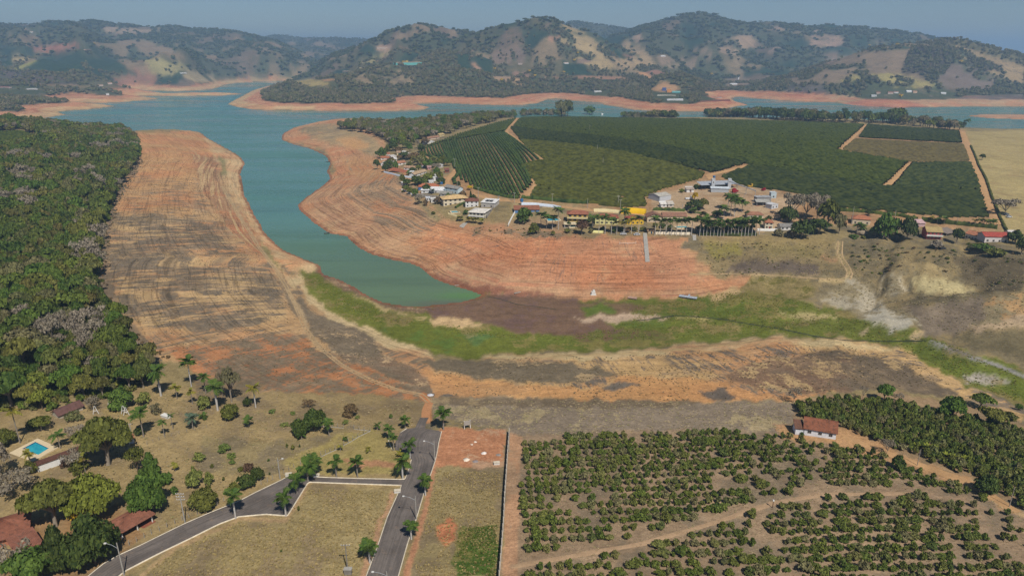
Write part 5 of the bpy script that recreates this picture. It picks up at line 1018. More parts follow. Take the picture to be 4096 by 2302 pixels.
def grassy(name, polys, step, leaf, rr, hr, label, keep=.75):
    for pq in polys:
        q = scatter(world_poly('D', pq), step, .5); k = (fbm(q[:, 0] / 7, q[:, 1] / 7, 3, 121) + r_.uniform(-.25, .25, len(q)) < keep) & vis(q, 10); q = q[k]; R = r_.uniform(*rr, len(q))
        instancer(name, np.c_[q, H(q[:, 0], q[:, 1]) - .02], [tuft(s, leaf) for s in range(4)], np.stack([R, R, r_.uniform(*hr, len(q))], 1), label)
grassy('dry_grass', [[(350, 1448), (440, 1385), (600, 1308), (720, 1312), (775, 1228), (985, 1236), (985, 1250), (890, 1460)]], .85, 'straw', (.3, .62), (.18, .45), 'dry yellowish grass of the lower lot', .66)
grassy('dry_grass', [[(1098, 1182), (1262, 1186), (1252, 1448), (1040, 1448), (1075, 1290)]], .85, 'straw', (.3, .62), (.18, .45), 'dry yellowish grass of the narrow lot beside the wall', .64)
grassy('lush_grass', [[(1152, 1345), (1182, 1325), (1250, 1322), (1246, 1448), (1172, 1448), (1152, 1400)]], .6, 'lush', (.3, .6), (.2, .5), 'fresh green grass patch against the boundary wall', .62)
grassy('dry_grass', [[(60, 1060), (300, 1010), (480, 980), (900, 1000), (1050, 1015), (1040, 1070), (930, 1085), (720, 1180), (600, 1270), (430, 1330), (330, 1240), (60, 1240)]], 1.5, 'weed', (.3, .7), (.12, .4), 'dry grass and weeds of the gardens', .56)
grassy('weeds', [[(1312, 1105), (1960, 1090), (2420, 1215), (2600, 1310), (2600, 1448), (1312, 1448)]], 1.25, 'weed', (.25, .6), (.06, .2), 'dry weeds between the orchard bushes', .52)
grassy('weeds', [[(1085, 1012), (1300, 1006), (2000, 1012), (1995, 1050), (1960, 1084), (1400, 1095), (1290, 1085), (1110, 1060)]], 1.5, 'weed', (.4, .9), (.08, .25), 'grey dry brush on the strip above the orchard', .58)
def scrub(name, pts, step, leaves, rr, hr, label, keep=.6):
    q = scatter(world_poly('D', pts), step, .5); k = (fbm(q[:, 0] / 14, q[:, 1] / 14, 3, 131) + r_.uniform(-.2, .2, len(q)) < keep) & vis(q, 10); q = q[k]; R = r_.uniform(*rr, len(q))
    instancer(name, np.c_[q, H(q[:, 0], q[:, 1])], [tree_single('bush', l, s, 130, .2) for s, l in enumerate(leaves)], np.stack([R, R, r_.uniform(*hr, len(q))], 1), label)
scrub('scrub', [(352, 392), (362, 410), (335, 450), (296, 520), (278, 610), (262, 690), (285, 770), (340, 830), (430, 905), (400, 925), (330, 862), (252, 760), (240, 690), (256, 560), (300, 470)], 3.0, ['brown', 'grey', 'wood', 'brown'], (.5, 1.3), (.4, 1.3), 'dry scrub along the foot of the dense wood', .62)
scrub('scrub', [(2140, 615), (2576, 640), (2620, 760), (2460, 740), (2420, 690), (2290, 680), (2200, 690), (2150, 680)], 3.6, ['wood', 'olive', 'brown', 'forest'], (.6, 1.8), (.4, 1.5), 'scrub on the rough ground below the right hand houses', .40)
scrub('scrub', [(1760, 605), (2100, 612), (2090, 650), (1900, 690), (1800, 690), (1765, 650)], 3.2, ['olive', 'brown', 'wood'], (.4, 1.1), (.3, .8), 'low scrub below the palm row', .36)
scrub('scrub', [(1185, 568), (1290, 574), (1480, 592), (1470, 604), (1300, 598), (1190, 586)], 3.4, ['olive', 'brown', 'wood'], (.4, 1.2), (.3, .9), 'low scrub along the top of the orange bank', .50)

LEAF['marsh'] = leaf_mat('grass_marsh', [(124, 132, 48), (110, 124, 46), (138, 134, 58), (144, 130, 74)], tone=.3); LEAF['bank'] = leaf_mat('grass_bank', [(132, 116, 92), (120, 106, 84), (146, 126, 98), (112, 102, 76)], tone=.3)
grassy('marsh_grass', [[(745, 690), (790, 718), (850, 765), (930, 808), (1060, 815), (1180, 842), (1300, 850), (1500, 858), (1700, 852), (1850, 842), (1950, 828), (2100, 840), (2240, 862), (2330, 905), (2420, 955), (2560, 1010), (2560, 940), (2400, 872), (2250, 820), (2100, 790), (2000, 755), (1850, 733), (1700, 758), (1560, 775), (1600, 800), (1520, 830), (1400, 845), (1260, 838), (1130, 815), (1010, 800), (900, 760), (830, 715)]], 1.55, 'marsh', (.35, .9), (.12, .5), 'green grass of the drying flats', .54)
grassy('bank_tufts', [[(340, 400), (480, 400), (560, 520), (680, 680), (740, 790), (900, 850), (1060, 930), (1060, 985), (800, 975), (500, 920), (400, 880), (300, 780), (262, 690), (280, 560)]], 2.3, 'bank', (.3, .75), (.12, .4), 'dry tufts dotted over the left bank', .44)
grassy('bank_tufts', [[(1090, 930), (1300, 900), (1700, 888), (1950, 866), (2150, 868), (2300, 905), (2400, 970), (2200, 975), (2000, 1000), (1700, 1008), (1400, 995), (1100, 990)]], 1.9, 'bank', (.3, .75), (.12, .4), 'dry tufts dotted over the bank above the grey strip', .46)
grassy('bank_tufts', [[(880, 480), (990, 440), (1080, 520), (1160, 570), (1300, 590), (1500, 600), (1720, 600), (1740, 680), (1600, 720), (1400, 710), (1200, 670), (1060, 620), (950, 560)]], 3.0, 'bank', (.35, .9), (.12, .4), 'dry tufts dotted over the bank below the villas', .40)
grassy('rough_grass', [[(1750, 605), (2100, 612), (2576, 640), (2600, 860), (2450, 840), (2330, 820), (2200, 780), (2060, 735), (2040, 705), (1900, 692), (1790, 690)]], 2.3, 'weed', (.4, 1.1), (.15, .5), 'dry grass on the rough ground below the houses', .55)

# ------------------------------------------------------------------ building kit
def box_geo(bs_):
    V, F = [], []
    for (x0, x1, y0, y1, z0, z1) in bs_:
        k = len(V); V += [(x0, y0, z0), (x1, y0, z0), (x1, y1, z0), (x0, y1, z0), (x0, y0, z1), (x1, y0, z1), (x1, y1, z1), (x0, y1, z1)]
        F += [(k, k + 3, k + 2, k + 1), (k + 4, k + 5, k + 6, k + 7), (k, k + 1, k + 5, k + 4), (k + 1, k + 2, k + 6, k + 5), (k + 2, k + 3, k + 7, k + 6), (k + 3, k, k + 4, k + 7)]
    return V, F
def pyd(name, V, F, mat, parent=None, loc=None, smooth=False):
    me = bpy.data.meshes.new(name); me.from_pydata([tuple(v) for v in V], [], F); me.update()
    if smooth: me.polygons.foreach_set('use_smooth', [True] * len(me.polygons))
    return link(name, me, mat, parent, loc)
def boxes(name, bs_, mat, parent=None, loc=None): return pyd(name, *box_geo(bs_), mat, parent, loc)
def roof_side(q, pitch, amp):
    """one slope of a tiled roof, q = eave-left, eave-right, ridge-right, ridge-left; tiles run down the slope"""
    q = [Vector(p) for p in q]; w = (q[1] - q[0]).length; sl = ((q[3] - q[0]).length + (q[2] - q[1]).length) / 2
    nrm = (q[1] - q[0]).cross((q[3] + q[2]) / 2 - (q[0] + q[1]) / 2).normalized()
    if nrm.z < 0: nrm = -nrm
    nx = max(2, int(w / pitch) * 2 + 1) if pitch else 2; ny = max(2, int(sl / (pitch * 1.6)) + 1) if pitch else 2
    V, F = [], []
    for j in range(ny):
        for t in ((j,) if j in (0, ny - 1) else (j, j)):
            pass
    for j in range(ny):
        v = j / (ny - 1)
        for i in range(nx):
            u = i / (nx - 1); p = q[0] * (1 - u) * (1 - v) + q[1] * u * (1 - v) + q[2] * u * v + q[3] * (1 - u) * v
            V.append(p + nrm * (.05 + (amp * (i % 2) + amp * .3 * random.random() if pitch else 0)))
    for j in range(ny - 1):
        for i in range(nx - 1): k = j * nx + i; F.append((k, k + 1, k + nx + 1, k + nx))
    k = len(V); V += [p + nrm * .03 for p in q] + [p - nrm * .12 for p in q]
    F += [(k, k + 1, k + 2, k + 3), (k + 7, k + 6, k + 5, k + 4)] + [(k + i, k + 4 + i, k + 4 + (i + 1) % 4, k + (i + 1) % 4) for i in range(4)]
    return V, F
def merge(gs):
    V, F = [], []
    for v, f in gs:
        k = len(V); V += list(v); F += [tuple(i + k for i in q) for q in f]
    return V, F
_rm = {}
def roof_mat(c, name='roof_tiles'):
    if c[0] - c[1] > 45: c = (int(c[0] * .86), int(c[1] * .92 + 6), int(c[2] * .9 + 10))
    if c not in _rm:
        m, nt, bs = new_mat(name); b = NB(nt); P = b.objc()
        v = b.math('MULTIPLY', b.mapr(b.noise(P, .55, 6, .7), .25, .75, .78, 1.2), b.mapr(b.noise(P, 4.5, 3, .7), .2, .8, .78, 1.22))
        cc = b.mix(b.mapr(b.noise(P, .9, 5, .7), .52, .68), (*lin(c), 1), (*lin(tuple(int(x * .62 + 20) for x in c)), 1))
        nt.links.new(b.mix(1.0, cc, v, 'MULTIPLY'), bs.inputs['Base Color']); bs.inputs['Specular IOR Level'].default_value = .1; _rm[c] = m
    return _rm[c]
_wm = {}
def wall_mat(c):
    if c not in _wm:
        m, nt, bs = new_mat('plaster'); b = NB(nt); P = b.objc(); z_ = b.sep(P)[2]
        v = b.mapr(b.noise(P, .8, 5, .65), .25, .75, .90, 1.06)
        cc = b.mix(b.math('MULTIPLY', b.mapr(b.noise(b.vmul(P, (2, 2, .4)), 1.0, 4, .7), .5, .8), .3), (*lin(c), 1), (*lin((150, 130, 108)), 1))
        cc = b.mix(b.mapr(z_, .0, .5, .45, 0.0), cc, (*lin((170, 122, 92)), 1))
        nt.links.new(b.mix(1.0, cc, v, 'MULTIPLY'), bs.inputs['Base Color']); _wm[c] = m
    return _wm[c]
GLASS, _nt, _b = new_mat('window_glass'); _b.inputs['Base Color'].default_value = (.035, .04, .045, 1); _b.inputs['Roughness'].default_value = .15; _b.inputs['Specular IOR Level'].default_value = .5
FRAME = flat_mat('window_frame', (150, 140, 128)); WOODD = flat_mat('door_wood', (110, 78, 58)); WHITE = flat_mat('white_paint', (226, 222, 214), var=.06); CONC = flat_mat('concrete', (172, 166, 156), var=.18, scale=.7); CONCD = flat_mat('weathered_concrete', (140, 132, 122), var=.25, scale=.6)
STEEL = flat_mat('galvanised_sheet', (168, 172, 176), rough=.5, spec=.4, var=.15); DARKM = flat_mat('dark_metal', (64, 62, 62), rough=.6); BRICK = flat_mat('brick_red', (150, 92, 70), var=.2, scale=3); BLUE = flat_mat('blue_paint', (62, 118, 168)); BLUED = flat_mat('blue_gate', (32, 96, 130))
THATCH = flat_mat('thatch', (150, 134, 112), var=.25, scale=4); TIMBER = flat_mat('weathered_post', (168, 158, 144), var=.2, scale=5); CREAM = flat_mat('cream_paint', (226, 208, 160))
def window(parent, x, y, z0, w, h, side=0):
    """side 0: front wall facing -y; 1: left wall facing -x; 2: right wall facing +x"""
    t = .07
    fr = [(-w / 2 - t, -w / 2, -.06, .04, z0 - t, z0 + h + t), (w / 2, w / 2 + t, -.06, .04, z0 - t, z0 + h + t), (-w / 2, w / 2, -.06, .04, z0 - t, z0), (-w / 2, w / 2, -.06, .04, z0 + h, z0 + h + t), (-.03, .03, -.05, .03, z0, z0 + h)]
    f = boxes('window', fr, FRAME, parent, (x, y, 0)); f.rotation_euler.z = (0, -math.pi / 2, math.pi / 2)[side]
    boxes('pane', [(-w / 2, w / 2, -.03, .02, z0, z0 + h)], GLASS, f)
def house(r, x0, y0, x1, y1, depth, h, roof, wc, rc, label, cat='house', name='house', nw=3, wh=1.1, ww=1.1, sill=1.0, floors=1, over=.5, pitch=0.0, amp=.06, rise_=1.6, door=False, chim=False, group=None, open_=False, skew=0.0, nside=0, post=None, band=None):
    a, c = gp(r, x0, y0), gp(r, x1, y1); d = c - a; w = math.hypot(d.x, d.y); ang = math.atan2(d.y, d.x) + skew
    t = empty(name, Vector(((a.x + c.x) / 2, (a.y + c.y) / 2, min(a.z, c.z))), ang); hw = w / 2; fh = h / floors
    rm = roof_mat(rc); wm = wall_mat(wc)
    if open_:
        pr = []
        n = max(2, int(w / 3.5) + 1)
        for i in range(n):
            xx = -hw + .2 + (w - .4) * i / (n - 1)
            for yy in (.2, depth - .2): boxes('post', [(xx - .13, xx + .13, yy - .13, yy + .13, -1, h)], post or WHITE, t)
        boxes('floor_slab', [(-hw - .4, hw + .4, -.4, depth + .4, -1, .12)], post and BRICK or CONC, t)
        boxes('back_wall', [(-hw, hw, depth - .15, depth + .05, -1, h * .6)], wm, t)
    else:
        V, F = box_geo([(-hw, hw, 0, depth, -1.2, h)])
        if roof in ('mono', 'monob'):
            for k in (6, 7): V[k] = (V[k][0], V[k][1], h + (rise_ if roof == 'mono' else -rise_) - .05)
            for k in (4, 5): V[k] = (V[k][0], V[k][1], h - .12 if roof == 'mono' else h + .02)
        if roof == 'gable':
            for s in (-1, 1):
                k = len(V); V += [(s * hw, 0, h), (s * hw, depth, h), (s * hw, depth / 2, h + rise_), (s * (hw - .2), 0, h), (s * (hw - .2), depth, h), (s * (hw - .2), depth / 2, h + rise_)]; F += [(k, k + 1, k + 2), (k + 3, k + 5, k + 4)]
        if roof == 'gabley':
            for yy in (0, depth):
                k = len(V); V += [(-hw, yy, h), (hw, yy, h), (0, yy, h + rise_)]; F.append((k, k + 1, k + 2))
        pyd('wall', V, F, wm, t)
    if roof == 'gable':
        e = over * rise_ / (depth / 2); g = [roof_side([(-hw - over, -over, h - e), (hw + over, -over, h - e), (hw + over, depth / 2, h + rise_), (-hw - over, depth / 2, h + rise_)], pitch, amp), roof_side([(hw + over, depth + over, h - e), (-hw - over, depth + over, h - e), (-hw - over, depth / 2, h + rise_), (hw + over, depth / 2, h + rise_)], pitch, amp)]
        g.append(box_geo([(-hw - over, hw + over, depth / 2 - .16, depth / 2 + .16, h + rise_, h + rise_ + .16)]))
    elif roof == 'gabley':
        e = over * rise_ / hw; g = [roof_side([(-hw - over, depth + over, h - e), (-hw - over, -over, h - e), (0, -over, h + rise_), (0, depth + over, h + rise_)], pitch, amp), roof_side([(hw + over, -over, h - e), (hw + over, depth + over, h - e), (0, depth + over, h + rise_), (0, -over, h + rise_)], pitch, amp)]
    elif roof == 'hip':
        i_ = min(hw, depth / 2) * .95; X, Y0, Y1 = hw + over, -over, depth + over; m = depth / 2; rz = h + rise_; ez = h - .15; rl = max(hw - i_, .05)
        g = [roof_side([(-X, Y0, ez), (X, Y0, ez), (rl, m, rz), (-rl, m, rz)], pitch, amp), roof_side([(X, Y1, ez), (-X, Y1, ez), (-rl, m, rz), (rl, m, rz)], pitch, amp), roof_side([(-X, Y1, ez), (-X, Y0, ez), (-rl, m, rz), (-rl, m + .02, rz)], pitch, amp), roof_side([(X, Y0, ez), (X, Y1, ez), (rl, m + .02, rz), (rl, m, rz)], pitch, amp)]
    elif roof == 'mono':
        g = [roof_side([(-hw - over, -over, h - .1), (hw + over, -over, h - .1), (hw + over, depth + over, h + rise_), (-hw - over, depth + over, h + rise_)], pitch, amp)]
    elif roof == 'monob':
        g = [roof_side([(hw + over, depth + over, h - rise_), (-hw - over, depth + over, h - rise_), (-hw - over, -over, h + .1), (hw + over, -over, h + .1)], pitch, amp)]
    else:
        g = [box_geo([(-hw - over, hw + over, -over, depth + over, h, h + .22), (-hw - over, hw + over, -over, -over + .15, h + .22, h + .5), (-hw - over, hw + over, depth + over - .15, depth + over, h + .22, h + .5)])]
    rf = pyd('roof', *merge(g), rm, t)
    if chim: boxes('chimney', [(hw * .3, hw * .3 + .7, depth * .5, depth * .5 + .7, h, h + rise_ + 1.0)], wm, rf)
    if not open_:
        for fl in range(floors):
            for i in range(nw): window(t, -hw + w * (i + .5) / nw, 0, fl * fh + sill, ww, wh)
            for i in range(nside): window(t, -hw, depth * (i + .5) / nside, fl * fh + sill, ww, wh, 1); window(t, hw, depth * (i + .5) / nside, fl * fh + sill, ww, wh, 2)
            if fl and band: boxes('balcony', [(-hw - .3, hw + .3, -1.5, -.01, fl * fh - .25, fl * fh - .05), (-hw - .3, hw + .3, -1.5, -1.38, fl * fh - .05, fl * fh + .9)], band, t)
        if door:
            dd = boxes('door', [(w * .08 - .45, w * .08 + .45, -.06, .03, 0, 2.1)], WOODD if door is True else door, t); boxes('handle', [(w * .08 + .3, w * .08 + .36, -.1, -.06, 1.0, 1.1)], DARKM, dd)
    return tag(t, label, cat, group)
W_ = (232, 230, 226); TC = (184, 104, 74); TO = (204, 116, 80); CR = (226, 206, 160); YL = (228, 196, 112)

# ------------------------------------------------------------------ foreground buildings
house('T', 575, 600, 1215, 690, 6.5, 3.0, 'gable', (236, 238, 242), (170, 96, 68), 'long white farmhouse with red tiled gable roof beside the grove', nw=3, pitch=.28, rise_=2.3, over=.45, ww=1.0, wh=.9, sill=1.2, name='farmhouse')
house('T', 400, 590, 560, 600, 4.0, 2.4, 'monob', (236, 238, 242), (146, 92, 70), 'low tiled annex leaning against the left gable of the farmhouse', nw=0, pitch=.28, rise_=-1.2, over=.3, cat='shed', name='annex')
house('B', 390, 405, 865, 245, 5.0, 2.9, 'monob', (238, 236, 230), (140, 84, 66), 'long whitewashed building with dark red lean-to roof by the pool', nw=0, pitch=.28, rise_=1.4, over=.35, name='pool_house')
house('A', 1300, 945, 1355, 930, 2.0, 2.0, 'gable', (236, 234, 230), (178, 104, 78), 'tiny white hut with red tiled roof under a power pole', nw=1, ww=.5, wh=.5, pitch=.25, rise_=.7, over=.25, cat='hut', name='hut')
house('A', 600, 690, 840, 600, 4.5, 1.9, 'gable', (190, 180, 160), (132, 84, 74), 'half hidden shed with faded red roof at the edge of the wood', nw=0, pitch=.3, rise_=1.3, cat='shed', name='garden_shed')
house('B', 1230, 1075, 1545, 905, 6.0, 2.6, 'hip', (176, 120, 92), (168, 98, 74), 'open tiled pavilion with white posts beside the road', open_=True, pitch=.30, rise_=1.5, over=.7, cat='pavilion', name='pavilion', post=WHITE)
house('B', -260, 1230, 275, 1085, 9.0, 2.7, 'hip', (182, 120, 92), (172, 98, 74), 'red tiled house with brick corner cut by the lower left frame', nw=0, pitch=.30, rise_=2.4, over=1.0, name='house')
house('B', 200, 1290, 425, 1190, 6.0, 2.4, 'mono', (200, 176, 150), (166, 96, 74), 'lower red tiled roof behind the conifer by the corner house', nw=0, pitch=.30, rise_=1.2, over=.6, cat='outbuilding', name='outbuilding')
# swimming pool
q = [gp('A', 92, 1032), gp('A', 380, 895), gp('A', 588, 986), gp('A', 330, 1120)]; zt = max(v.z for v in q) + .1
w4 = [gp('A', 225, 995), gp('A', 358, 930), gp('A', 492, 995), gp('A', 388, 1056)]
DECK = flat_mat('pool_paving', (222, 200, 162), var=.08, scale=1.2); PTILE = flat_mat('pool_tiles', (40, 104, 148), var=.1); PW, nt, bs = new_mat('pool_water'); b = NB(nt)
nt.links.new(b.mix(b.mapr(b.noise(b.objc(), .5, 4), .3, .7), (*lin((38, 150, 170)), 1), (*lin((60, 176, 186)), 1)), bs.inputs['Base Color']); bs.inputs['Roughness'].default_value = .08; bs.inputs['Specular IOR Level'].default_value = .4
pc = sum(q, Vector()) / 4; pool = empty('swimming_pool', (pc.x, pc.y, zt)); pl = Vector((pc.x, pc.y, zt))
O = [v - pl for v in q]; I_ = [v - pl for v in w4]
V = [(v.x, v.y, 0) for v in O] + [(v.x, v.y, 0) for v in I_] + [(v.x, v.y, -1.2) for v in O]
pyd('deck', V, [(i, (i + 1) % 4, 4 + (i + 1) % 4, 4 + i) for i in range(4)] + [(i, 8 + i, 8 + (i + 1) % 4, (i + 1) % 4) for i in range(4)], DECK, pool)
V = [(v.x, v.y, .01) for v in I_] + [(v.x, v.y, -.9) for v in I_]; pyd('basin', V, [(i, (i + 1) % 4, 4 + (i + 1) % 4, 4 + i) for i in range(4)], PTILE, pool)
cI = sum(I_, Vector()) / 4; pyd('pool_water', [((v.x - cI.x) * .985 + cI.x, (v.y - cI.y) * .985 + cI.y, -.28) for v in I_], [(0, 1, 2, 3)], PW, pool); tag(pool, 'small blue swimming pool with pale paved deck', 'pool')
# white trestles on the mound, white trough
for x, y, lab in ((1110, 590, 'topmost white trestle on the grassy mound'), (965, 640, 'leftmost white trestle on the grassy mound'), (1248, 636, 'left one of two white trestles side by side right of the mound'), (1272, 652, 'right one of two white trestles side by side right of the mound'), (1258, 800, 'white trestle behind the umbrella tree')):
    t = empty('trestle', gp('A', x, y), .3); h = 3.2
    for s in (-1, 1): o = pyd('leg', *[list(g) for g in tubes([([(s * .9, 0, -.1), (s * .1, 0, h)], [.13, .1])], 5)], WHITE, t)
    boxes('crossbar', [(-.55, .55, -.07, .07, 1.2, 1.36)], WHITE, t); tag(t, lab, 'trestle', 'white trestles')
b0 = gp('A', 1670, 672); t = empty('trough', b0, -.45)
boxes('tank', [(-1.7, 1.7, -.8, .8, -.1, .8)], WHITE, t); boxes('rim', [(-1.8, 1.8, -.9, -.7, .78, .95), (-1.8, 1.8, .7, .9, .78, .95), (-1.8, -1.6, -.9, .9, .78, .94), (1.6, 1.8, -.9, .9, .78, .94)], WHITE, t); tag(t, 'white concrete trough on the grass among small palms', 'trough')

# ------------------------------------------------------------------ foreground palms
SH = 'palms along the asphalt road'
PALMS = [
 ('A', 1620, 458, 1600, 215, 95, 'tall thick palm at the edge of the wood', 'palm', 15, 'w', .33), ('A', 1925, 365, 1905, 120, 82, 'tallest slender palm on the orange bank', 'palm', 15, 'w', .2), ('A', 2070, 435, 2052, 265, 62, 'slim palm between two taller palms at the bank', 'palm', 13, 'p', .16),
 ('A', 2190, 605, 2165, 360, 85, 'stout palm with a whitish trunk in the garden corner', 'palm', 15, 'w', .34), ('A', 1445, 870, 1425, 630, 100, 'broad palm with drooping fronds in the middle of the garden', 'palm', 13, 'p', .2), ('A', 1655, 868, 1640, 715, 48, 'thin young palm right of the broad garden palm', 'palm', 9, 'p', .12),
 ('A', 1740, 792, 1722, 650, 38, 'small palm beside the white trough', 'palm', 9, 'p', .11), ('A', 1942, 792, 1925, 680, 70, 'blue-grey fan palm on the lawn', 'palmb', 14, 'p', .16), ('A', 608, 988, 592, 850, 78, 'curved palm just behind the pool', 'palm', 9, 'p', .13), ('A', 203, 932, 150, 610, 90, 'tall leaning palm left of the pool', 'palmy', 11, 'p', .17),
 ('A', 318, 1175, 318, 1040, 62, 'low palm in front of the pool', 'palmy', 12, 'p', .2), ('A', 1782, 492, 1770, 370, 55, 'short yellowish palm right of the thick palm', 'palmy', 12, 'p', .14), ('A', 1938, 543, 1922, 415, 46, 'short yellowish palm below the tallest palm', 'palmy', 12, 'p', .14), ('A', 2572, 575, 2560, 375, 70, 'palm at the corner of the orange bank', 'palmy', 12, 'w', .22),
 ('A', 2505, 775, 2500, 700, 52, 'bushy little palm near the fence', 'palm', 12, 'p', .14), ('A', 1765, 1215, 1765, 1150, 38, 'yellow dwarf palm in the dry garden', 'palmy', 11, 'p', .12), ('A', 2045, 690, 2042, 655, 50, 'low palm clump right of the blue-grey palm', 'palm', 11, 'p', .13), ('A', 860, 1222, 858, 1080, 60, 'thin palm in front of the long white building', 'palmy', 9, 'p', .12),
 ('A', 35, 985, 30, 880, 60, 'palm at the left edge above the pool', 'palm', 11, 'p', .16),
 ('C', 525, 1072, 535, 920, 105, 'big palm at the start of the connecting road', 'palm', 15, 'p', .24), ('C', 600, 1012, 590, 850, 80, 'palm behind the big palm at the connecting road', 'palm', 13, 'p', .2), ('C', 810, 1018, 800, 860, 78, 'left palm on the lawn above the connecting road', 'palm', 13, 'p', .2), ('C', 1022, 1022, 1017, 868, 80, 'right palm on the lawn above the connecting road', 'palm', 13, 'p', .2),
 ('C', 1476, 1038, 1470, 870, 96, 'large palm at the road junction', 'palm', 15, 'w', .25), ('C', 1550, 832, 1545, 690, 72, 'palm at the neck of the turning circle', 'palm', 13, 'w', .18), ('C', 1386, 756, 1390, 620, 56, 'palm on the left rim of the turning circle', 'palm', 12, 'p', .17), ('C', 1340, 652, 1335, 535, 56, 'palm furthest left of the turning circle', 'palm', 12, 'p', .17),
 ('C', 1500, 532, 1502, 445, 60, 'short palm at the top of the turning circle', 'palm', 12, 'p', .17), ('C', 1886, 545, 1887, 378, 90, 'big palm beside the end of the asphalt', 'palm', 14, 'p', .26), ('C', 1704, 1208, 1697, 1050, 78, 'palm on the right verge opposite the junction', 'palm', 13, 'w', .2),
 ('C', 415, 1185, 412, 1050, 92, 'upper palm on the road corner', 'palm', 13, 'p', .22), ('C', 302, 1412, 282, 1225, 96, 'lower palm on the road corner', 'palm', 14, 'w', .24), ('E', 1562, 1078, 1550, 940, 76, 'palm on the right verge below the second lamp', 'palm', 12, 'w', .2), ('E', 1145, 1312, 1130, 1150, 96, 'lowest palm on the left side of the main road', 'palm', 13, 'w', .22),
 ('B', 2370, 868, 2355, 640, 95, 'palm at the kerb of the left road', 'palm', 13, 'w', .22), ('C', 1130, 778, 1130, 735, 36, 'young palm alone on the lawn', 'palmy', 10, 'p', .12), ('C', 1222, 550, 1222, 495, 40, 'small palm beside the gravel strip', 'palm', 10, 'p', .12), ('C', 1450, 815, 1450, 770, 46, 'young brownish palm beside the palm at the neck', 'palmy', 10, 'p', .12),
 ('C', 735, 605, 745, 470, 62, 'leafy palm inside the fence corner', 'palm', 12, 'p', .15), ('C', 460, 645, 460, 595, 55, 'dark little palm below the round trees', 'palm', 11, 'p', .14), ('C', 900, 660, 900, 630, 32, 'shrubby palm on the upper fence line', 'palm', 10, 'p', .1), ('C', 850, 760, 848, 712, 30, 'shrubby palm on the lower fence line', 'palmy', 10, 'p', .1),
]
for p in PALMS: palm(p[0], *p[1:6], p[6], leaf=p[7], fr=p[8], trunk=p[9], tw=p[10], group=None)

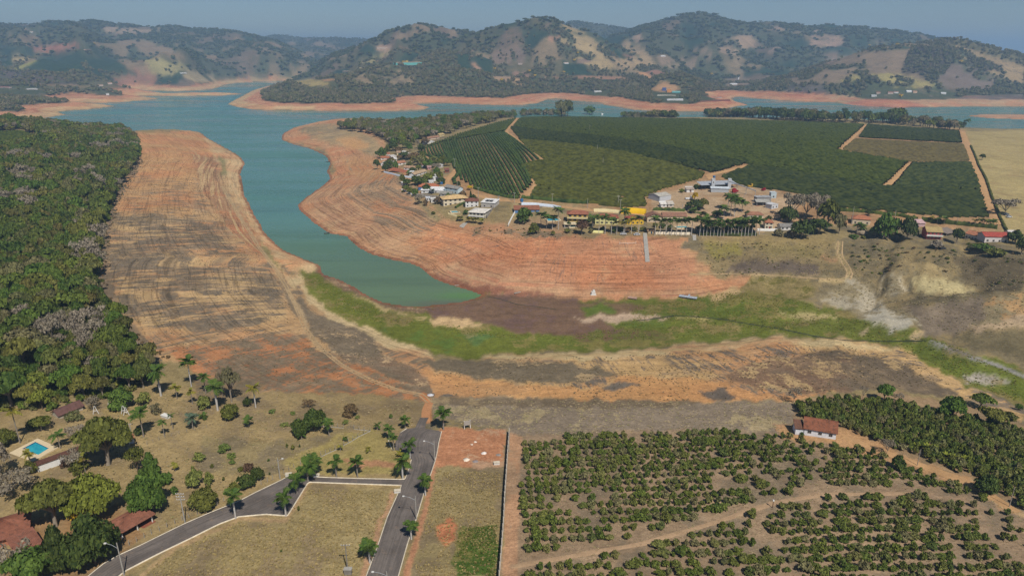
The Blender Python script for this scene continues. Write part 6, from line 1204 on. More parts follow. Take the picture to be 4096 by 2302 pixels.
# ------------------------------------------------------------------ foreground trees and shrubs
TREES = [
 ('A', 1088, 1150, 690, 275, 'umbrella', 'olive', 'wide umbrella-crowned tree behind the long white building', 3600, .062, 1), ('B', 960, 860, 420, 255, 'dense', 'lime', 'big light green tree with tufted crown left of the pavilion', 4200, .06, 2), ('B', 560, 950, 505, 265, 'umbrella', 'olive', 'spreading tree with pale bare limbs', 3000, .065, 3),
 ('B', 1530, 450, 215, 110, 'tall', 'mid', 'tall bright green tree above the pavilion', 2600, .075, 0), ('B', 1500, 830, 440, 205, 'dense', 'mid', 'large green tree overhanging the pavilion roof', 4000, .062, 4), ('B', 1360, 700, 560, 110, 'dense', 'dark', 'dark green tree left of the overhanging tree', 2000, .075, 1),
 ('B', 860, 880, 705, 165, 'round', 'yellow', 'yellow flowering tree between the green crowns', 1300, .06, 2), ('B', 960, 1330, 830, 265, 'dense', 'dark', 'massive dark green tree by the road kerb', 4600, .058, 5), ('B', 620, 1400, 960, 190, 'tall', 'dark', 'dark feathery tree left of the massive tree', 3200, .07, 1), ('B', 330, 1560, 1230, 280, 'round', 'mid', 'low green tree at the bottom left frame', 2600, .07, 3),
 ('B', 200, 1480, 1130, 210, 'bare', 'grey', 'pale branching tree in front of the corner house', 700, .05, 0), ('B', 1390, 410, 140, 100, 'round', 'olive', 'thin airy tree left of the tall bright green tree', 700, .06, 2), ('B', 20, 480, 130, 140, 'bare', 'grey', 'grey leafless tree at the left edge below the pool', 900, .05, 1), ('B', 130, 640, 420, 210, 'bare', 'grey', 'mass of grey leafless branches above the spreading tree', 1300, .05, 2),
 ('B', 760, 390, 180, 120, 'bare', 'grey', 'grey twiggy shrub against the long white building', 700, .05, 2), ('B', 800, 395, 280, 110, 'bush', 'olive', 'dry olive bush in front of the long white building', 900, .08, 1), ('B', 660, 350, 270, 70, 'bush', 'purple', 'pink flowering shrub on the white wall', 500, .09, 0), ('B', 320, 420, 290, 80, 'bush', 'olive', 'bush at the lower corner of the pool deck', 700, .09, 2),
 ('A', 60, 960, 790, 120, 'dense', 'olive', 'green bush tree at the left edge beside the leaning palm', 1500, .08, 3), ('A', 780, 900, 760, 110, 'bare', 'grey', 'bare tree left of the umbrella tree', 700, .05, 1), ('A', 420, 800, 670, 110, 'umbrella', 'olive', 'small multi-stemmed tree behind the pool', 900, .075, 2), ('A', 330, 800, 690, 70, 'bush', 'dark', 'dark shrub left of the multi-stemmed tree', 700, .09, 1),
 ('A', 2330, 520, 160, 110, 'umbrella', 'wood', 'airy pale tree standing on the orange bank', 700, .06, 0), ('A', 2240, 470, 220, 80, 'bare', 'wood', 'thin grey-green tree beside the airy pale tree', 500, .06, 1), ('A', 2310, 695, 545, 100, 'dense', 'olive', 'rounded yellow-green bush tree by the stout palm', 2000, .075, 4), ('A', 2492, 565, 468, 45, 'dense', 'dark', 'clipped round shrub on a short stem', 900, .10, 2),
 ('A', 2060, 590, 455, 85, 'bush', 'cactus', 'pale spiky shrub left of the stout palm', 900, .09, 3), ('A', 1210, 590, 400, 140, 'bush', 'mid', 'bright green thicket at the edge of the wood beside the mound', 1600, .08, 0), ('A', 1400, 850, 770, 60, 'bush', 'dark', 'leafy shrub under the broad garden palm', 600, .10, 1), ('A', 430, 590, 400, 110, 'round', 'lime', 'yellowing tree on the lower edge of the wood', 1300, .07, 3),
 ('A', 740, 700, 610, 100, 'bush', 'wood', 'pale shrub in front of the half hidden shed', 700, .09, 1), ('A', 930, 600, 470, 90, 'bare', 'grey', 'wispy bare tree between shed and trestles', 600, .05, 1),
 ('B', 1665, 530, 410, 80, 'bush', 'mid', 'cluster of broad-leaved plants right of the tall green tree', 900, .11, 2), ('B', 1755, 620, 545, 45, 'bush', 'mid', 'small round bush above the power pole', 500, .11, 3), ('B', 2060, 785, 575, 145, 'dense', 'olive', 'big rounded bush at the road fence', 2200, .07, 0), ('B', 2350, 620, 510, 80, 'bush', 'olive', 'olive bush left of the dark fence bushes', 900, .09, 1), ('B', 2480, 565, 430, 95, 'bush', 'dark', 'dark brownish bush on the fence', 1000, .09, 2), ('B', 2565, 500, 370, 60, 'bush', 'dark', 'dark bush at the top of the fence bushes', 700, .10, 0),
 ('B', 1960, 560, 400, 95, 'bush', 'cactus', 'palm-like shrub cluster in the dry garden', 800, .10, 4), ('B', 2110, 530, 400, 60, 'bush', 'cactus', 'succulent clump right of the shrub cluster', 500, .11, 1), ('B', 2000, 290, 210, 68, 'bush', 'cactus', 'succulent clump on a stony bed', 500, .11, 2), ('B', 2255, 195, 125, 80, 'bush', 'cactus', 'row of succulents on the upper stony bed', 600, .11, 3), ('B', 2330, 265, 220, 55, 'bush', 'cactus', 'low green clump below the upper stony bed', 400, .12, 0), ('B', 2335, 325, 285, 42, 'bush', 'cactus', 'lower green clump of the two in a column', 350, .12, 1), ('B', 2500, 390, 310, 70, 'bush', 'purple', 'pinkish dry shrub beside the bushes', 500, .09, 1), ('B', 2420, 400, 350, 35, 'bush', 'olive', 'tiny bush left of the pinkish shrub', 300, .12, 2), ('B', 1940, 385, 335, 22, 'bush', 'cactus', 'tiny shrub in the middle of the dry garden', 200, .14, 1), ('B', 2135, 365, 320, 24, 'bush', 'olive', 'tiny olive shrub on the stony slope', 200, .14, 2), ('B', 2250, 490, 450, 20, 'bush', 'olive', 'tiny dark shrub above the olive bush', 200, .14, 0),
 ('A', 1570, 640, 540, 75, 'bush', 'wood', 'pale leafless-looking shrub left of the trough', 500, .09, 0), ('A', 1450, 540, 420, 75, 'bush', 'cactus', 'banana-like clump at the wood edge', 500, .12, 2),
 ('C', 585, 560, 335, 125, 'dense', 'dark', 'largest of the round dark trees in the fenced field', 2600, .07, 1), ('C', 440, 610, 440, 95, 'dense', 'dark', 'front left round dark tree in the fenced field', 2000, .075, 3), ('C', 660, 500, 340, 60, 'dense', 'dark', 'right hand round dark tree in the fenced field', 1200, .085, 4), ('C', 940, 410, 298, 92, 'bush', 'brown', 'brown dry bush on the slope above the fence', 1400, .07, 0), ('C', 530, 320, 250, 72, 'bare', 'brown', 'thin brown shrub near the orange soil', 600, .06, 2), ('C', 1356, 430, 388, 26, 'bush', 'mid', 'small round shrub at the end of the gravel strip', 300, .12, 1),
 ('C', 160, 380, 340, 42, 'bush', 'cactus', 'low succulent near the left orange soil', 300, .12, 3), ('C', 370, 395, 368, 36, 'bush', 'cactus', 'low succulent above the round dark trees', 300, .12, 0), ('C', 285, 505, 480, 60, 'bush', 'cactus', 'flat yellowish clump left of the round dark trees', 300, .12, 1), ('C', 900, 490, 445, 38, 'bush', 'cactus', 'succulent at the gate posts', 300, .12, 2), ('C', 1020, 435, 405, 34, 'bush', 'cactus', 'low succulent below the brown bush', 250, .12, 4),
 ('C', 375, 750, 700, 26, 'bush', 'olive', 'tiny cypress-like shrub in the fenced field', 250, .13, 1), ('C', 312, 725, 685, 18, 'bush', 'olive', 'tiniest shrub in the fenced field', 200, .14, 2), ('C', 440, 722, 690, 12, 'tall', 'dark', 'slim dark conifer seedling in the fenced field', 200, .16, 3), ('C', 25, 1058, 920, 70, 'dense', 'dark', 'dark bush by the fence left of the tall lamp', 1000, .09, 2), ('C', 140, 1000, 975, 14, 'bush', 'dark', 'small dark shrub on the verge', 150, .16, 1), ('C', 130, 862, 840, 18, 'bush', 'mid', 'little green shrub in the dry field', 150, .16, 1),
 ('E', 430, 800, 740, 14, 'bush', 'olive', 'weed tuft near the lower palm', 120, .16, 2), ('E', 255, 1205, 1185, 16, 'bush', 'mid', 'green weed in the lower lot', 120, .16, 0),
 ('F', 1165, 260, 90, 85, 'round', 'mid', 'green tree behind the grove', 1600, .085, 2), ('F', 1310, 275, 180, 60, 'bare', 'grey', 'bare tree right of the green tree behind the grove', 500, .05, 1), ('F', 255, 275, 120, 80, 'bare', 'grey', 'slim bare tree left behind the grove', 500, .045, 0), ('F', 950, 235, 100, 50, 'bare', 'grey', 'dead thin tree on the slope behind the grove', 300, .04, 2), ('F', 1840, 430, 235, 150, 'round', 'forest', 'largest spreading tree inside the grove', 2000, .075, 1), ('F', 1890, 400, 215, 70, 'round', 'dark', 'dark crown above the largest grove tree', 1000, .09, 3), ('F', 2130, 330, 185, 120, 'umbrella', 'forest', 'flat topped airy tree on the right rim of the grove', 1000, .075, 1), ('F', 2240, 520, 340, 130, 'round', 'forest', 'leafy tree with pale trunk right in the grove', 1600, .08, 4), ('F', 2400, 500, 370, 90, 'round', 'forest', 'rightmost tree of the grove rim', 1000, .08, 2),
 ('F', 1190, 790, 640, 75, 'bare', 'grey', 'grey leafless tree on the farm track', 700, .045, 1), ('F', 1050, 800, 730, 36, 'bush', 'dark', 'dark bush left of the leafless tree on the track', 400, .12, 1), ('F', 340, 610, 570, 26, 'bush', 'mid', 'small bush against the farmhouse wall', 250, .14, 2), ('F', 2525, 350, 290, 46, 'bush', 'mid', 'single green bush on the grey strip', 400, .12, 0), ('F', 2190, 1190, 1000, 130, 'dense', 'dark', 'large dark bush at the end of the grove by the track', 1600, .085, 3), ('F', 1290, 940, 800, 85, 'bush', 'dark', 'big dark bush on the edge of the farm track', 1000, .09, 1),
]
for a in TREES:
    bush = a[5] == 'bush'; tree(*a[:8], n=a[8], size=a[9], seed=a[10], name='shrub' if bush else 'tree', cat='shrub' if bush else 'tree', bark=BARK if a[5] in ('bare', 'umbrella') else BARKD)
# sugar-cane like banana plants by the farm track
def banana(r, x, y, h, lab):
    b0 = gp(r, x, y); t = empty('banana_plant', b0, random.uniform(0, 6)); V, F = tubes([([(0, 0, -.1), (0, 0, h * .45)], [.14, .1])], 6); pyd('stem', V, [tuple(q) for q in F], PSHAFT, t)
    for i in range(9):
        L = h * random.uniform(.5, .75); pts = [Vector((L * f * .55, 0, L * (1.0 * f - .42 * f * f))) for f in (0, .25, .5, .75, 1)]; V = []
        for j, p in enumerate(pts): w = (.05, .22, .28, .2, .02)[j]; V += [(p.x, w, p.z - .05), (p.x, 0, p.z), (p.x, -w, p.z - .05)]
        F = [];
        for j in range(4): F += [(3 * j, 3 * j + 1, 3 * j + 4, 3 * j + 3), (3 * j + 1, 3 * j + 2, 3 * j + 5, 3 * j + 4)]
        o = pyd('leaf', V, F, LEAF['banana'], t, (0, 0, h * .42)); o.rotation_euler.z = i * 2.4
    tag(t, lab, 'plant')
for x, y, h, lab in ((1490, 760, 3.6, 'leftmost yellow-green cane plant along the farm track'), (1590, 770, 3.8, 'second yellow-green cane plant from the left'), (1670, 790, 3.4, 'yellow-green cane plant in the middle of the clump'), (1780, 850, 3.4, 'single upright cane plant beside the track'), (1850, 870, 3.4, 'cane plant left in the lower clump'), (1930, 900, 3.8, 'broad cane plant in the lower clump'), (1990, 880, 3.4, 'rightmost cane plant of the lower clump')): banana('F', x, y, h, lab)

# ------------------------------------------------------------------ poles, fences, wall
def pole(r, x, y, ty, lab, arm=None, cross=0, name='street_lamp', mat=CONC, rad=.14, tx=None):
    b0 = gp(r, x, y); h = rise(b0, r, tx if tx is not None else x, ty); t = empty(name, b0)
    V, F = tubes([([(0, 0, -.3), (0, 0, h)], [rad * 1.3, rad * .8])], 8); pyd('pole', V, [tuple(q) for q in F], mat, t)
    if arm:
        L, up = arm; V, F = tubes([([(0, 0, h * .82), (L * .5, 0, h * .93), (L, 0, h * .98)], [.05, .045, .04])], 5); pyd('arm', V, [tuple(q) for q in F], STEEL, t)
        s = 1 if L > 0 else -1; boxes('lamp_head', [(L - .1 - (.35 if s < 0 else 0), L + .1 + (.35 if s > 0 else 0), -.18, .18, h * .98 - .1, h * .98 + .1)], WHITE, t)
    for i in range(cross):
        zz = h - .35 - .9 * i; boxes('crossarm', [(-1.1, 1.1, -.06, .06, zz, zz + .14)], mat, t)
        for xx in (-1.0, -.4, .4, 1.0): boxes('insulator', [(xx - .07, xx + .07, -.07, .07, zz + .14, zz + .36)], WHITE, t)
    return tag(t, lab, 'street lamp' if arm else 'power pole')
pole('B', 1248, 1440, 1112, 'street lamp leaning over the lower left road', arm=(-2.6, 0), tx=1170); pole('B', 1860, 910, 615, 'concrete power pole with crossarms beside the pavilion', cross=3, name='power_pole', tx=1805); pole('C', 243, 1040, 832, 'street lamp at the start of the connecting road', arm=(1.3, 0), tx=220)
pole('C', 1798, 866, 655, 'upper street lamp on the right side of the main road', arm=(-2.9, 0), tx=1790); pole('E', 1613, 882, 640, 'middle street lamp on the right side of the main road', arm=(-3.0, 0), tx=1612); pole('E', 1330, 1640, 1400, 'lowest street lamp cut by the bottom frame', arm=(-3.0, 0), tx=1352)
pole('A', 1330, 880, 735, 'grey pole with a small transformer behind the umbrella tree', cross=1, name='power_pole', tx=1312)
pole('C', 2545, 770, 555, 'thin pale pole on the end of the boundary wall', name='power_pole', rad=.09); t = pole('E', 922, 1390, 1130, 'dark meter pole standing in the lower lot', cross=1, name='power_pole', mat=CONCD, tx=915)
b0 = gp('E', 928, 1425); t = empty('meter_box', b0); boxes('cabinet', [(-.9, .9, -.5, .5, -.1, 1.5)], CONCD, t); boxes('cap', [(-1.0, 1.0, -.6, .6, 1.5, 1.64)], CONC, t); tag(t, 'squat concrete meter cabinet at the foot of the dark pole', 'cabinet')
pole('F', 1500, 905, 740, 'wooden pole beside the farm track', name='power_pole', mat=TIMBER, rad=.1, tx=1525); pole('F', 2425, 1320, 1120, 'wooden pole at the right frame beside the farm track', name='power_pole', mat=TIMBER, rad=.1, tx=2470)
b0 = gp('F', 45, 1330); t = empty('marker_post', b0); boxes('post', [(-.08, .08, -.08, .08, -.1, 2.2)], WOODD, t); boxes('bucket', [(-.2, .2, -.2, .2, 2.2, 2.6)], WHITE, t); tag(t, 'orange marker post with white cap among the orchard bushes', 'post')
WIRE = flat_mat('fence_wire', (150, 146, 140))
def fence(r, pts, lab, h=1.7, rad=.1, plinth=False, lean=.06):
    P = [gp(r, x, y) for x, y in pts]; o0 = P[0].copy(); t = empty('fence', o0)
    V, F = tubes([([(0, 0, -.3), (0, 0, h)], [rad, rad * .8])], 5); me = None
    for p in P:
        if me is None: o = pyd('post', V, [tuple(q) for q in F], TIMBER, t, p - o0); me = o.data
        else: o = link('post', me, parent=t, loc=p - o0)
        o.rotation_euler = (random.uniform(-lean, lean), random.uniform(-lean, lean), 0); o.scale.z = random.uniform(.85, 1.1)
    for z_ in (.5, 1.0, 1.4):
        V, F = tubes([([p - o0 + Vector((0, 0, z_)) for p in P], [.012] * len(P))], 3); pyd('wire', V, [tuple(q) for q in F], WIRE, t)
    if plinth:
        o = ribbon('plinth', None, .2, .12, CONC, kind=None, pts_world=np.array([(p.x, p.y) for p in P])); o.parent = t; o.location = -o0
    return tag(t, lab, 'fence')
fence('B', [(1300, 1140), (1375, 1105), (1455, 1065), (1525, 1030), (1605, 995), (1680, 962), (1760, 925), (1835, 890), (1900, 865), (1985, 835), (2010, 822), (2060, 805), (2120, 770), (2185, 742), (2250, 700)], 'leaning post fence between the pavilion and the road')
fence('C', [(-140, 1150), (-80, 1125), (-20, 1102), (52, 1100), (115, 1075), (170, 1052), (283, 995), (335, 958), (385, 930), (450, 900), (520, 870), (590, 845)], 'post fence climbing from the road to the big palm')
fence('C', [(655, 818), (700, 795), (750, 772), (798, 752), (845, 730), (885, 702), (930, 680), (975, 655), (1025, 620), (1090, 590), (1150, 560)], 'white based fence along the upper lawn', plinth=True, h=1.9)
fence('C', [(645, 512), (715, 518), (770, 522), (825, 526), (880, 530)], 'short white based fence beside the round dark trees', plinth=True, h=1.8); fence('C', [(985, 540), (1040, 548), (1090, 552), (1150, 560)], 'short white based fence beyond the gate gap', plinth=True, h=1.9)
fence('A', [(1480, 950), (1540, 930), (1600, 905), (1660, 882), (1730, 865), (1800, 845), (1880, 825), (1960, 805), (2080, 780)], 'thin post fence across the garden lawn', h=1.4, rad=.07)
fence('F', [(1370, 760), (1460, 780), (1560, 830), (1660, 860), (1760, 890), (1860, 930)], 'post fence along the upper side of the farm track', h=1.4, rad=.07)
WALLM = flat_mat('boundary_wall_render', (196, 182, 164), var=.15, scale=.5)
P_ = ground_pts(pp('C', 2546, 590, 2530, 800, 2515, 1030, 2500, 1240, 'E', 2490, 900, 2470, 1180, 2448, 1448, 2440, 1560)); P_ = P_[P_[:, 1].argsort()[::-1]]; o0 = Vector(P_[0]); t = empty('boundary_wall', o0); L = resample(P_[:, :2], 3.0)
for i in range(len(L) - 1):
    a, c = L[i], L[i + 1]; o = ribbon('panel', None, .16, 2.35, WALLM, base=-.5, step=1.0, kind=None, pts_world=np.array([a + (c - a) * .04, c - (c - a) * .04])); o.parent = t; o.location = -o0
    z_ = float(H(*a)); boxes('pillar', [(a[0] - o0.x - .16, a[0] - o0.x + .16, a[1] - o0.y - .14, a[1] - o0.y + .14, z_ - .5 - o0.z, z_ + 2.45 - o0.z)], CONC, t)
tag(t, 'long pale boundary wall between the lots and the orchard', 'wall')
b0 = gp('C', 2095, 540); c0 = gp('C', 2155, 530); t = empty('sign_board', b0, math.atan2(c0.y - b0.y, c0.x - b0.x)); w = (c0 - b0).length; hh = rise(b0, 'C', 2085, 460)
for xx in (0, w): boxes('post', [(xx - .12, xx + .12, -.1, .1, -.3, hh + .1)], WHITE, t)
boxes('panel', [(-.1, w + .1, -.18, -.1, hh * .45, hh)], CONC, t); tag(t, 'blank grey sign board on two white posts', 'sign')
# kerbside boxes, piles, slabs
for r, x, y, lab in (('C', 330, 1008, 'white concrete box at the left end of the connecting road'), ('C', 608, 1018, 'white concrete box under the big palm'), ('C', 1423, 1175, 'white concrete box at the corner of the lower lot'), ('C', 2420, 892, 'white block at the edge of the orange lot')):
    t = empty('service_box', gp(r, x, y), .1); boxes('body', [(-.9, .9, -.5, .5, -.2, .7)], WHITE, t); boxes('lid', [(-1.0, 1.0, -.6, .6, .7, .82)], KERB, t); tag(t, lab, 'service box')
def pile(r, x, y, rad, h, c, lab, name='pile', seed=0):
    b0 = gp(r, x, y); n = 9; V = [(0, 0, h)]; rr = random.Random(seed + x); F = []
    for j, f in enumerate((.3, .6, .85, 1.05)):
        for i in range(n): a = 6.283 * i / n; q = rad * f * rr.uniform(.8, 1.2); V.append((q * math.cos(a), q * math.sin(a), h * (1 - f ** 1.3) * rr.uniform(.7, 1.2) - .08 * j))
    for i in range(n): F.append((0, 1 + i, 1 + (i + 1) % n))
    for j in range(3):
        for i in range(n): F.append((1 + j * n + i, 1 + (j + 1) * n + i, 1 + (j + 1) * n + (i + 1) % n, 1 + j * n + (i + 1) % n))
    o = pyd(name, V, F, flat_mat('pile_' + name, c, var=.15, scale=2), None, b0, True); return tag(o, lab, 'pile')
pile('C', 2118, 848, 1.44, .5, (238, 222, 200), 'cream sand pile in the orange lot', 'sand_pile'); pile('C', 2205, 866, 1.37, .35, (150, 138, 134), 'grey gravel pile next to the cream sand pile', 'gravel_pile'); pile('C', 2290, 784, 1.15, .6, (236, 226, 216), 'white rubble heap in the orange lot', 'rubble_pile'); pile('C', 2205, 670, 0.79, .4, (226, 208, 190), 'small pale heap at the top of the orange lot', 'rubble_pile'); pile('C', 2440, 800, 1.30, .25, (150, 142, 136), 'flat grey patch of gravel beside the boundary wall', 'gravel_pile'); pile('C', 2170, 695, 0.86, .25, (218, 196, 176), 'thin pale heap left of the small pale heap', 'rubble_pile'); pile('C', 1755, 200, 1.6, .7, (208, 206, 208), 'whitish rubbish heap where the dirt track begins', 'rubbish_heap')

# ------------------------------------------------------------------ lakeside village
GR = (150, 144, 136); BE = (214, 180, 128)
def hs(*a, **k): return house(*a, **k)
hs('M', 115, 405, 300, 378, 7, 3, 'gable', W_, TO, 'white cottage with orange roof at the tip of the village', nw=2); hs('M', 330, 378, 432, 352, 6, 3.2, 'flat', W_, (226, 224, 220), 'flat roofed white house behind the tip cottage', nw=2, over=.2)
hs('M', 118, 520, 190, 512, 9, 3, 'gabley', W_, (220, 218, 214), 'white gable house at the water side of the village tip', nw=1); hs('M', 392, 432, 440, 422, 5, 2.8, 'gable', W_, (214, 210, 206), 'small white house among the trees of the tip', nw=1)
hs('M', 470, 515, 620, 475, 6, 3, 'gable', W_, (206, 130, 96), 'white house with a scrap of orange roof behind a dark tree', nw=2); hs('M', 260, 650, 620, 655, 9, 3, 'hip', (214, 196, 172), (196, 106, 74), 'wide open pavilion with terracotta roof above the shore wall', open_=True, cat='pavilion', name='pavilion', rise_=2.2)
hs('M', 580, 605, 830, 585, 6, 3, 'gable', W_, (208, 150, 118), 'white house with orange patched roof behind the pavilion', nw=3); hs('M', 795, 752, 1040, 655, 6, 3, 'gable', W_, (188, 160, 128), 'long white house with pale tan roof', nw=3); hs('M', 1180, 832, 1285, 805, 5, 3.2, 'flat', W_, (232, 230, 226), 'small white cube house by the dirt lane', nw=1, over=.1)
hs('M', 440, 300, 520, 285, 5, 3, 'gable', (232, 214, 170), (200, 150, 120), 'cream cottage at the upper end of the tip', nw=1); hs('G', 770, 410, 900, 385, 6, 3, 'gable', (224, 200, 176), (190, 128, 100), 'cottage with brownish roof under the wood', nw=2); hs('G', 745, 450, 850, 425, 5, 2.6, 'flat', W_, (228, 226, 222), 'low white house in front of the brown roofed cottage', nw=2, over=.1); hs('G', 900, 372, 950, 360, 6, 3, 'gable', (226, 206, 160), (196, 170, 120), 'tan cottage at the edge of the upper coffee rows', nw=1)
hs('M', 1060, 600, 1130, 590, 4, 2.6, 'gable', (206, 150, 150), (196, 140, 132), 'pink cottage under a bare tree', nw=1); hs('M', 1405, 660, 1490, 650, 4, 2.6, 'mono', (150, 84, 66), (140, 84, 70), 'dark red kiosk beside the dirt lane', nw=1, cat='kiosk', name='kiosk')
hs('M', 875, 1015, 1275, 965, 8, 3.6, 'hip', (88, 124, 172), (206, 112, 76), 'blue walled house with bright orange hip roof', nw=3, rise_=2.2); hs('M', 930, 1075, 1400, 1050, 8, 3.2, 'mono', W_, (232, 230, 228), 'white house with a broad white sloping roof', nw=4, rise_=1.8); hs('M', 1400, 1055, 1662, 1085, 7, 5.2, 'gable', (206, 222, 226), GR, 'pale blue two storey house with grey roof', nw=3, floors=2, rise_=1.6); hs('M', 1310, 1135, 1540, 1115, 6, 2.7, 'gable', (170, 168, 164), (150, 146, 136), 'low grey roofed annex before the pale blue house', nw=2, cat='annex', name='annex')
hs('M', 1380, 1335, 1850, 1235, 11, 6.2, 'hip', (228, 214, 186), BE, 'big cream villa with beige hip roof and ground floor columns', nw=5, floors=2, rise_=2.0, over=1.0, ww=1.6, wh=1.4, nside=2); hs('M', 1130, 1265, 1372, 1225, 6, 3.2, 'flat', W_, (226, 222, 214), 'white wing joining the beige roofed villa', nw=3, over=.3, cat='annex', name='annex')
hs('N', 815, 655, 1075, 625, 9, 5.4, 'hip', W_, (150, 86, 66), 'white house with dark brown-red hip roof beside the villa', nw=3, floors=2, rise_=1.8); hs('N', 885, 890, 1180, 905, 15, 6.0, 'hip', (236, 228, 206), (226, 218, 206), 'white modern villa with layered pale roofs and balcony', nw=4, floors=2, rise_=1.8, over=.9, ww=1.5, wh=1.4, band=WHITE, nside=3)
t = hs('N', 1130, 650, 1400, 655, 11, 4.4, 'mono', (196, 190, 182), (230, 226, 220), 'pale roofed garage with solar panels behind the modern villa', nw=2, rise_=1.0, cat='garage', name='garage')
for i in range(2):
    for j in range(3): o = boxes('solar_panel', [(-3.2 + 3.3 * i, -.4 + 3.3 * i, 2.2 + 1.5 * j, 3.5 + 1.5 * j, 0, .08)], DARKM, t, (0, 0, 4.75)); o.rotation_euler.x = .085
hs('N', 1800, 770, 2300, 735, 8, 3.0, 'mono', (96, 134, 180), (178, 104, 76), 'long terracotta roof over blue walls behind the round tree', nw=3, rise_=1.6)
hs('P', 350, 640, 750, 642, 9, 6.2, 'hip', YL, (184, 104, 76), 'yellow two storey villa with terracotta hip roof', nw=4, floors=2, rise_=2.0, ww=2.0, wh=1.5, band=CREAM, over=.8); hs('P', 905, 690, 1370, 692, 9, 5.2, 'hip', (230, 222, 156), (180, 96, 72), 'pale yellow villa with wide terracotta roof behind palms', nw=5, floors=2, rise_=1.8, ww=1.6); hs('P', 1545, 690, 1880, 692, 8, 4.4, 'hip', (234, 190, 60), (190, 88, 72), 'bright yellow villa with red roof behind the yellow palms', nw=4, rise_=1.6)
hs('P', 1950, 650, 2240, 650, 8, 4.6, 'gabley', (220, 200, 170), (142, 104, 84), 'brown gabled house beside the boat ramp', nw=3, rise_=2.2, over=.8); hs('P', 2270, 610, 2740, 612, 8, 3.4, 'gable', (220, 204, 172), (152, 112, 92), 'long brown roofed house behind the palm row', nw=5, rise_=1.8); hs('P', 290, 752, 520, 748, 5, 2.4, 'mono', (220, 206, 170), (214, 196, 160), 'pale terrace roof below the yellow villa', open_=True, cat='pavilion', name='pavilion', rise_=.5); hs('P', 1965, 878, 2095, 876, 2.5, 2.6, 'gable', (206, 180, 140), (160, 130, 104), 'gatehouse with blue door at the head of the ramp', nw=0, door=BLUED, cat='gatehouse', name='gatehouse', rise_=.9)
hs('Q', 190, 542, 420, 492, 13, 4.4, 'gable', (202, 204, 208), (186, 180, 168), 'light grey metal barn at the left of the farmyard', nw=0, cat='barn', name='barn', rise_=1.4, over=.2); hs('Q', 1030, 305, 1735, 250, 9, 4.4, 'mono', (120, 100, 84), (168, 172, 178), 'long silver roofed coffee shed at the back of the farmyard', open_=True, cat='shed', name='shed', rise_=1.4, post=DARKM); hs('Q', 1225, 348, 1580, 352, 4, 3.6, 'mono', (186, 190, 194), (206, 212, 216), 'bright silver drier in front of the long shed', nw=0, cat='drier', name='drier', rise_=.8)
for x, y, lab in ((1262, 300, 'left grey hopper tower of the long shed'), (1592, 285, 'right grey hopper tower of the long shed')): hs('Q', x - 32, y, x + 32, y, 3, 9.0 if x < 1400 else 8.4, 'flat', (206, 208, 210), (200, 202, 204), lab, nw=1, over=.1, cat='tower', name='hopper_tower', sill=6, wh=1.0, ww=.6)
hs('Q', 735, 352, 880, 345, 5, 2.8, 'mono', W_, (176, 160, 146), 'small white storeroom left of the long shed', nw=1, door=True, cat='storeroom', name='storeroom'); hs('Q', 2140, 620, 2400, 618, 6, 3.2, 'mono', (150, 146, 140), (176, 172, 162), 'open grey lean-to on the right of the farmyard', open_=True, cat='shed', name='shed', rise_=.9, post=STEEL); hs('Q', 2140, 560, 2430, 540, 5, 4.4, 'flat', (150, 148, 146), (172, 172, 172), 'grey flat roofed mill house behind the lean-to', nw=2, over=.3, cat='mill house', name='mill_house'); hs('Q', 2425, 470, 2535, 468, 4, 4.6, 'flat', (190, 206, 212), (200, 210, 214), 'blue-white metal cabin right of the mill house', nw=1, over=.1, cat='cabin', name='cabin')
hs('Q', 220, 648, 342, 640, 4, 2.4, 'mono', W_, (222, 216, 206), 'left small white shed by the village road', nw=1, cat='shed', name='shed'); hs('Q', 362, 645, 475, 640, 4, 2.4, 'mono', (206, 200, 190), (196, 186, 172), 'right small grey shed by the village road', nw=1, cat='shed', name='shed'); hs('Q', 2440, 690, 2570, 660, 6, 3.4, 'flat', (216, 218, 222), (206, 206, 206), 'white house half hidden by the bare trees', nw=2, over=.2)
hs('H', 1655, 795, 1735, 798, 7, 5.0, 'hip', (232, 218, 190), (196, 112, 80), 'cream house with orange roof at the end of the palm row', nw=2, floors=2, door=flat_mat('red_door', (150, 50, 46)), rise_=1.8); hs('H', 1815, 808, 1942, 802, 6, 2.8, 'gable', W_, (140, 136, 130), 'white cottage with grey roof below the bare trees', nw=3); hs('H', 1480, 690, 1640, 690, 7, 3.2, 'hip', (226, 214, 190), (190, 120, 90), 'house with pale orange roof behind the right palms', nw=2)
hs('S', 600, 585, 905, 592, 9, 5.4, 'gable', (190, 84, 84), (176, 152, 104), 'red and white two storey house with tan roof', nw=4, floors=2, rise_=2.4, band=WHITE); hs('S', 1010, 520, 1200, 522, 7, 3.0, 'mono', (150, 140, 130), (138, 124, 112), 'grey open shelter beside the red house', open_=True, cat='shelter', name='shelter', post=TIMBER); hs('S', 1380, 572, 1690, 588, 7, 4.0, 'gable', (226, 222, 210), (214, 128, 92), 'white house with orange roof and window row', nw=5, rise_=1.6); hs('S', 1770, 655, 2260, 640, 9, 4.4, 'gable', (226, 216, 210), (200, 82, 66), 'white house with bright red roof at the right end', nw=4, rise_=1.8); hs('S', 430, 335, 575, 332, 5, 2.6, 'mono', (200, 170, 170), (206, 170, 168), 'shed with pinkish striped roof by the village road', nw=0, cat='shed', name='shed')
hs('I', 845, 805, 1025, 812, 9, 4.2, 'hip', (224, 206, 176), (208, 120, 84), 'house with large orange roof among palms', nw=3, rise_=2.2); hs('S', 2280, 560, 2420, 560, 6, 3, 'gable', W_, (214, 206, 200), 'white cottage behind the right end trees', nw=2)
